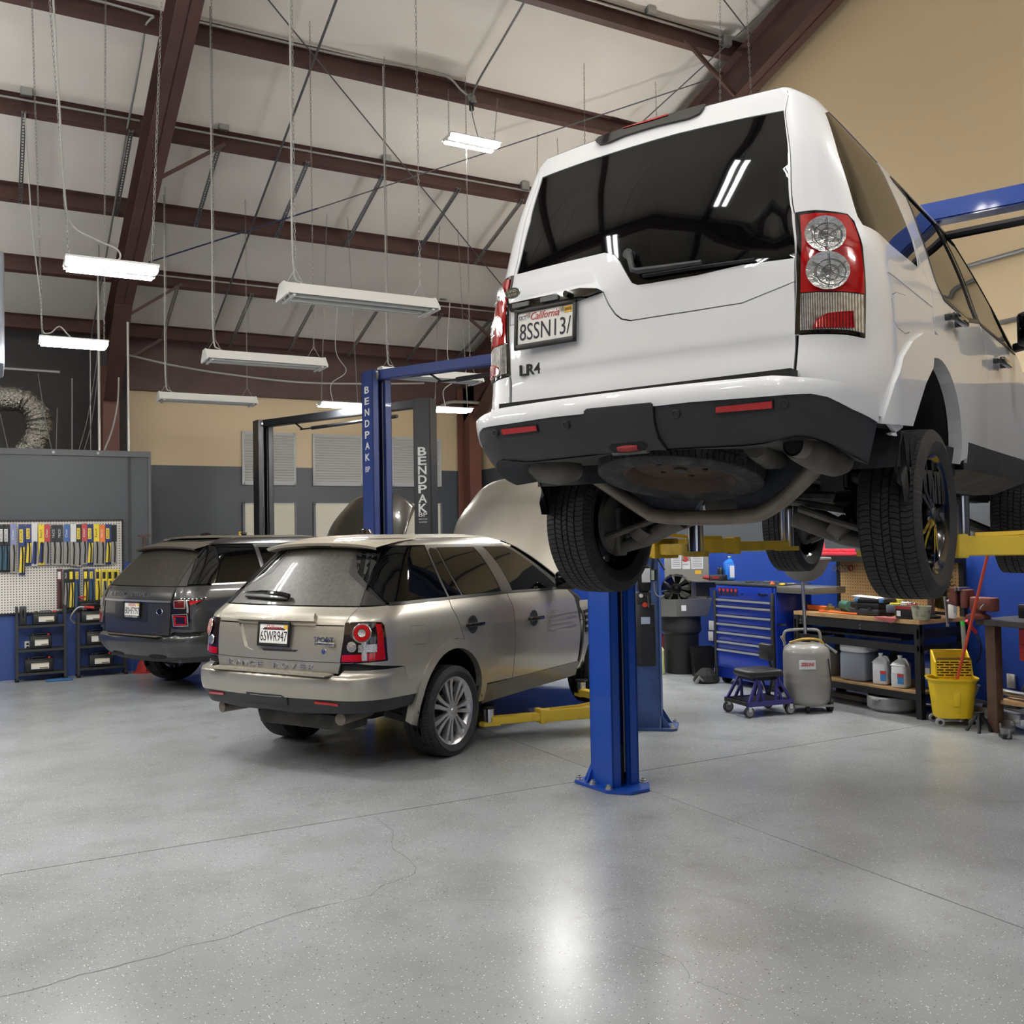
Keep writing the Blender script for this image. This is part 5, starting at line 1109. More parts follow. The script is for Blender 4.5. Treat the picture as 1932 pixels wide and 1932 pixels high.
        panel(cab, 'sill', [F(sil)], mat('champagne_dark_sill', (108, 103, 95), .45, .4, coat=.4), off=.004, th=.05)
        fo = [('s', .505*math.cos(a), .44+.50*math.sin(a)) for a in [math.radians(192-200*i/22) for i in range(23)]]; fi = [('s', .425*math.cos(a), .44+.425*math.sin(a)) for a in [math.radians(-10+208*i/22) for i in range(23)]]
        panel(cab, 'wheel_arch', [F(cab.loop(*fo, *fi))], M_champ, off=.008, th=.06, grid=.05)
        arch_liner(root, 0, .44, .445, .9, .45, M_gap, -s)
        panel(low, 'fender_vent', [F(low.loop(('s', 2.28, 1.0), ('s', 2.5, 1.02), ('s', 2.46, .8), ('s', 2.3, .78)))], M_gap, off=.012, th=.01)
        for z in (.84, .9, .96): strip(low, 'vent_bar', F(low.loop(('s', 2.29, z), ('s', 2.46, z+.005), closed=False)), .022, M_silver, None, .02)
        for z, xa in ((1.0, 1.55), (.955, 1.55), (.915, 1.55), (.87, 1.58)): strip(cab, 'door_strake', F(cab.loop(('s', xa, z), ('s', 2.12, z+.01), closed=False)), .012, M_champ, None, .008)
        MB().rbox((1.72, -s*1.05, 1.33), (.13, .22, .17), .05, 4).build('door_mirror', M_gloss, root, 50)
    # bumper with step
    bh = [(.36, .80), (.44, .865), (.55, .915), (.66, .935), (.80, .935), (.86, .92)]
    bx = [(.36, -.98), (.42, -1.08), (.5, -1.145), (.56, -1.165), (.60, -1.18), (.7, -1.19), (.75, -1.185), (.765, -1.165), (.775, -1.10), (.86, -1.09)]
    bm = Shell(root, bh, bx, [(.36, 2), (.86, 2)], (.34, .30), (.3, .3), .06, .1)
    tl = [(u, .80) if abs(u) > .66 else (u, .768) for u in np.concatenate([np.linspace(-1.12, -.665, 12), np.linspace(-.655, .655, 40), np.linspace(.665, 1.12, 12)])]
    ml = [(u, .595 if abs(u) < bm.u1 else .595-(abs(u)-bm.u1)*.02) for u in np.linspace(-1.65, 1.65, 90)]
    bl = [(u, .47+.015*min(1, abs(abs(u)-.3)*3)) for u in np.linspace(-1.65, 1.65, 90)]
    tl = [(-1.65, .80)]+tl+[(1.65, .80)]
    panel(bm, 'rear_bumper', [ml+tl[::-1]], M_champ, grid=.025, th=.03)
    panel(bm, 'bumper_skirt', [bl+ml[::-1]], M_trim, off=-.008, grid=.03, th=.04)
    panel(bm, 'tow_cover', [bm.loop((465, 1305), (530, 1311), (541, 1318), (543, 1331), (465, 1322))], M_trim, off=.002, th=.02)
    for s in (1, -1):
        rl = bm.loop((593, 1324), (638, 1329), (638, 1333), (593, 1328)); rl = rl if s > 0 else flip(rl); panel(bm, 'bumper_reflector', [rl], M_redrefl, off=.002, th=.01)
    st = MB(); st.box((-1.125, 0, .772), (.10, 1.22, .012)); st.build('step_pad', mat('step_pad_ribbed', (148, 142, 130), .6), root, 0)
    rib = MB()
    for i in range(44): rib.box((-1.125, -.58+i*.027, .78), (.085, .012, .006))
    rib.build('step_ribs', mat('step_pad_rib', (170, 163, 150), .6), root, 0)
    upr = cab.loop(('r', .64, .853), ('r', -.64, .853), ('r', -.62, .775), ('r', .62, .775)); panel(cab, 'bumper_panel', [upr], M_champ, off=.002)
    word = 'RANGE ROVER'; y0, y1 = .46, -.39
    for i, ch in enumerate(word):
        if ch != ' ':
            yy = y0+(y1-y0)*i/(len(word)-1); u, z = cab.uz((-3, yy, .815)); p = Vector(cab.S(np.array([u]), np.array([z]))[0]); text('bumper_letter', ch, frame(p+Vector((-.003, 0, 0)), (0, -1, 0), (.03, 0, 1)), M_silver, root, .06, .038, .003)
    # wiper
    wi = MB().tube([S(548, 1128, .02), S(535, 1127, .04), S(500, 1123, .04), S(465, 1122, .03)], [.02, .02, .016, .008], 8).build('rear_wiper', M_gloss, root); MB().tube([S(545, 1133, .015), S(510, 1131, .015), S(466, 1127, .015)], .008, 6).build('wiper_blade', M_blackrub, wi)
    roof(cab, 1.758, M_champd, root, .035)
    fin = MB().lathe([(0, .05), (.03, .04), (.05, 0)], 14, Matrix.Translation((.15, .1, 1.80)) @ Matrix.Diagonal((2., .8, 1, 1))).build('antenna_fin', M_gloss, root)
    ws = cab.loop(('u', cab.uc+.05, 1.28), ('u', cab.umax, 1.28), ('u', cab.umax, 1.72), ('u', cab.uc+.05, 1.72)); both(cab, 'windscreen', [ws], M_glass, off=.002)
    front_bits(root, low, 1.12, M_champ, 2.745, .43, .42)
    hood_up(root, 2.2, 1.16, 1.36, .80, math.radians(24), M_champ)
    # underside
    MB().span((-.9, -.7, .47), (3.2, .7, .55)).build('floor_pan', M_under, root, 0)
    for a, b in (((-1.02, .62, .44), (-.6, .55, .44)), ((-1.02, -.62, .44), (-.6, -.55, .44))): MB().tube([a, b], .045, 12).build('exhaust_tip', M_pipe, root)
    MB().rbox((-.75, -.1, .38), (.3, .9, .12), .05).build('silencer', M_under, root); MB().rbox((.05, 0, .33), (.3, .3, .18), .06).build('differential', M_under, root)
    for s in (1, -1): MB().tube([(0, s*.68, .22), (-.03, s*.25, .3)], [.03, .04], 8).build('lower_arm', M_grime, root); MB().tube([(0, s*.65, .36), (0, s*.1, .36)], .02, 8).build('driveshaft', M_grime, root)
    for x, y in ((0, -.80), (0, .80), (2.745, -.80), (2.745, .80)): wheel(root, (x, y, .363), .363, .275, .268, 'silver', M_silver, y < 0)
    return cab, bm
rs_cab, rs_bm = make_rrs(rs)
# ---------------------------------------------------------------- the dark grey car
M_dark = mat('dark_grey_metallic', (66, 66, 66), .3, .5, coat=.9)
M_darkroof = mat('dusty_dark_roof', (98, 92, 82), .6, .2)
rd_ = thing('dark_grey_suv', 'dusty dark grey SUV with bonnet up at the back left', 'car', (2.4388, 12.2598, 0), .43532)
def make_rr(root):
    hw = [(.25, .84), (.45, .9), (.65, .95), (.9, .965), (1.1, .955), (1.2, .93), (1.27, .9), (1.45, .83), (1.6, .76), (1.72, .68), (1.78, .6), (1.81, .52)]
    xr = [(.25, -1.0), (.5, -1.10), (.72, -1.105), (1.1, -1.09), (1.2, -1.06), (1.26, -1.02), (1.45, -.86), (1.64, -.69), (1.81, -.52)]
    cab = Shell(root, hw, xr, [(.25, 2.85), (1.1, 2.85), (1.24, 2.65), (1.7, 1.85), (1.81, 1.5)], (.28, .28), (.25, .25), .05, .16)
    low = Shell(root, [(.25, .84), (.45, .9), (.65, .95), (.9, .965), (1.05, .95), (1.14, .9)], [(.25, -1.0), (1.14, -1.08)], [(.25, 3.5), (.5, 3.76), (.95, 3.74), (1.14, 3.55)], (.28, .28), (.42, .4), .05, .14)
    A = lambda g=0: cab.loop(*[('s', (.44+g)*math.cos(a), .44+(.44+g)*math.sin(a)) for a in [math.radians(-30+240*i/20) for i in range(21)]])
    inner = cab.loop(('u', -cab.uc, .52), ('u', cab.uc, .52), ('u', cab.uc, 1.1), ('u', cab.umax, 1.26), ('u', cab.umax, 1.80), ('u', -cab.umax, 1.80), ('u', -cab.umax, 1.26), ('u', -cab.uc, 1.1), step=.12)
    panel(cab, 'inner_shell', [inner, A(.02), flip(A(.02))], M_gap, off=-.02, grid=.12, skirt=False)
    E = .655
    gl = cab.loop(('r', .66, 1.265), ('r', -.66, 1.265), ('r', -.61, 1.5), ('r', -.56, 1.735), ('r', .56, 1.735), ('r', .61, 1.5)); panel(cab, 'rear_window', [gl], M_dglass, off=-.002, gap=.003)
    panel(cab, 'tailgate', [cab.loop(('r', E, 1.105), ('r', -E, 1.105), ('r', -.66, 1.26), ('r', .66, 1.26))], M_dark, gap=.002)
    strip(cab, 'chrome_strip', cab.loop(('r', .66, 1.098), ('r', -.66, 1.098), closed=False), .022, M_silver, None, .012)
    lg = panel(cab, 'lower_tailgate', [cab.loop(('r', E, 1.085), ('r', -E, 1.085), ('r', -.64, .72), ('r', .64, .72))], M_dark, gap=.002)
    rec = cab.loop(('r', .40, 1.075), ('r', -.28, 1.075), ('r', -.28, .86), ('r', .40, .86)); panel(cab, 'plate_recess', [rec], M_pillar, parent=lg, off=.001, th=.004)
    S = lambda y, z, o=0.: Vector(cab.S(*[np.array([q]) for q in cab.uz((-4, y, z))])[0]+cab.N(*[np.array([q]) for q in cab.uz((-4, y, z))])[0]*o)
    plate(root, frame(S(.0, 1.0, .012), (0, -1, 0), (.05, 0, 1)), .305, 'NISSAN', M_black, '80HF797')
    text('plate_frame_lettering', 'SANTA MARIA', frame(S(0, .918, .02), (0, -1, 0), (.05, 0, 1)), M_wlet, root, .25, .02, .001)
    MB().lathe([(0, .006), (.05, .006), (.055, 0)], 24, frame(S(-.49, .985, .002), (0, -1, 0), (.05, 0, 1)) @ Matrix.Diagonal((1, .62, 1, 1))).build('emblem', M_gloss, root); MB().lathe([(.05, .005), (.055, .008), (.06, .003)], 24, frame(S(-.49, .985, .002), (0, -1, 0), (.05, 0, 1)) @ Matrix.Diagonal((1, .62, 1, 1))).build('emblem_ring', M_chrome, root)
    word = 'RANGE ROVER'
    for i, ch in enumerate(word):
        if ch != ' ': text('gate_letter', ch, frame(S(.52-.81*i/10, 1.165, .002), (0, -1, 0), (.3, 0, 1)), M_chrome, root, .05, .045, .004)
    lt = cab.loop((324, 1130), (350, 1129), (391, 1128), (376, 1137), (364, 1146), (361, 1165), (361, 1188), (324, 1185)); sq1 = [(329, 1134), (349, 1133), (349, 1148), (330, 1148)]; sq2 = [(329, 1163), (350, 1163), (351, 1178), (332, 1179)]
    for s in (1, -1):
        F = (lambda l: l) if s > 0 else flip
        t = panel(cab, 'tail_light', [F(lt)], M_smoke, off=.003, gap=.001, th=.03)
        panel(cab, 'upper_lens', [F(cab.loop(*sq1))], mat('dark_red_lens', (92, 14, 18), .1, coat=1.), parent=t, off=.008, th=.006); panel(cab, 'side_blade', [F(cab.loop((357, 1134), (382, 1133), (370, 1138), (358, 1142)))], M_redlens, parent=t, off=.008, th=.006)
        for sq, wd_, mm in ((sq1, .009, M_silver), (sq2, .014, M_redlens), ([(326, 1160), (353, 1159), (355, 1181), (329, 1182)], .009, M_silver)): strip(cab, 'lens_ring', F(cab.loop(*sq))+[F(cab.loop(*sq))[0]], wd_, mm, t, .012)
        strip(cab, 'clear_blade', F(cab.loop((352, 1134), (354, 1148), (354, 1157), closed=False)), .02, M_silver, t, .009)
    q = cab.loop(('r', -E, .73), ('r', -.66, 1.26), ('s', -.5, 1.275), ('s', .02, 1.275), ('s', .06, 1.1), ('s', .2, .88), *arc(0, .44, .5, 58, 165, 12), ('s', -.62, .66), ('s', -.68, .76), ('u', cab.u1+.03, .76)); both(cab, 'rear_quarter', [q, grow(lt, .002)], M_dark, gap=.002, grid=.05)
    pil = cab.loop(('r', -.665, 1.27), ('r', -.615, 1.5), ('r', -.565, 1.735), ('u', cab.u1+.1, 1.735), ('u', cab.u1+.13, 1.5), ('u', cab.u1+.17, 1.27)); both(cab, 'rear_pillar', [pil], M_dark, gap=.001)
    p2 = cab.loop(('u', cab.u1+.175, 1.285), ('u', cab.u1+.135, 1.5), ('u', cab.u1+.105, 1.73), ('s', -.36, 1.73), ('s', -.5, 1.5), ('s', -.63, 1.285)); both(cab, 'black_pillar', [p2], M_gloss, gap=.002)
    qw = cab.loop(('s', -.62, 1.29), ('s', -.49, 1.5), ('s', -.35, 1.72), ('s', .06, 1.72), ('s', .06, 1.285)); both(cab, 'quarter_window', [qw], M_glass, gap=.002)
    both(cab, 'roof_side', [cab.loop(('r', -.56, 1.742), ('s', -.3, 1.735), ('s', 1.2, 1.735), ('s', 1.3, 1.68), ('s', 1.35, 1.805), ('r', -.52, 1.805))], M_dark, gap=.001)
    d1 = cab.loop(('s', .07, 1.73), ('s', .07, 1.28), ('s', .1, 1.08), ('s', .24, .88), *arc(0, .44, .5, 54, 8, 8), ('s', 1.08, .5), ('s', 1.08, 1.28), ('s', .9, 1.73)); w1 = cab.loop(('s', .1, 1.29), ('s', 1.02, 1.28), ('s', .87, 1.70), ('s', .12, 1.70))
    d2 = cab.loop(('s', 1.085, .5), ('s', 2.3, .5), ('s', 2.28, 1.1), ('s', 2.1, 1.26), ('s', 1.45, 1.68), ('s', 1.3, 1.73), ('s', .905, 1.73), ('s', 1.085, 1.28)); w2 = cab.loop(('s', 1.12, 1.28), ('s', 2.0, 1.265), ('s', 1.4, 1.66), ('s', 1.3, 1.70), ('s', .96, 1.70))
    for s in (1, -1):
        F = (lambda l: l) if s > 0 else flip
        for d, w_ in ((d1, w1), (d2, w2)):
            o = panel(cab, 'door', [F(d), F(grow(w_, .012))], M_dark, gap=.003, grid=.06); panel(cab, 'door_window', [F(w_)], M_glass, parent=o, off=-.003); strip(cab, 'window_frame', F(w_)+[F(w_)[0]], .03, M_black, o, .003)
        panel(cab, 'sill', [F(cab.loop(('s', .46, .5), ('s', 2.3, .5), ('s', 2.3, .36), ('s', .5, .34)))], M_trim, off=.004, th=.05)
        strip(cab, 'belt_moulding', [(s*u, z) for u, z in cab.loop(('s', -.68, 1.278), ('s', 2.0, 1.262), closed=False)], .018, M_chrome, None, .006); arch_liner(root, 0, .44, .455, .92, .45, M_gap, -s)
        MB().rbox((2.0, -s*1.08, 1.34), (.13, .22, .17), .05, 4).build('door_mirror', M_gloss, root, 50)
    spoiler(root, -.1, 1.815, .57, -.74, 1.69, .60, M_darkroof)
    bx = [(.40, -.98), (.48, -1.08), (.58, -1.15), (.64, -1.17), (.70, -1.16), (.715, -1.10), (.76, -1.09)]
    bm = Shell(root, [(.40, .82), (.5, .9), (.62, .95), (.76, .96)], bx, [(.4, 2), (.76, 2)], (.34, .32), (.3, .3), .06, .1)
    tl = [(u, .712 if abs(u) < .6 else .755) for u in np.concatenate([np.linspace(-1.6, -.62, 18), np.linspace(-.58, .58, 30), np.linspace(.62, 1.6, 18)])]; bl = [(u, .43) for u in np.linspace(-1.6, 1.6, 70)]
    panel(bm, 'rear_bumper', [bl+tl[::-1]], M_dark, grid=.03, th=.03)
    panel(bm, 'bumper_skirt', [[(u, .405) for u in np.linspace(-1.2, 1.2, 50)]+[(u, .47) for u in np.linspace(-1.2, 1.2, 50)][::-1]], M_trim, off=.002, th=.02)
    for s in (1, -1): panel(bm, 'exhaust_finisher', [[(s*(.42+.3*math.cos(t)*.5), .475+.025*math.sin(t)) for t in np.linspace(0, 2*math.pi, 25)[:-1]]], M_gap, off=.006, th=.01)
    MB().box((-1.13, 0, .712), (.08, 1.1, .008)).build('bumper_step', M_darkroof, root, 0)
    roof(cab, 1.808, M_darkroof, root, .03); MB().lathe([(0, .05), (.03, .04), (.05, 0)], 12, Matrix.Translation((-.1, 0, 1.83)) @ Matrix.Diagonal((2., .8, 1, 1))).build('antenna_fin', M_gloss, root)
    both(cab, 'windscreen', [cab.loop(('u', cab.uc+.05, 1.3), ('u', cab.umax, 1.3), ('u', cab.umax, 1.76), ('u', cab.uc+.05, 1.76))], M_glass, off=.002)
    front_bits(root, low, 1.14, M_dark, 2.922, .44, .43); hood_up(root, 2.35, 1.18, 1.36, .82, math.radians(24), mat('dark_bonnet', (58, 54, 48), .3, .4, coat=.8))
    MB().span((-.95, -.7, .42), (3.3, .7, .5)).build('floor_pan', M_under, root, 0)
    for x, y in ((0, -.84), (0, .84), (2.922, -.84), (2.922, .84)): wheel(root, (x, y, .39), .39, .275, .285, 'silver', mat('grey_alloy', (90, 90, 92), .3, .8), y < 0)
make_rr(rd_)
# ---------------------------------------------------------------- back windows with blinds
M_blind = mat('pleated_blind_grey', (196, 196, 190), .7); M_slat = mat('slat_blind_cream', (250, 243, 224), .55); M_frame = mat('window_frame_white', (196, 198, 198), .5)
zu0, zu1 = at(560, 914, Y=YB_).z, at(560, 820, Y=YB_).z; zl1 = at(520, 950, Y=YB_).z; zl0 = zl1-.95
xw = [at(458, 860, Y=YB_).x, at(555, 860, Y=YB_).x, at(591, 860, Y=YB_).x, at(681, 860, Y=YB_).x, at(739, 860, Y=YB_).x, at(829, 860, Y=YB_).x]
n_ = 1
for k in range(3):
    for z0, z1, up_ in ((zu0, zu1, True), (zl0, zl1, False)):
        a, b = xw[2*k], xw[2*k+1]; y = YB_-.02
        o = tag(empty('window_%d' % n_, ((a+b)/2, y, (z0+z1)/2)), None, None, None, 'structure'); n_ += 1; w2, h2_ = (b-a)/2, (z1-z0)/2
        f = MB()
        for s in (-1, 1): f.box((s*w2, -.0, 0), (.04, .05, 2*h2_+.04)); f.box((0, 0, s*h2_), (2*w2, .05, .04))
        f.build('window_frame', M_frame if up_ else mat('window_frame_grey', (110, 114, 118), .5), o, 0)
        MB().box((0, .012, 0), (2*w2, .008, 2*h2_)).build('pane', M_gloss, o, 0)
        if up_:
            n = 36; v = []; fc = []
            for i in range(n+1):
                z = -h2_+.05+(2*h2_-.06)*i/n; yy = -.012-(.016 if i % 2 else 0); v += [(-w2+.02, yy, z), (w2-.02, yy, z)]
            for i in range(n): fc.append((2*i, 2*i+1, 2*i+3, 2*i+2))
            MB().add(v, fc).build('pleated_blind', M_blind, o, 0); MB().box((0, -.02, -h2_+.03), (2*w2-.04, .03, .05)).build('bottom_rail', M_frame, o, 0)
        else:
            m = MB(); n = 21
            for i in range(n): m.box((0, -.02, -h2_+.03+(2*h2_-.05)*i/(n-1)), (2*w2-.04, .006, .046), None, 0, .45)
            m.build('slat_blind', M_slat, o, 0)
# ---------------------------------------------------------------- partition: pegboard with wiper packs
YP = 14.2
def pegmat(name, col, hole, pitch, r, ax):
    m = mat(name, col, .55); nt, N, L = nodes(m); b = N['Principled BSDF']; tc = N['Texture Coordinate']
    s = N.new('ShaderNodeSeparateXYZ'); L.new(tc.outputs['Object'], s.inputs[0]); ds = []
    for i in ax:
        d = N.new('ShaderNodeMath'); d.operation = 'MULTIPLY'; d.inputs[1].default_value = 1/pitch; L.new(s.outputs[i], d.inputs[0])
        f = N.new('ShaderNodeMath'); f.operation = 'FRACT'; L.new(d.outputs[0], f.inputs[0]); g = N.new('ShaderNodeMath'); g.operation = 'SUBTRACT'; g.inputs[1].default_value = .5; L.new(f.outputs[0], g.inputs[0])
        q = N.new('ShaderNodeMath'); q.operation = 'MULTIPLY'; L.new(g.outputs[0], q.inputs[0]); L.new(g.outputs[0], q.inputs[1]); ds.append(q.outputs[0])
    a = N.new('ShaderNodeMath'); a.operation = 'ADD'; L.new(ds[0], a.inputs[0]); L.new(ds[1], a.inputs[1])
    lt = N.new('ShaderNodeMath'); lt.operation = 'LESS_THAN'; lt.inputs[1].default_value = (r/pitch)**2; L.new(a.outputs[0], lt.inputs[0])
    x = N.new('ShaderNodeMix'); x.data_type = 'RGBA'; L.new(lt.outputs[0], x.inputs[0]); x.inputs[6].default_value = (*lin(col), 1); x.inputs[7].default_value = (*lin(hole), 1); L.new(x.outputs[2], b.inputs['Base Color']); return m
x1 = at(231, 1060, Y=YP).x; z1 = at(115, 982, Y=YP).z; z0 = at(110, 1154, Y=YP).z; x0 = -1.3
pb = thing('pegboard', 'large white pegboard on the blue and grey partition', 'pegboard', ((x0+x1)/2, YP-.03, (z0+z1)/2))
MB().box((0, .008, 0), (x1-x0, .012, z1-z0)).build('board', pegmat('white_pegboard', (228, 224, 216), (70, 66, 62), .034, .0075, (0, 2)), pb, 0)
ft = MB()
for s in (-1, 1): ft.box((s*(x1-x0)/2, 0, 0), (.02, .03, z1-z0+.02)); ft.box((0, 0, s*(z1-z0)/2), (x1-x0, .03, .02))
ft.build('board_frame', M_black, pb, 0)
C_ = dict(navy=(36, 54, 118), yel=(240, 214, 60), blk=(24, 24, 26), wht=(226, 224, 222), red=(196, 70, 74), lav=(140, 148, 190), teal=(48, 92, 118), org=(236, 130, 60), mar=(90, 40, 44), blu=(70, 104, 170), gry=(150, 148, 142))
def pk(c): return mat('pack_'+c, C_[c], .35, coat=.4)
M_clearpk = mat('clear_pack_plastic', (176, 174, 168), .15, coat=.6)
def pack(px, y0, y1, cols, word, label, row, wd=.074):
    """hanging blister pack: backing card, header, body stripe, blade, hook"""
    d = 13.4; a = at(px, y0, Y=YP-.09); b = at(px, y1, Y=YP-.09); L = a.z-b.z; p = (a.x, YP-.09, (a.z+b.z)/2)
    t = thing('wiper_blade_pack', label, 'wiper pack', p, 0, 'hanging wiper blade packs'); hd, st, bl = cols
    MB().rbox((0, .006, 0), (wd, .012, L), .006, 2).build('backing_card', pk(hd) if row == 2 else (M_clearpk if bl == 'gry' else pk(hd)), t)
    h1 = L*(.42 if row < 2 else .3)
    MB().box((0, -.004, L/2-h1/2-.01), (wd*.92, .012, h1)).build('header', pk(hd), t, 0)
    MB().box((-wd*.1, -.012, L/2-h1*.55), (wd*.55, .006, h1*.62)).build('name_panel', pk(st), t, 0)
    MB().prism([(-wd*.46, -L/2+.03), (wd*.3, -L/2+.03), (wd*.46, L/2-h1-.02), (-wd*.2, L/2-h1-.02)], -.008, -.002, 'y').build('stripe', pk(bl), t, 0)
    MB().tube([(.004, -.012, L/2-h1-.01), (.012, -.016, -.1*L), (.004, -.012, -L/2+.02)], .009, 6).build('blade', M_blackrub, t)
    MB().tube([(0, .052, L/2-.015), (0, -.012, L/2-.018), (0, -.03, L/2)], .003, 5).build('peg_hook', M_chrome, t)
    if word: text('pack_lettering', word, frame((-wd*.1, -.0155, L/2-h1*.55), (0, 0, 1), (-1, 0, 0)), pk('wht') if st in ('blk', 'red', 'blu', 'org', 'lav') else pk('blk'), t, h1*.5, wd*.36, .0004)
top = [(2.6, 989, 1080, ('blk', 'wht', 'teal'), 'BOSCH', 'black and teal pack with white panel, leftmost'), (12.3, 989, 1080, ('blk', 'wht', 'teal'), 'BOSCH', 'black and teal pack with white panel, second from left'), (25, 987, 1081, ('lav', 'lav', 'gry'), 'Clear', 'long lavender and clear pack'), (41, 989, 1085, ('navy', 'yel', 'yel'), 'RainX', 'longest navy and yellow pack'), (54, 989, 1066, ('navy', 'yel', 'yel'), 'RainX', 'navy and yellow pack right of the longest one'), (65, 985, 1068, ('wht', 'wht', 'navy'), None, 'white pack with a dark blue swoosh'), (78, 989, 1066, ('yel', 'yel', 'navy'), 'RainX', 'yellow pack with navy stripe'), (89, 988, 1066, ('red', 'red', 'gry'), 'Clear', 'left red and clear pack'), (102, 989, 1066, ('blk', 'blk', 'gry'), 'TRICO', 'left of the paired black and clear packs'), (113, 989, 1066, ('blk', 'blk', 'gry'), 'TRICO', 'right of the paired black and clear packs'), (126, 988, 1066, ('blu', 'blu', 'gry'), 'Clear', 'blue and clear pack'), (138, 987, 1068, ('wht', 'wht', 'gry'), None, 'white pack with a thin red band'), (149, 988, 1069, ('blk', 'yel', 'gry'), 'RainX', 'black pack with yellow flame panel'), (159, 987, 1065, ('red', 'red', 'gry'), 'Clear', 'right red and clear pack'), (170, 989, 1066, ('navy', 'yel', 'yel'), 'RainX', 'navy and yellow pack beside the right red one'), (182, 987, 1066, ('yel', 'yel', 'gry'), 'RainX', 'yellow and silver pack'), (193, 989, 1066, ('org', 'org', 'gry'), 'TRICO', 'orange and black pack'), (204, 989, 1065, ('navy', 'yel', 'yel'), 'RainX', 'navy and yellow pack right of the orange one'), (215, 989, 1064, ('blk', 'blk', 'gry'), None, 'rightmost slim black pack')]
for px, a, b, c, wd_, lab in top: pack(px, a, b, c, wd_, lab+' in the upper row', 1)
bot = [(112.6, 1073, 1149, ('mar', 'wht', 'mar'), None, 'maroon pack with white panel'), (125, 1074, 1150, ('blk', 'blk', 'gry'), 'TRICO', 'black and clear pack beside the maroon one'), (135, 1073, 1150, ('blk', 'yel', 'yel'), None, 'black pack with a yellow diamond, left'), (146, 1073, 1150, ('navy', 'yel', 'teal'), 'RainX', 'navy and teal pack, left'), (162, 1073, 1145, ('blk', 'yel', 'yel'), None, 'black pack with a yellow diamond, right'), (173, 1073, 1145, ('navy', 'yel', 'teal'), 'RainX', 'navy and teal pack, right'), (185, 1074, 1142, ('yel', 'blk', 'yel'), None, 'first plain yellow pack'), (197, 1074, 1142, ('yel', 'blk', 'gry'), None, 'second plain yellow pack'), (208, 1074, 1142, ('yel', 'blk', 'yel'), None, 'third plain yellow pack'), (219, 1074, 1142, ('yel', 'blk', 'yel'), None, 'last yellow pack by the car window')]
for px, a, b, c, wd_, lab in bot: pack(px, a, b, c, wd_, lab+' in the lower row', 2, .068)
# ---------------------------------------------------------------- battery racks
M_batt = mat('battery_case_black', (26, 27, 28), .45); M_blabel = mat('battery_label_white', (228, 226, 218), .5)
def rack(xa, xb, yd, hgt, shelves, label):
    t = thing('battery_rack', label, 'rack', ((xa+xb)/2, yd, 0), 0, 'battery racks'); w2 = (xb-xa)/2; dp = .22
    for sx in (-1, 1):
        for sy in (-1, 1): MB().box((sx*w2, sy*dp/2, hgt/2+.03), (.03, .03, hgt)).build('upright', M_dgrey, t, 0); MB().lathe([(0, 0), (.025, .006), (.025, .03), (0, .04)], 12, Matrix.Translation((sx*w2, sy*dp/2, 0))).build('caster', M_black, t)
    for z in shelves:
        MB().box((0, -dp/2, z), (2*w2, .025, .03)).build('shelf_rail', M_dgrey, t, 0); MB().box((0, dp/2, z), (2*w2, .025, .03)).build('shelf_rail', M_dgrey, t, 0)
        MB().box((0, 0, z-.002), (2*w2, dp, .008)).build('shelf', M_dgrey, t, 0)
    return t
def battery(x, y, z, wd, h, label, red=1):
    t = thing('car_battery', label, 'battery', (x, y, z), 0, 'car batteries on the racks')
    MB().rbox((0, 0, h*.42), (wd, .17, h*.84), .01, 2).build('case', M_batt, t); MB().rbox((0, 0, h*.88), (wd*1.02, .175, h*.1), .01, 2).build('lid', M_batt, t)
    MB().box((wd*.03, -.087, h*.42), (wd*.62, .003, h*.42)).build('label_sticker', M_blabel, t, 0); MB().box((wd*.16, -.089, h*.28), (wd*.3, .003, h*.08)).build('label_print', mat('label_print_gold', (120, 98, 50), .5), t, 0)
    MB().box((wd*.03, -.089, h*.58), (wd*.6, .002, h*.05)).build('label_band', mat('label_band_tan', (196, 178, 130), .5), t, 0)
    for s, m in ((-1, M_dgrey), (1, mat('terminal_red', (190, 40, 44), .5) if red else M_dgrey)): MB().lathe([(0, h*1.06), (.016, h*1.06), (.02, h*.93)], 10, Matrix.Translation((s*wd*.36, -.03, 0))).build('terminal', m, t)
    MB().tube([(-wd*.25, 0, h*.93), (-wd*.2, 0, h*1.04), (wd*.2, 0, h*1.04), (wd*.25, 0, h*.93)], .007, 6).build('carry_strap', M_black, t)
yr = 14.0; X_ = lambda px, y=1230: at(px, y, Y=yr-.1).x; Z_ = lambda px, py: at(px, py, Y=yr-.1).z
sh1 = [Z_(80, 1181), Z_(80, 1226), Z_(80, 1270)]; rack(X_(32), X_(123), yr, Z_(40, 1150), sh1, 'black battery rack nearer the left edge'); MB
sh2 = [Z_(180, 1176), Z_(180, 1219), Z_(190, 1260)]; r2_ = rack(X_(148), X_(237), yr, Z_(150, 1160), sh2, 'black battery rack beside the dark car')
for (a, b, t_), lab, z in zip(((63, 110, 1153), (57, 98, 1196), (47, 101, 1240)), ('top', 'middle', 'bottom'), sh1): battery((X_(a)+X_(b))/2, yr, z+.02, X_(b)-X_(a), Z_(80, t_)-z-.03, 'black car battery with white label on the %s shelf of the left rack' % lab)
for (a, b, t_), lab, z in zip(((154, 197, 1150), (164, 205, 1189), (169, 214, 1233)), ('top', 'middle', 'bottom'), sh2): battery((X_(a)+X_(b))/2, yr, z+.02, X_(b)-X_(a), Z_(180, t_)-z-.03, 'black car battery with white label on the %s shelf of the right rack' % lab, lab != 'middle')
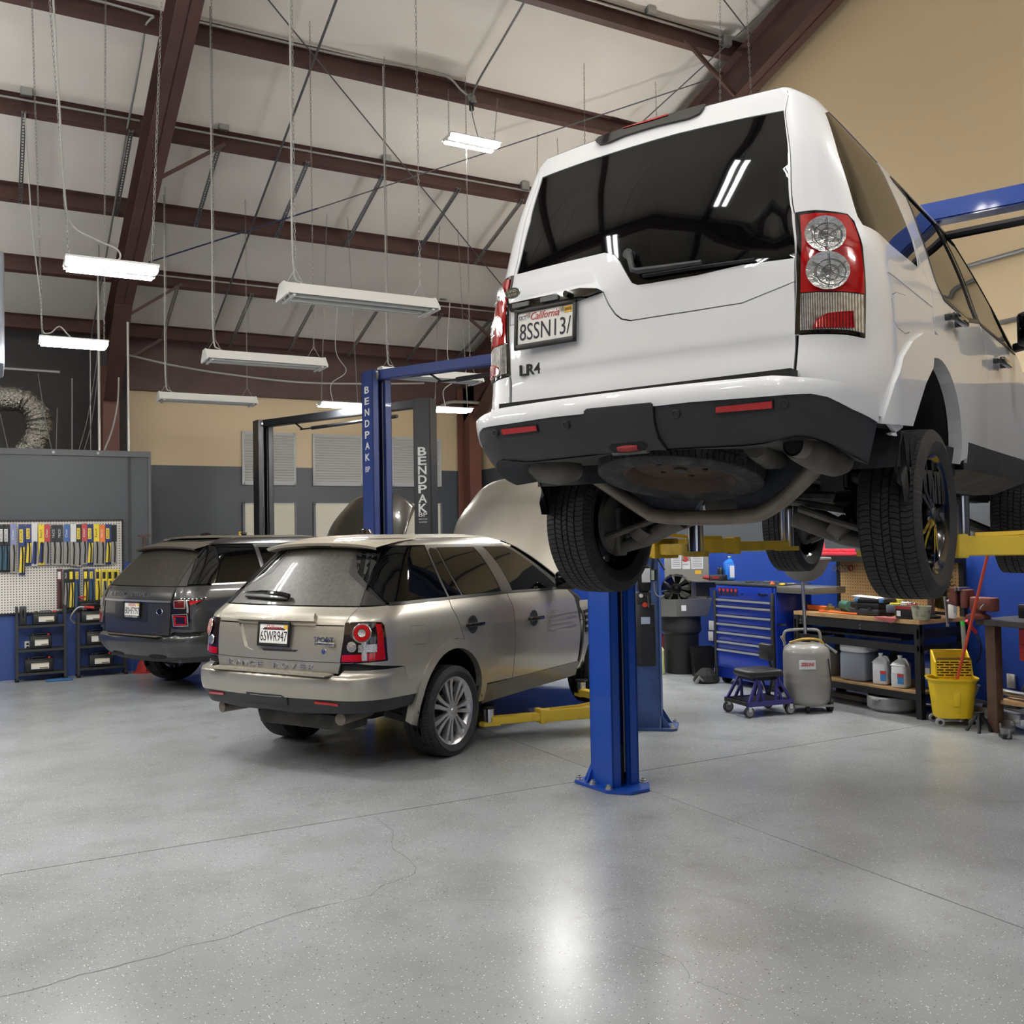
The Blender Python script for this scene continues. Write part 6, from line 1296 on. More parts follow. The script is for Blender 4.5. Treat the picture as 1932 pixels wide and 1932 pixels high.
MB().tube(bez([(-.33, -.1, .72), (-.38, -.11, .8), (-.3, -.12, .92), (-.2, -.12, .93)], 5), .014, 8).build('push_handle', M_galv, r2_); MB().tube([(-.22, -.12, .93), (-.1, -.12, .915)], .018, 8).build('grip', mat('grip_red', (186, 40, 46), .5), r2_)
t = thing('battery_charger', 'black battery charger box standing on the left rack', 'charger', (X_(44), yr, sh1[0]+.02)); MB().rbox((0, 0, .12), (.08, .12, .24), .012).build('case', M_dgrey, t); MB().tube([(0, -.06, .2), (0, -.09, .18), (0, -.06, .1)], .008, 6).build('handle', M_black, t)
t = thing('jump_starter', 'coiled jump leads with red clamps on top of the right rack', 'jump leads', (X_(172), yr-.02, Z_(180, 1150)+.015))
MB().rbox((0, 0, .05), (.26, .13, .07), .03).build('body', M_black, t)
for i in range(3): MB().lathe([(.05+.016*math.cos(q), .016*math.sin(q)) for q in [k*math.pi/4 for k in range(9)]], 18, Matrix.Translation((-.08+.09*i, -.02, .09))).build('lead_coil', M_blackrub, t)
MB().tube([(-.1, -.03, .11), (-.14, -.04, .15), (-.06, -.03, .16)], [.012, .02, .01], 6).build('clamp', mat('grip_red', (186, 40, 46), .5), t); MB().tube([(.1, -.02, .1), (.2, -.02, .12), (.3, 0, .06)], .008, 6).build('lead', M_black, t)
t = thing('wall_outlet', 'small white outlet on the blue wall beside the left rack', 'outlet', at(52, 1218, Y=YP-.01)); MB().rbox((0, 0, 0), (.07, .012, .115), .005).build('cover', M_white_en, t); MB().box((0, -.008, .02), (.03, .004, .025)).build('socket', M_gap, t, 0); MB().box((0, -.008, -.022), (.03, .004, .025)).build('socket', M_gap, t, 0)
t = thing('blue_rag', 'crumpled blue rag on the floor below the left rack', 'rag', at(112, 1284, Z=0)); v = []; f = []
for j in range(7):
    for i in range(13): v.append((-.16+.32*i/12, -.07+.14*j/6, .004+.028*abs(math.sin(i*1.7+j*2.3))*(1 if 0 < j < 6 and 0 < i < 12 else .1)))
for j in range(6):
    for i in range(12): f.append((j*13+i, j*13+i+1, j*13+i+14, j*13+i+13))
o = MB().add(v, f).build('cloth', mat('rag_blue', (46, 92, 140), .9), t)
t = thing('jack_stand', 'red jack stand on a round base by the dark car', 'jack stand', at(262, 1267, Y=13.95) * 1); t.location.z = 0; t.location.x += .08
M_redst = mat('stand_red', (168, 42, 40), .5)
MB().lathe([(0, 0), (.16, 0), (.16, .012), (0, .02)], 24).build('base', M_redst, t); MB().lathe([(.12, .012), (.09, .12), (.045, .2), (.04, .26)], 4).build('tower', M_redst, t, 0); MB().tube([(0, 0, .1), (0, 0, 1.85)], .022, 8).build('ram', mat('brown_ram', (74, 52, 46), .5), t); MB().box((0, 0, 1.86), (.16, .05, .03)).build('saddle', mat('brown_ram', (74, 52, 46), .5), t, 0)
# ---------------------------------------------------------------- above the partition: duct, loose cables, dark loft
M_foil = mat('foil_duct', (186, 184, 176), .22, .95, bump=(26, .9, .05))
def duct():
    pts = bez([at(-40, 752, Y=15.4), at(10, 752, Y=15.4), at(45, 757, Y=15.4), at(68, 778, Y=15.4), at(74, 808, Y=15.4), at(62, 838, Y=15.4), at(45, 862, Y=15.4), at(30, 890, Y=15.4)], 9); m = MB(); n = 26
    rs_ = [.175+.012*math.sin(i*2.1)+.008*random.uniform(-1, 1) for i in range(len(pts))]; m.tube(pts, rs_, n); return m.build('duct_hose', M_foil, None, 60)
t = thing('flexible_duct', 'silver foil flexible duct curling down behind the partition', 'duct', (0, 0, 0)); duct().parent = t
for i, (p_, lab) in enumerate((([(186, 640), (180, 700), (165, 790), (148, 852)], 'cable bundle hanging left of the riser'), ([(187, 650), (183, 720), (172, 800), (158, 852)], 'second cable hanging left of the riser'), ([(224, 712), (222, 760), (212, 810), (197, 850)], 'pale cable hanging from the rafter to the partition'), ([(72, 705), (85, 790), (98, 850)], 'thin wire slanting behind the duct'), ([(136, 714), (136, 850)], 'thin vertical rod above the partition'), ([(108, 770), (106, 850)], 'thin wire hanging right of the duct'), ([(0, 780), (16, 850)], 'thin wire at the far left above the partition'))):
    tag(MB().tube(bez([at(a, b, Y=15.0) for a, b in p_], 6), .012 if i in (2, 4) else .006, 6).build('hanging_cable', M_cord if i == 2 else M_dcord), lab, 'cable', 'loose cables above the partition')
tag(MB().tube([at(-20, 693, Y=15.8), at(113, 702, Y=15.8)], .02, 6).build('ceiling_rail', M_conduit), 'thin horizontal rail above the duct at far left', 'rail')
t = thing('unit_heater', 'grey hanging equipment cabinet cut off by the left edge', 'heater', at(-95, 590, D=9.0)); MB().rbox((0, 0, 0), (.9, .9, 1.05), .05).build('cabinet', mat('heater_grey', (150, 158, 168), .4), t); MB().box((.2, -.46, -.3), (.3, .02, .3)).build('louvre_panel', M_dgrey, t, 0)
for s in (-1, 1): MB().tube([(s*.35, 0, .5), (s*.35, 0, 3.0)], .008, 6).build('hanger_rod', M_rod, t)
# ---------------------------------------------------------------- power unit on the worn blue post
M_lab = mat('label_paper', (224, 226, 228), .5)
def powerunit():
    D = (at(1218, 1200, X=5.22)-Vector((0, 0, EYE))).length; d = rayd(1218, 1200)
    p = lambda px, py, o=0.: at(px, py, D=8.12+o)
    t = thing('hydraulic_power_unit', 'black hydraulic power unit with long tank on the worn blue post', 'power unit', p(1220, 1255))
    rz = math.radians(28.5)-math.pi/2+.35; t.rotation_euler.z = -YAW; L = lambda px, py: (p(px, py)-t.location); s = 8.12/FPX
    def bx(name, x0, y0, x1, y1, dep, m, r=.02, yo=0.): MB().rbox((((x0+x1)/2-1220)*s, yo, (1255-(y0+y1)/2)*s), ((x1-x0)*s, dep, (y1-y0)*s), r).build(name, m, t)
    bx('tank', 1201, 1139, 1237, 1256, .15, mat('tank_black', (36, 38, 42), .5, var=(20, (58, 60, 66), .5, .9)), .03)
    bx('tank_label', 1209, 1163, 1226, 1176, .004, mat('label_blue_white', (190, 204, 226), .4), .002, -.077)
    bx('valve_block', 1202, 1117, 1230, 1141, .12, M_dgrey, .015); bx('motor', 1205, 1066, 1231, 1116, .16, M_black, .07); bx('motor_label', 1212, 1072, 1228, 1098, .003, M_lab, .001, -.08); bx('motor_cap', 1209, 1110, 1227, 1117, .12, M_dgrey, .05)
    bx('switch_box', 1229, 1074, 1241, 1096, .08, M_black, .01, -.02); bx('switch_label', 1230, 1076, 1236, 1094, .003, mat('label_green_white', (206, 222, 204), .4), .001, -.061)
    MB().cyl(((1216.5-1220)*s, -.08, (1255-1140)*s), .02, .03, 16, ax='y').build('red_cap', mat('cap_red', (226, 70, 44), .4), t); MB().cyl(((1210-1220)*s, -.075, (1255-1123)*s), .016, .02, 14, ax='y').build('gauge', M_white_en, t)
    MB().tube([((1222-1220)*s, -.09, (1255-1123)*s), ((1223-1220)*s, -.1, (1255-1145)*s)], .008, 8).build('release_lever', M_chrome, t)
    MB().tube(bez([((1236-1220)*s, -.03, (1255-1098)*s), ((1238-1220)*s, -.03, (1255-1118)*s), ((1246-1220)*s, -.02, (1255-1126)*s), ((1256-1220)*s, 0, (1255-1124)*s)], 6), .006, 6).build('wire', M_cord, t)
    MB().tube([((1237-1220)*s, 0, (1255-1048)*s), ((1235-1220)*s, 0, (1255-1075)*s)], .014, 6).build('bracket', M_black, t); MB().tube([((1241-1220)*s, -.02, (1255-1048)*s), ((1257-1220)*s, -.04, (1255-1076)*s)], .009, 6).build('handle', M_black, t); bx('mount_box', 1235, 1038, 1247, 1050, .08, M_galv, .01)
powerunit()
# ---------------------------------------------------------------- parts washer: drum, basin, back panel
M_stain = mat('stainless_dull', (148, 146, 140), .35, .75); M_wgrey = mat('washer_grey', (132, 130, 124), .5); M_drum = mat('drum_black', (34, 35, 36), .5)
base = at(1287, 1268, Z=0); FW = Vector((math.cos(.1), math.sin(.1), 0))
pwash = thing('parts_washer', 'grey parts washer with steel basin on a black drum', 'parts washer', base, 0)
def sc(px, py): # pixels to metres about the washer base in the plane facing the viewer
    q = at(px, py, D=(base-Vector((0, 0, EYE))).dot(Vector(_F))); return q-base
R90 = Matrix.Rotation(-YAW, 4, 'Z')
s_ = (base-Vector((0, 0, EYE))).dot(Vector(_F))/FPX; W = lambda px, py: ((px-1287)*s_, (1268-py)*s_)
dr = .245; MB().lathe([(0, 0), (dr*.86, 0), (dr*.88, .02), (dr*.9, W(0, 1195)[1]), (dr*1.04, W(0, 1190)[1]), (dr*1.04, W(0, 1182)[1]), (dr, W(0, 1178)[1]), (dr*1.02, W(0, 1160)[1]), (0, W(0, 1160)[1])], 32).build('drum', M_drum, pwash, 40)
zb0, zb1 = W(0, 1160)[1], W(0, 1128)[1]
M = R90; bo = [(-.34, -.26), (-.12, -.34), (.34, -.30), (.42, .2), (-.34, .25)]
mm = MB(); n = len(bo); ins = [(x*.9, y*.9) for x, y in bo]; bt = [(x*.86, y*.86) for x, y in bo]
mm.add([(x, y, zb1) for x, y in bo]+[(x, y, zb0) for x, y in bt]+[(x, y, zb1) for x, y in ins]+[(x, y, zb0+.03) for x, y in [(a*.8, b*.8) for a, b in bo]], [tuple(range(n, 2*n))[::-1]]+[(i, (i+1) % n, (i+1) % n+n, i+n) for i in range(n)]+[(i, (i+1) % n, (i+1) % n+2*n, i+2*n) for i in range(n)]+[(i+2*n, (i+1) % n+2*n, (i+1) % n+3*n, i+3*n) for i in range(n)]+[tuple(range(3*n, 4*n))], M)
mm.build('basin', M_stain, pwash, 0)
MB().box((-.02, -.335, (zb0+zb1)/2), (.06, .004, .07), M).build('basin_sticker', M_lab, pwash, 0)
a, b = W(1263, 1037), W(1349, 1037)
MB().rbox(((a[0]+b[0])/2, .22, (a[1]+W(0, 1128)[1])/2), (b[0]-a[0], .05, a[1]-W(0, 1128)[1]), .03, 4, M).build('back_panel', M_wgrey, pwash)
def sticker(name, x0, y0, x1, y1, m, yo=.193): p, q = W(x0, y0), W(x1, y1); MB().box(((p[0]+q[0])/2, yo, (p[1]+q[1])/2), (q[0]-p[0], .004, p[1]-q[1]), M).build(name, m, pwash, 0)
sticker('instruction_sheet', 1276, 1040, 1295, 1074, M_lab); sticker('warning_sheet', 1314, 1040, 1337, 1075, M_lab); sticker('sheet_header', 1314, 1040, 1337, 1045, mat('sheet_blue', (96, 168, 204), .5), .19); sticker('yellow_tag', 1321, 1078, 1333, 1085, mat('sticker_yellow', (232, 182, 50), .5)); sticker('tag', 1297, 1060, 1312, 1075, M_lab)
for i in range(8): sticker('print_line', 1278, 1044+i*3.6, 1293, 1045+i*3.6, mat('print_grey', (140, 140, 142), .5), .19); sticker('print_line', 1316, 1048+i*3.2, 1335, 1049+i*3.2, mat('print_grey', (140, 140, 142), .5), .19)
p = W(1303, 1053); text('logo_letter', 'S', M @ frame((p[0], .189, p[1]), (1, 0, 0), (0, 0, 1)), mat('logo_red', (190, 40, 36), .5), pwash, .075, .11, .002, 0, .03); text('logo_lettering', 'safety-kleen', M @ frame((p[0], .187, W(0, 1066)[1]), (1, 0, 0), (0, 0, 1)), M_black, pwash, .08, .02, .001)
a, b = W(1305, 1098), W(1418, 1098); MB().box(((a[0]+b[0])/2, .0, a[1]), (b[0]-a[0], .42, .018), M, 0, 0, .03).build('lid_shelf', M_stain, pwash, 0, bevel=.003); MB().box((a[0]+.06, .05, (a[1]+zb1)/2), (.05, .04, a[1]-zb1), M).build('lid_support', M_stain, pwash, 0)
MB().box(((a[0]+b[0])/2+.05, .2, a[1]-.05), (.5, .05, .08), M).build('lid_hinge', M_wgrey, pwash, 0)
# cooling fan lying in the basin
fp = base+R90.to_3x3() @ Vector((W(1278, 0)[0], -.06, zb1-.02)); t = thing('cooling_fan', 'black radiator fan lying in the parts washer basin', 'fan', fp, -YAW); T = Matrix.Translation((0, 0, .14)) @ Matrix.Rotation(math.radians(-68), 4, 'X') @ Matrix.Rotation(.2, 4, 'Y')
MB().lathe([(.185, -.03), (.19, -.03), (.19, .03), (.185, .03), (.185, -.03)], 40, T).build('shroud_ring', M_gloss, t, 30); MB().lathe([(0, .05), (.05, .045), (.065, .02), (.065, -.03)], 24, T).build('hub', M_dgrey, t, 30); MB().cyl((0, 0, .06), .025, .03, 12, T).build('motor_nut', M_steel, t)
fb = MB(); fb.add([(.06, -.02, .0), (.06, .03, .02), (.185, .075, .025), (.185, -.03, -.02)], [(0, 1, 2, 3)], None); b0 = fb.build('fan_blade', M_gloss, t, 0); b0.data.transform(T); b0.modifiers.new('s', 'SOLIDIFY').thickness = .004
for i in range(1, 8):
    q = mobj('fan_blade', b0.data.copy(), t); q.data.transform(T @ Matrix.Rotation(2*math.pi*i/8, 4, 'Z') @ T.inverted()); q.modifiers.new('s', 'SOLIDIFY').thickness = .004
def at_w(px, dy=0., z=0.): return base+R90.to_3x3() @ Vector((W(px, 0)[0], dy, z))
def jug(name, label, loc, w, d, h, m, rz=0, cap=None, lab=None, neck=.25, handle=True, group=None, liquid=None):
    t = thing(name, label, 'jug', loc, rz, group)
    MB().rbox((0, 0, h*.36), (w, d, h*.72), min(w, d)*.25, 4).build('body', m, t, 45)
    MB().add([(sx*w*.49*k, sy*d*.49*k, z) for k, z in ((1, h*.70), (.75, h*.80), (neck*1.2, h*.90)) for sx, sy in ((-1, -1), (1, -1), (1, 1), (-1, 1))], [(j*4+i, j*4+(i+1) % 4, (j+1)*4+(i+1) % 4, (j+1)*4+i) for j in range(2) for i in range(4)]+[(8, 9, 10, 11)]).build('shoulder', m, t, 60)
    MB().cyl((-w*.05, 0, h*.93), w*neck*.5, h*.1, 14).build('neck', m, t); MB().cyl((-w*.05, 0, h*.985), w*neck*.58, h*.05, 14).build('cap', cap or m, t)
    if handle: MB().tube(bez([(w*.12, 0, h*.9), (w*.34, 0, h*.88), (w*.44, 0, h*.74), (w*.42, 0, h*.6)], 5), w*.07, 8).build('handle', m, t)
    if lab:
        MB().box((lab[0]*w, -d/2-.001, h*lab[1]), (w*lab[2], .003, h*lab[3])).build('label_sticker', M_lab, t, 0)
        if len(lab) > 4: MB().box((lab[0]*w+w*lab[2]*.25, -d/2-.003, h*lab[1]), (w*lab[2]*.48, .003, h*lab[3]*.98)).build('label_blue', mat('label_blue', (52, 130, 196), .5), t, 0); MB().box((lab[0]*w+w*lab[2]*.25, -d/2-.005, h*lab[1]+h*lab[3]*.32), (w*lab[2]*.48, .003, h*lab[3]*.3)).build('label_red', mat('label_red', (206, 60, 56), .5), t, 0)
    return t
M_jugb = mat('blue_jug_plastic', (40, 120, 214), .35, coat=.3); zsh = a[1]+.012
jug('antifreeze_jug', 'bright blue jug with cream cap on the parts washer lid', at_w(1384, .02, zsh), .17, .13, .30, M_jugb, -YAW, mat('cap_cream', (226, 206, 150), .5), (.1, .36, .5, .5))
t = thing('spray_can', 'black can beside the bright blue jug', 'can', at_w(1364, .02, zsh), 0); MB().lathe([(0, 0), (.035, 0), (.036, .005), (.036, .14), (.03, .155)], 20).build('can_body', M_black, t); MB().lathe([(.03, .155), (.03, .165), (0, .165)], 16).build('can_top', M_chrome, t)
t = thing('cordless_drill', 'red and black cordless drill lying on the washer lid', 'drill', at_w(1352, -.08, zsh), -YAW+.2); MB().rbox((0, 0, .04), (.2, .07, .07), .025).build('body', M_dgrey, t); MB().tube([(-.1, 0, .04), (-.17, 0, .045)], [.03, .018], 10).build('chuck', mat('drill_red', (150, 40, 40), .5), t); MB().rbox((.1, .02, .035), (.1, .09, .07), .015).build('battery', M_black, t); MB().box((-.02, -.037, .04), (.1, .004, .03)).build('red_panel', mat('drill_red', (150, 40, 40), .5), t, 0)
# things on the floor by the washer
g = at(1243, 1268, Z=0)+Vector((-.1, -.12, 0)); jug('yellow_jug', 'pale yellow jug on the floor behind the worn blue post', g, .15, .15, .42, mat('pale_yellow_jug', (226, 230, 150), .5), -YAW, handle=False)
g = at(1252, 1262, Z=0)+Vector((.15, .1, 0)); t = thing('red_bucket', 'dark red bucket beside the pale yellow jug', 'bucket', g); MB().lathe([(0, 0), (.14, 0), (.17, .42), (.165, .42), (.14, .02), (0, .02)], 24).build('pail', mat('bucket_red', (140, 36, 44), .5), t)
g = at(1326, 1276, Z=0); t = thing('waste_bin', 'open black bin with a bag on the floor by the blue cart', 'bin', g, -YAW); MB().add([(sx*.11*k, sy*.1*k, z) for k, z in ((1, 0), (1.3, .36), (1.25, .36), (.95, .02)) for sx, sy in ((-1, -1), (1, -1), (1, 1), (-1, 1))], [(j*4+i, j*4+(i+1) % 4, (j+1)*4+(i+1) % 4, (j+1)*4+i) for j in range(3) for i in range(4)]+[(0, 3, 2, 1), (12, 13, 14, 15)]).build('bin_body', M_black, t, 0)
g = at(1335, 1283, Z=0)+Vector((-.12, -.12, 0)); t = thing('tool_bag', 'crumpled black cable and tool bag on the floor before the bin', 'bag', g); MB().lathe([(0, .17), (.06, .16), (.13, .09), (.16, .02), (.14, 0), (0, 0)], 11).build('bag', M_blackrub, t, 20); MB().tube([(-.1, -.08, .03), (-.2, -.12, .09), (-.24, -.1, .02)], [.02, .015, .025], 8).build('nozzle', M_steel, t)
# wall things behind
tag(MB().rbox(at(1342, 1180, X=8.28), (.02, .08, .12), .004).build('wall_outlet', M_white_en), 'wall outlet between drum and blue cart', 'outlet'); tag(MB().rbox(at(1341, 1200, X=8.28), (.02, .08, .12), .004).build('wall_outlet', M_white_en), 'lower wall outlet near the black bin', 'outlet')
# ---------------------------------------------------------------- blue tool cart
M_cart = mat('cart_blue', (24, 58, 172), .3, coat=.5); M_alu = mat('drawer_trim_alu', (206, 208, 212), .3, .7)
XC = 7.52; yl, yrr = at(1352, 1200, X=XC).y, at(1463, 1200, X=XC).y; ztop = at(1352, 1103, X=XC).z; zbot = at(1352, 1276, X=XC).z
cw = yl-yrr; cart = thing('tool_cart', 'blue roller tool cart with aluminium drawer pulls', 'tool cart', (XC, (yl+yrr)/2, 0), -math.pi/2)   # local x along the front, local +y into the wall
dpt = .55; MB().rbox((0, dpt/2+.01, (ztop+zbot)/2), (cw, dpt, ztop-zbot), .012).build('carcass', M_cart, cart)
zz = [at(1352, y, X=XC).z for y in (1128, 1140, 1157, 1173, 1189, 1206, 1221, 1256)]
for i in range(7):
    a_, b_ = zz[i], zz[i+1]; d_ = MB().rbox((0, -.008, (a_+b_)/2), (cw-.07, .03, a_-b_-.008), .004, 2).build('drawer', M_cart, cart); MB().rbox((0, -.03, a_-.016), (cw-.08, .02, .022), .006).build('drawer_pull', M_alu, d_)
top_ = MB().rbox((0, -.006, (ztop+zz[0])/2-.004), (cw-.06, .025, ztop-zz[0]-.01), .004, 2).build('lid_front', M_cart, cart)
for s in (-1, 1): MB().rbox((s*(cw/2-.015), -.02, (ztop+zbot)/2-.03), (.035, .04, (ztop-zbot)*.94), .012).build('corner_bumper', M_dgrey, cart)
for i in range(5): x = -cw/2+.1+i*.068; MB().box((x, -.021, ztop-.075), (.058, .002, .085)).build('sticker', mat('sticker_navy', (30, 36, 70), .5), top_, 0); MB().prism([(x-.02, ztop-.04), (x+.02, ztop-.04), (x+.02, ztop-.06), (x, ztop-.08), (x-.02, ztop-.06)], -.0235, -.022, 'y').build('sticker_badge', mat('sticker_red', (190, 50, 56), .5), top_, 0)
text('cart_lettering', 'Snap-on', frame((cw*.34, -.022, ztop-.085), (1, 0, 0), (0, 0, 1)), M_black, top_, .15, .034, .004, .2, .02); MB().cyl((-.0, -.024, ztop-.09), .011, .012, 12, ax='y').build('lock', M_chrome, top_)
for s in (-1, 1):
    for q in (.08, .46): MB().cyl((s*(cw/2-.08), q, .065), .065, .04, 18, ax='x').build('caster', M_black, cart); MB().box((s*(cw/2-.08), q, .13), (.05, .06, .06)).build('caster_fork', M_dgrey, cart, 0)
MB().rbox((0, dpt/2, ztop+.012), (cw+.02, dpt, .024), .01).build('worktop', M_dgrey, cart)
MB().rbox((cw/2+.28, dpt/2-.02, ztop-.02), (.54, .48, .07), .01).build('side_shelf', M_stain, cart); MB().tube([(cw/2+.02, .02, ztop-.4), (cw/2+.16, .02, ztop-.4)], .014, 8).build('side_handle', M_black, cart)
def on_cart(x, y, z=None): return cart.matrix_world if False else Vector((XC+y, (yl+yrr)/2-x, (ztop+.025) if z is None else z))
for i, (x, y, L_, ang, c, lab) in enumerate(((.33, .12, .16, .3, (236, 120, 40), 'orange handled pliers on the steel side shelf'), (.42, .2, .18, -.4, (60, 60, 62), 'dark wrench on the steel side shelf'), (.5, .1, .14, .1, (226, 196, 60), 'yellow handled screwdriver on the steel side shelf'), (.24, .2, .2, .8, (180, 50, 46), 'red handled tool at the corner of the blue cart'), (-.12, .2, .24, .05, (70, 70, 72), 'long black ratchet on the blue cart top'), (.06, .3, .2, -.2, (90, 90, 92), 'grey socket bar on the blue cart top'))):
    t = thing('hand_tool', lab, 'tool', on_cart(x, y, ztop+.02+(.0 if x > .3 else .005)), ang, 'hand tools on the cart'); MB().rbox((0, 0, .012), (L_*.5, .028, .022), .008).build('grip', mat('tool_col_%d' % i, c, .5), t); MB().tube([(L_*.2, 0, .012), (L_*.75, 0, .012)], .007, 6).build('shank', M_steel, t)
# ---------------------------------------------------------------- roller seat
sb = at(1432, 1345, Z=0); sd = (sb-Vector((0, 0, EYE))).dot(Vector(_F)); k_ = sd/FPX
seat = thing('roller_seat', 'mechanic roller seat with black cushion and purple frame', 'stool', sb, -YAW+.35); M_purp = mat('seat_purple', (58, 52, 130), .4, coat=.3); M_cush = mat('black_vinyl', (44, 44, 46), .42, bump=(60, .08, .003))
MB().rbox((0, 0, .395), (.38, .34, .07), .05, 4).build('cushion', M_cush, seat, 60); MB().box((0, 0, .345), (.26, .24, .03)).build('cushion_plate', M_black, seat, 0)
MB().box((0, 0, .135), (.40, .36, .012)).build('tool_tray', M_black, seat, 0)
for s in (-1, 1):
    for a_, b_ in (((-.24, s*.19, .12), (-.12, s*.15, .35)), ((.24, s*.19, .12), (.12, s*.15, .35)), ((-.07, s*.18, .13), (-.10, s*.15, .34)), ((.07, s*.18, .13), (.10, s*.15, .34)), ((-.15, s*.185, .13), (-.1, s*.16, .25)), ((.15, s*.185, .13), (.1, s*.16, .25))): MB().tube([a_, b_], .016, 4).build('frame_strut', M_purp, seat, 0)
    MB().box((0, s*.19, .125), (.52, .025, .045)).build('side_rail', M_purp, seat, 0); MB().box((s*.25, 0, .125), (.025, .38, .03)).build('end_rail', M_black, seat, 0)
    for q in (-1, 1): MB().cyl((q*.23, s*.18, .052), .050, .028, 20, ax='y').build('caster_wheel', mat('caster_grey', (158, 160, 164), .4), seat); MB().lathe([(.040, -.016), (.052, -.013), (.052, .013), (.040, .016)], 20, Matrix.Translation((q*.23, s*.18, .052)) @ Matrix.Rotation(math.pi/2, 4, 'X')).build('caster_tread', M_blackrub, seat); MB().box((q*.23, s*.18, .085), (.035, .045, .06)).build('caster_fork', M_chrome, seat, 0)
MB().tube([(.2, .12, .13), (.27, .14, .35), (.22, .14, .5)], .014, 6).build('back_post', M_black, seat); MB().rbox((.2, .14, .57), (.07, .2, .16), .03, 4).build('back_pad', M_cush, seat, 60)
# ---------------------------------------------------------------- waste oil drain
ob = at(1524, 1340, Z=0); od = (ob-Vector((0, 0, EYE))).dot(Vector(_F)); s_ = od/FPX; Zo = lambda py: (1340-py)*s_
drain = thing('oil_drain', 'grey wheeled oil drain tank with tall pole and bowl', 'oil drain', ob, -YAW); M_tank = mat('tank_grey', (150, 148, 144), .35, coat=.4); r_ = 43*s_
MB().lathe([(0, .06), (r_*.8, .065), (r_*.97, .10), (r_, .13), (r_, Zo(1286)), (r_*1.015, Zo(1283)), (r_, Zo(1280)), (r_, Zo(1272)), (r_*1.012, Zo(1270)), (r_, Zo(1267)), (r_, Zo(1232)), (r_*.95, Zo(1222)), (r_*.75, Zo(1215)), (r_*.3, Zo(1211)), (0, Zo(1210))], 40).build('tank', M_tank, drain, 40)
MB().lathe([(0, Zo(1213)), (.05, Zo(1212)), (.05, Zo(1205)), (.03, Zo(1203)), (.03, Zo(1196)), (0, Zo(1196))], 18).build('pole_collar', M_black, drain); MB().tube([(0, 0, Zo(1206)), (-.02, 0, Zo(1096))], .017, 12).build('pole', M_chrome, drain)
MB().lathe([(.02, Zo(1099)), (.09, Zo(1095)), (.17, Zo(1085)), (.21, Zo(1072)), (.245, Zo(1058)), (.26, Zo(1055)), (.255, Zo(1052)), (.235, Zo(1056)), (.16, Zo(1082)), (.02, Zo(1094))], 32, Matrix.Translation((.0, 0, 0))).build('bowl', mat('bowl_grey', (116, 114, 112), .5), drain, 40)
MB().tube(bez([(-.19, .08, Zo(1220)), (-.19, .08, Zo(1196)), (-.12, .08, Zo(1190)), (.1, .08, Zo(1190)), (.16, .08, Zo(1196)), (.17, .08, Zo(1218))], 5), .014, 8).build('push_handle', M_tank, drain)
MB().tube(bez([(-.16, 0, Zo(1212)), (-.05, -.1, Zo(1204)), (.12, -.05, Zo(1208)), (.2, 0, Zo(1228))], 6), .012, 8).build('hose', mat('hose_yellow', (196, 160, 70), .5), drain); MB().tube([(.16, -.08, Zo(1215)), (.26, -.12, Zo(1230))], .014, 8).build('hose_gun', M_steel, drain)
MB().box((-.06, -r_-.002, Zo(1249)), (.155, .012, .085), None).build('label_sticker', M_lab, drain, 0); text('label_lettering', 'ZEELINE', frame((-.06, -r_-.009, Zo(1248)), (1, 0, 0), (0, 0, 1)), mat('logo_red', (190, 40, 36), .5), drain, .13, .032, .001, .15, .02)
MB().tube([(.16, -r_*.75, Zo(1240)), (.19, -r_*.7, Zo(1290)), (.17, -r_*.7, Zo(1325))], .006, 6).build('sight_tube', M_black, drain)
for s in (-1, 1): MB().cyl((s*.19, .06 if s < 0 else -.08, .065), .065, .04, 20, ax='x').build('wheel', M_blackrub, drain); MB().cyl((s*.19, .06 if s < 0 else -.08, .065), .03, .045, 14, ax='x').build('wheel_hub', M_dgrey, drain)
MB().cyl((-.05, -.16, .035), .035, .03, 14, ax='x').build('caster', M_blackrub, drain); MB().box((0, -.02, .07), (.4, .3, .02)).build('base_frame', M_tank, drain, 0)
MB().tube([(-.2, .02, Zo(1213)), (-.24, .0, Zo(1200))], .014, 8).build('valve', M_chrome, drain)
# ---------------------------------------------------------------- workbench along the right wall
M_wood = mat('bench_wood', (196, 160, 112), .6, var=(9, (164, 128, 84), .35, .75)); M_bfr = mat('bench_black_steel', (26, 26, 28), .45); M_pegt = pegmat('tan_pegboard', (206, 170, 118), (96, 70, 44), .034, .006, (1, 2))
XB = 7.53; ya, yb = at(1734, 1173, X=XB).y, at(1497, 1155, X=XB).y; zt = at(1734, 1171, X=XB).z; zs = at(1734, 1307, X=XB).z; DB = .66; YM = (ya+yb)/2; LB = yb-ya
bench = thing('workbench', 'black steel workbench with wooden top and pegboard back', 'workbench', (XB, YM, 0))
MB().box((DB/2, 0, zt-.02), (DB, LB, .04)).build('bench_top', M_wood, bench, 0, bevel=.003); MB().box((DB/2, 0, zs-.012), (DB-.04, LB-.04, .024)).build('lower_shelf', M_wood, bench, 0)
for s in (-1, 1):
    for x in (.03, DB-.03): MB().box((x, s*(LB/2-.03), (zt-.04)/2), (.06, .06, zt-.04)).build('leg', M_bfr, bench, 0)
    MB().box((DB/2, s*(LB/2-.02), zt-.13), (DB, .02, .09)).build('side_rail', M_bfr, bench, 0); MB().box((DB/2, s*(LB/2-.02), zt-.26), (DB, .02, .05)).build('side_rail', M_bfr, bench, 0)
for z, h_ in ((zt-.09, .09), (zt-.27, .07), (zs-.05, .06)): MB().box((.02, 0, z), (.025, LB, h_)).build('front_rail', M_bfr, bench, 0)
MB().box((DB/2, .1, zt-.2), (DB*.8, LB*.8, .02)).build('drawer_shelf', M_bfr, bench, 0)
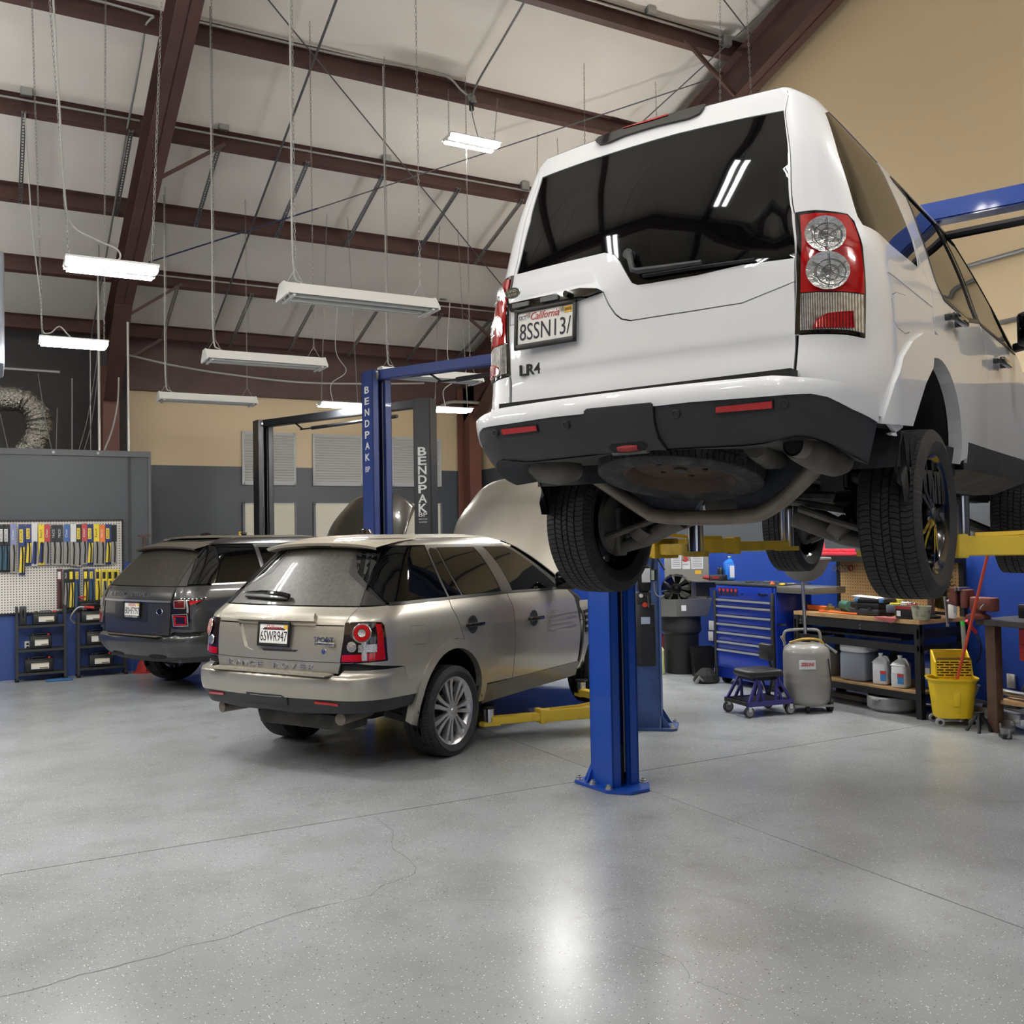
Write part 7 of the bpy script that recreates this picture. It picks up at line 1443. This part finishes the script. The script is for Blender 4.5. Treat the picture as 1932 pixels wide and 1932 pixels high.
zp1 = at(1700, 1058, X=8.2).z; MB().box((DB+.0, 0, (zt+zp1)/2), (.015, LB-.1, zp1-zt)).build('back_pegboard', M_pegt, bench, 0)
for s in (-1, 1): MB().box((DB+.015, s*(LB/2-.03), zp1/2+.05), (.05, .05, zp1+.1)).build('back_post', M_bfr, bench, 0)
MB().box((DB-.12, 0, zp1+.02), (.3, LB, .06)).build('top_shelf', M_bfr, bench, 0)
for y in (-.1, LB/2-.1): MB().cyl((.005, y, zt-.09), .009, .01, 10, ax='x').build('bolt', M_chrome, bench); MB().cyl((.005, y, zt-.12), .009, .01, 10, ax='x').build('bolt', M_chrome, bench)
def bn(px, x=.2): # spot on the bench at a pixel column
    return at(px, 1166, X=XB+x).y
def put(px, x, z=0.): return Vector((XB+x, bn(px, x), zt+.002+z))
def simple(name, label, cat, loc, rz, parts, group=None):
    t = thing(name, label, cat, loc, rz, group)
    for nm, mb, m in parts: mb.build(nm, m, t)
    return t
M_org = mat('orange_plastic', (226, 110, 40), .5); M_rag = mat('red_rag', (140, 72, 72), .9); M_redp = mat('pink_red_plastic', (214, 62, 78), .4); M_green = mat('green_plastic', (70, 110, 100), .5); M_redcan = mat('red_can', (150, 40, 42), .4); M_brass = mat('brass', (186, 140, 70), .35, .8)
simple('orange_tool_case', 'long orange tool near the left end of the bench', 'tool', put(1545, .18), 1.4, [('case', MB().rbox((0, 0, .03), (.32, .07, .05), .02), M_org), ('handle', MB().tube([(.1, 0, .05), (.18, 0, .06), (.26, 0, .03)], .012, 6), M_dgrey)])
simple('brass_valve', 'small brass and steel valve on the bench', 'valve', put(1566, .12), .3, [('body', MB().cyl((0, 0, .035), .03, .1, 14, ax='x'), M_brass), ('knob', MB().lathe([(0, .09), (.025, .085), (.028, .06), (.015, .03)], 12), M_steel), ('port', MB().cyl((.05, .0, .035), .022, .08, 12, ax='x'), M_chrome)])
simple('orange_hose', 'thin orange hose lying along the bench front', 'hose', put(1590, .06), 1.5, [('tube', MB().tube(bez([(-.2, 0, .012), (0, .02, .012), (.2, 0, .012), (.3, .03, .012)], 5), .011, 6), M_org)])
simple('pump_motor', 'greenish pump motor on the bench', 'motor', put(1598, .3), 1.2, [('body', MB().cyl((0, 0, .06), .055, .16, 18, ax='x'), M_green), ('end_bell', MB().cyl((.1, 0, .06), .045, .05, 16, ax='x'), M_black), ('bracket', MB().box((0, 0, .01), (.1, .08, .02)), M_dgrey), ('lead', MB().tube([(-.08, 0, .06), (-.15, .03, .03), (-.22, 0, .015)], .01, 6), M_black)])
t = simple('black_tool_case', 'black plastic tool case on the bench', 'case', put(1647, .18), 0, [('lower_shell', MB().rbox((0, 0, .035), (.26, .36, .07), .02), M_dgrey), ('upper_shell', MB().rbox((0, 0, .1), (.255, .355, .055), .02), M_black), ('latch', MB().box((-.13, -.08, .07), (.012, .04, .03)), M_gap), ('latch', MB().box((-.13, .08, .07), (.012, .04, .03)), M_gap)])
simple('scan_tablet', 'black and blue diagnostic tablet lying on the tool case', 'tablet', put(1652, .16, .132), .1, [('body', MB().rbox((0, 0, .018), (.22, .34, .035), .02), M_black), ('corner_guard', MB().rbox((-.09, .14, .02), (.05, .05, .042), .015), mat('guard_blue', (70, 120, 170), .5)), ('corner_guard', MB().rbox((-.09, -.14, .02), (.05, .05, .042), .015), mat('guard_blue', (70, 120, 170), .5))])
simple('paper_sheet', 'creased paper sheet on top of the diagnostic tablet', 'paper', put(1640, .18, .172), .3, [('sheet', MB().box((0, 0, .004), (.2, .28, .004), None, 0, .08), mat('paper', (206, 200, 200), .7))])
simple('shop_rag', 'dull red shop rag hanging over the bench edge', 'rag', put(1665, -.02), 0, [('rag', MB().add([(-.01, -.17, .004), (.16, -.2, .006), (.14, .15, .006), (-.012, .1, .004), (-.02, -.12, -.045), (-.02, .02, -.02)], [(0, 1, 2, 3), (0, 3, 5, 4)]), M_rag)])
simple('impact_gun', 'grey and yellow impact gun beside the tool case', 'tool', put(1690, .14), .6, [('body', MB().rbox((0, 0, .08), (.07, .17, .08), .03), mat('gun_grey', (92, 104, 118), .5)), ('grip', MB().rbox((.03, .05, .06), (.05, .045, .1), .015), M_dgrey), ('anvil', MB().cyl((0, -.11, .08), .018, .06, 12, ax='y'), M_steel), ('cap', MB().rbox((0, .0, .125), (.05, .1, .02), .01), mat('gun_yellow', (216, 206, 70), .5))])
for i, (px, x, r, h_, m, lab, nm) in enumerate(((1697, .32, .045, .16, mat('can_yellow', (224, 210, 90), .5), 'yellow topped can behind the impact gun', 'can'), (1711, .3, .05, .14, M_white_en, 'white tin behind the red box on the bench', 'can'), (1722, .22, .05, .13, M_redcan, 'dark red tin on the bench', 'can'))):
    t = thing('tin_can', lab, 'can', put(px, x), 0, 'tins on the bench'); MB().lathe([(0, 0), (r, 0), (r*1.02, .006), (r, .012), (r, h_-.012), (r*1.02, h_-.006), (r*.95, h_), (0, h_)], 20).build('body', m, t); MB().lathe([(r*.93, h_+.001), (r*.9, h_+.006), (0, h_+.004)], 18).build('lid', M_chrome if i else m, t)
simple('parts_box', 'small red and black carton at the bench front', 'box', put(1712, .08), .1, [('carton', MB().rbox((0, 0, .06), (.12, .17, .12), .004), M_black), ('band', MB().box((0, 0, .105), (.124, .174, .025)), M_redcan), ('barcode', MB().box((-.062, .05, .05), (.003, .04, .05)), M_lab)])
t = thing('parts_tub', 'pale plastic tub at the bench front corner', 'tub', put(1738, .1)); MB().lathe([(0, 0), (.075, 0), (.09, .12), (.095, .125), (.086, .125), (.07, .01), (0, .01)], 20).build('tub', mat('tub_pale', (170, 172, 150), .5, var=(20, (70, 80, 66), .5, .7)), t)
t = thing('polisher', 'brown upright polisher tool with black pad on the bench', 'polisher', put(1757, .28)); MB().lathe([(0, 0), (.085, 0), (.09, .02), (.04, .03), (.035, .05), (0, .05)], 22).build('pad', M_black, t); MB().tube([(0, 0, .04), (0, 0, .2), (0, 0, .32)], [.034, .03, .038], 14).build('body', mat('tool_brown', (84, 58, 48), .5), t); MB().lathe([(.02, .32), (.035, .34), (.03, .38), (0, .39)], 14).build('collar', M_steel, t); MB().tube([(.04, 0, .05), (.2, .0, .03)], .016, 8).build('handle', M_black, t)
t = thing('spray_can', 'white spray can with black cap at the bench end', 'can', put(1797, .42)); MB().lathe([(0, 0), (.034, 0), (.035, .006), (.035, .17), (.022, .19)], 20).build('can_body', M_white_en, t); MB().lathe([(.024, .188), (.024, .215), (0, .215)], 16).build('can_cap', M_black, t); MB().box((0, -.034, .09), (.05, .004, .08)).build('can_print', M_blind, t, 0)
# pegboard hooks, rings, hanging tray
for i, px in enumerate((1575, 1586, 1595, 1605)):
    p = at(px, 1072, X=XB+DB-.03); tag(MB().lathe([(.028+.007*math.cos(q), .007*math.sin(q)) for q in [k*math.pi/3 for k in range(7)]], 18, Matrix.Translation(p) @ Matrix.Rotation(math.pi/2, 4, 'Y')).build('hose_clamp', M_steel if i != 3 else M_redcan), ['leftmost steel ring hanging on the tan pegboard', 'second steel ring hanging on the tan pegboard', 'third steel ring hanging on the tan pegboard', 'reddish ring hanging on the tan pegboard'][i], 'ring', 'rings on the pegboard')
for i, (px, py) in enumerate(((1793, 1083), (1797, 1098), (1790, 1108), (1798, 1118), (1792, 1128))):
    p = at(px, py, X=XB+DB-.02); tag(MB().tube(bez([p, p+Vector((-.03, .01, -.01)), p+Vector((-.035, -.02, -.04)), p+Vector((-.03, -.05, -.02))], 4), .004, 5).build('peg_hook', M_black), ['topmost', 'second', 'third', 'fourth', 'lowest'][i]+' curly black hook at right end of the tan pegboard', 'hook', 'curly pegboard hooks')
p = at(1777, 1100, X=XB+DB-.04); tag(MB().box(p, (.012, .12, .5), None, 0, .12).build('hanging_shield', M_gloss), 'dark splash shield hanging on the tan pegboard', 'shield')
t = thing('red_organiser', 'pink red parts organiser on the top shelf behind the rear tyre', 'organiser', Vector((XB+DB-.15, at(1577, 1040, X=XB+DB-.15).y, zp1+.05))); MB().rbox((0, 0, .02), (.2, .46, .035), .01).build('tray', M_redp, t)
for i in range(4): MB().rbox((0, -.17+i*.11, .055), (.14, .08, .04), .01).build('bin_lid', M_redp, t)
MB().prism([(.17, .03), (.23, .03), (.2, .2)], -.03, .03, 'x').build('cone', M_redp, t)
# below the bench
def zl(py, px, x): return at(px, py, X=XB+x).z
M_trans = mat('translucent_jug', (224, 227, 229), .35); M_fluid = mat('grey_fluid_jug', (150, 160, 174), .35)
def sj(px, x): return Vector((XB+x, at(px, 1300, X=XB+x).y, zs+.002))
t = thing('fluid_drum', 'large square translucent container on the lower shelf', 'container', sj(1623, .2), .1); MB().rbox((0, 0, .14), (.28, .30, .28), .05, 4).build('body', M_fluid, t, 50); MB().rbox((0, 0, .33), (.282, .302, .10), .05, 4).build('upper_body', M_trans, t, 50); MB().rbox((0, 0, .385), (.2, .12, .03), .02).build('handle', M_trans, t); MB().cyl((-.06, .1, .39), .03, .03, 16).build('cap', M_trans, t)
jug('gallon_jug', 'translucent gallon jug next to the large square container', sj(1665, .14), .15, .15, .30, M_trans, -1.2, M_trans, (.05, .3, .8, .34, 1), .25, True, 'gallon jugs under the bench'); jug('gallon_jug', 'translucent gallon jug nearer the bench leg', sj(1701, .12), .15, .15, .30, M_trans, -1.3, M_trans, (-.02, .3, .8, .34, 1), .25, True, 'gallon jugs under the bench')
jug('antifreeze_jug', 'dark blue jug behind the bench front leg', sj(1752, .3), .2, .16, .36, mat('dark_blue_jug', (38, 72, 160), .4), -1.4, M_redcan, (.1, .4, .4, .3))
jug('fluid_bottle', 'dark bottle between the two gallon jugs', sj(1690, .42), .1, .1, .32, M_gap, -1.3, M_steel, None, .35, False)
t = thing('grease_pail', 'dusty brown pail at the far end of the lower shelf', 'pail', sj(1575, .25)); MB().lathe([(0, 0), (.09, 0), (.1, .18), (.08, .24), (.04, .26), (0, .26)], 20).build('pail', mat('pail_dusty', (92, 84, 78), .6), t)
t = thing('drain_pan', 'round grey drain pan on the floor under the bench', 'pan', Vector((XB+.22, at(1685, 1338, X=XB+.22).y, 0))); MB().lathe([(0, 0), (.2, 0), (.235, .03), (.24, .13), (.23, .145), (.222, .14), (.21, .04), (0, .03)], 36).build('pan', mat('pan_grey', (150, 154, 154), .5, var=(8, (118, 120, 120), .45, .8)), t); MB().rbox((-.23, 0, .12), (.05, .1, .02), .01).build('spout', mat('pan_grey', (150, 154, 154), .5), t)
t = thing('floor_plank', 'dusty plank lying on the floor under the bench', 'plank', Vector((XB+.3, at(1610, 1318, X=XB+.3).y, 0)), 1.5); MB().box((0, 0, .04), (.5, .12, .05)).build('plank', mat('plank_dusty', (120, 112, 104), .8), t, 0, bevel=.004)
# ---------------------------------------------------------------- mop bucket, mop, handles
mbp = at(1798, 1366, Z=0); M_mop = mat('mop_yellow', (240, 204, 34), .45, var=(12, (206, 170, 30), .6, .9)); sm_ = (mbp-Vector((0, 0, EYE))).dot(Vector(_F))/FPX; hz = lambda py: (1366-py)*sm_
mop = thing('mop_bucket', 'yellow mop bucket with wringer on grey casters', 'bucket', mbp, -YAW-.15)
def tub(name, rings, m, parent):
    v = []; f = []; k = 20
    for w_, d_, z in rings: v += [(w_*(abs(math.cos(a))**.6)*(1 if math.cos(a) > 0 else -1), d_*(abs(math.sin(a))**.6)*(1 if math.sin(a) > 0 else -1), z) for a in [2*math.pi*i/k for i in range(k)]]
    for j in range(len(rings)-1):
        for i in range(k): f.append((j*k+i, j*k+(i+1) % k, (j+1)*k+(i+1) % k, (j+1)*k+i))
    f.append(tuple(range(k))[::-1]); f.append(tuple(range((len(rings)-1)*k, len(rings)*k))); return MB().add(v, f).build(name, m, parent, 50)
tub('tub', [(.155, .13, .07), (.16, .135, .09), (.185, .155, hz(1290)), (.2, .17, hz(1282)), (.215, .185, hz(1280)), (.215, .185, hz(1277)), (.195, .165, hz(1279)), (.16, .135, .12)], M_mop, mop)
for s in (-1, 1):
    for q in (-1, 1): MB().cyl((s*.14, q*.11, .036), .036, .03, 16, ax='y').build('caster', mat('caster_pale', (160, 160, 160), .5), mop); MB().cyl((s*.14, q*.11, .036), .018, .034, 12, ax='y').build('caster_hub', M_black, mop)
MB().rbox((0, -.15, hz(1315)), (.06, .02, .12), .01).build('pour_rib', M_mop, mop)
wr_ = MB(); zw0, zw1 = hz(1275), hz(1228)
MB().box((.01, .1, (zw0+zw1)/2), (.30, .016, zw1-zw0)).build('wringer_back', M_mop, mop, 0)
for s in (-1, 1): MB().prism([(-.07, zw0), (.1, zw0), (.1, zw1), (-.02, zw1-.1)], s*.15, s*.15+.016, 'x').build('wringer_side', M_mop, mop, 0)
MB().box((.01, .105, zw1-.03), (.1, .02, .025)).build('handle_slot', M_gap, mop, 0)
gr = MB()
for i in range(8): gr.box((.005, -.075, zw0-.02+i*(zw1-zw0-.04)/8), (.29, .012, .009))
for i in range(7):
    for j in range(4 if i % 2 == 0 else 3): gr.box((-.12+j*.085+(.04 if i % 2 else 0), -.075, zw0-.02+(i+.5)*(zw1-zw0-.04)/8), (.012, .012, (zw1-zw0-.04)/8))
gr.build('wringer_grid', M_mop, mop, 0); MB().box((.005, -.062, (zw0+zw1)/2-.03), (.29, .006, zw1-zw0-.05)).build('grid_shade_sheet', mat('mop_shadow_brown', (112, 88, 22), .6), mop, 0)  # brown sheet behind the grid stands in for shade inside the wringer
a_, b_ = at(1804, 1290, D=8.5), at(1866, 1036, D=8.1); tag(MB().tube([a_, b_], .013, 8).build('mop', mat('mop_handle_orange', (206, 76, 50), .4)), 'long orange red mop handle leaning in the yellow bucket', 'mop')
p0, p1 = at(1816, 1172, D=8.9), at(1820, 1228, D=8.9); t = thing('brush_handle', 'grey brush handle with bright green tip behind the bucket', 'brush', p1); MB().tube([(0, 0, 0), p0-p1], .02, 10).build('shaft', mat('handle_pale', (170, 172, 162), .5), t); MB().tube([(p0-p1)*.86, (p0-p1)], .021, 10).build('green_tip', mat('tip_green', (84, 226, 96), .4), t)
t = thing('red_handle_tool', 'short red handle sticking up behind the mop', 'handle', at(1833, 1180, D=8.9)); MB().tube([(-.07, 0, .05), (.06, .0, -.07)], .016, 8).build('grip', mat('grip_red2', (206, 44, 60), .4), t)
# ---------------------------------------------------------------- vise bench at the right edge
XV = 7.55; yv1 = at(1841, 1170, X=XV).y; zv = at(1841, 1168, X=XV).z; yv0 = yv1-1.6
vb = thing('vise_bench', 'dark topped bench on wooden legs at the right edge', 'workbench', (XV, (yv0+yv1)/2, 0)); M_leg = mat('dark_leg_wood', (92, 66, 50), .6, var=(8, (66, 46, 36), .4, .8)); Lv = yv1-yv0
MB().box((.34, 0, zv-.025), (.7, Lv, .05)).build('bench_top', mat('vise_top_dark', (70, 66, 64), .4), vb, 0, bevel=.004)
for s in (-1, 1):
    for x in (.06, .6): MB().box((x, s*(Lv/2-.12), (zv-.05)/2), (.09, .09, zv-.05)).build('leg', M_leg, vb, 0)
MB().box((.34, 0, .26), (.55, Lv-.2, .03)).build('lower_shelf', M_wood, vb, 0)
dr_ = thing('red_drawer_unit', 'red drawer cabinet hanging under the vise bench', 'drawers', (XV+.28, at(1925, 1215, X=XV).y-.16, 0)); M_rdr = mat('drawer_red', (170, 36, 36), .35, coat=.4); zd1, zd0 = at(1910, 1186, X=XV).z, at(1910, 1248, X=XV).z
MB().box((.02, 0, (zd0+zd1)/2), (.42, .46, zd1-zd0)).build('cabinet', M_rdr, dr_, 0)
for i in range(4): h_ = (zd1-zd0)/4; MB().box((-.2, 0, zd1-h_*(i+.5)), (.02, .42, h_-.012)).build('drawer', M_rdr, dr_, 0); MB().box((-.215, 0, zd1-h_*(i+.15)), (.012, .42, .012)).build('drawer_lip', M_rdr, dr_, 0)
# bench vise
vp = at(1846, 1166, X=XV+.05); vise = thing('bench_vise', 'rusty red bench vise on the corner of the vise bench', 'vise', (vp.x, vp.y, zv)); M_vise = mat('vise_rust', (112, 58, 48), .6, .2, var=(9, (84, 44, 38), .4, .8))
MB().lathe([(0, 0), (.1, 0), (.1, .03), (.06, .05), (.06, .08), (0, .08)], 20).build('swivel_base', M_vise, vise); MB().rbox((0, -.06, .13), (.11, .24, .12), .03).build('body', M_vise, vise); MB().rbox((0, .10, .17), (.13, .07, .16), .02).build('fixed_jaw', M_vise, vise); MB().add([(-.07, .16, .10), (.07, .16, .10), (.07, .25, .12), (-.07, .25, .12), (-.07, .16, .26), (.07, .16, .26), (.07, .22, .26), (-.07, .22, .26)], [(0, 1, 2, 3), (4, 7, 6, 5), (0, 4, 5, 1), (1, 5, 6, 2), (2, 6, 7, 3), (3, 7, 4, 0)]).build('moving_jaw', M_vise, vise, 0, bevel=.006)
for y in (.135, .165): MB().box((0, y, .255), (.15, .02, .03)).build('jaw_plate', M_steel, vise, 0)
MB().tube([(0, .22, .13), (0, .32, .13)], .02, 12).build('screw', M_steel, vise); MB().tube([(-.03, .31, .18), (.0, .31, -.08)], .011, 8).build('handle_bar', M_steel, vise); MB().lathe([(0, .02), (.018, .01), (.018, -.01), (0, -.02)], 10, Matrix.Translation((.0, .31, -.08))).build('handle_knob', M_steel, vise); MB().tube([(-.06, -.1, .13), (-.14, -.12, .1)], .008, 6).build('lock_lever', M_steel, vise)
t = thing('black_box', 'small black box on the vise bench at the right edge', 'box', Vector((XV+.4, at(1930, 1150, X=XV+.4).y-.05, zv))); MB().rbox((0, 0, .06), (.12, .12, .12), .01).build('case', M_black, t)
# floor jack and things on the low shelf
fj = at(1874, 1366, Z=0); jk = thing('floor_jack', 'long silver floor jack under the vise bench', 'floor jack', (fj.x, fj.y, 0), math.atan2((at(1932, 1385, Z=0)-at(1835, 1358, Z=0)).y, (at(1932, 1385, Z=0)-at(1835, 1358, Z=0)).x))
for s in (-1, 1): MB().prism([(-.5, .09), (-.5, .15), (.5, .17), (.5, .09), (.1, .07)], s*.13, s*.13+.012, 'y').build('side_plate', M_alu, jk, 0)
MB().box((.05, 0, .12), (.7, .2, .02)).build('deck', M_alu, jk, 0); MB().tube([(-.1, 0, .14), (.1, 0, .2), (.35, 0, .22)], [.03, .035, .03], 10).build('lift_arm', M_dgrey, jk); MB().lathe([(0, .25), (.06, .25), (.065, .235), (.04, .22)], 18, Matrix.Translation((.35, 0, 0))).build('saddle', M_black, jk)
for x, r in ((-.3, .05), (.4, .06)):
    for s in (-1, 1): MB().cyl((x, s*.16, r), r, .04, 18, ax='y').build('wheel', M_steel, jk)
MB().tube([(-.3, 0, .14), (-.18, 0, .32)], .016, 8).build('handle_socket', M_steel, jk)
t = thing('jack_stand', 'small black jack stand before the mop bucket', 'jack stand', at(1848, 1380, Z=0)); 
for a_ in range(4): c_, s_2 = math.cos(a_*math.pi/2+.6), math.sin(a_*math.pi/2+.6); MB().tube([(c_*.1, s_2*.1, 0), (c_*.02, s_2*.02, .14)], .014, 4).build('leg', M_black, t, 0)
MB().box((0, 0, .15), (.06, .06, .03)).build('saddle', M_black, t, 0)
t = thing('scissor_jack', 'small steel scissor jack on the floor by the silver floor jack', 'jack', at(1890, 1386, Z=0)+Vector((-.1, -.1, 0)), .9); MB().tube(bez([(-.12, 0, .1), (-.08, 0, .02), (.08, 0, .02), (.12, 0, .1)], 4), .011, 6).build('frame', M_steel, t); MB().box((0, 0, .02), (.12, .07, .03)).build('base', M_dgrey, t, 0); MB().cyl((0, 0, .06), .035, .05, 14).build('cylinder', M_steel, t)
for i, (px, y, L_, r, m, lab) in enumerate(((1905, 1310, .3, .03, M_steel, 'grey steel shaft on the low shelf of the vise bench'), (1915, 1300, .22, .045, M_dgrey, 'dark axle part on the low shelf of the vise bench'))):
    p = at(px, y, X=XV+.2); t = thing('axle_part', lab, 'car part', (p.x+.12*i, p.y-.05-.1*i, .277+r*1.5), 1.4); MB().cyl((0, 0, 0), r, L_, 14, ax='x').build('shaft', m, t); MB().cyl((L_/2, 0, 0), r*1.5, .04, 16, ax='x').build('flange', M_dgrey, t)
tag(MB().rbox(at(1908, 1285, X=8.28), (.02, .08, .13), .004).build('wall_outlet', M_white_en), 'white wall outlet under the vise bench', 'outlet')
tag(MB().tube(bez([at(1838, 1190, X=8.2), at(1850, 1215, X=8.2), at(1848, 1240, X=8.2), at(1842, 1250, X=8.2)], 6), .008, 6).build('power_cord', M_black), 'black power cord hanging on the blue wall behind the mop', 'cord')
# conduits on the right wall
for i, (a_, b_, lab) in enumerate((((1820, 503), (1960, 464), 'upper grey conduit on the tan gable wall'), ((1866, 612), (1960, 593), 'lower grey conduit on the tan gable wall'))):
    p, q = at(*a_, X=8.27), at(*b_, X=8.27); z = (p.z+q.z)/2; conduit([(8.27, p.y+3, z), (8.27, p.y, z), (8.27, q.y-2, z)], lab, .022, M_galv, 'wall conduits')
tag(MB().tube(bez([at(822, 800, Y=15.8), at(822, 782, Y=15.8), at(835, 765, Y=15.8), at(860, 758, Y=15.8), at(940, 763, Y=15.8)], 6), .03, 8).build('grey_conduit', M_conduit), 'fat grey conduit bending right above the charcoal lift post', 'conduit')
t = thing('yellow_work_light', 'small yellow torch standing on the dark car engine bay', 'torch', lpt(lr_cab, 452, 1010, 0, 0)*0+at(453, 1012, Y=14.05)); MB().cyl((0, 0, 0), .02, .14, 12).build('barrel', mat('torch_yellow', (226, 186, 50), .4), t); MB().tube([(0, 0, .05), (.09, 0, .03)], .025, 10).build('head', M_black, t)
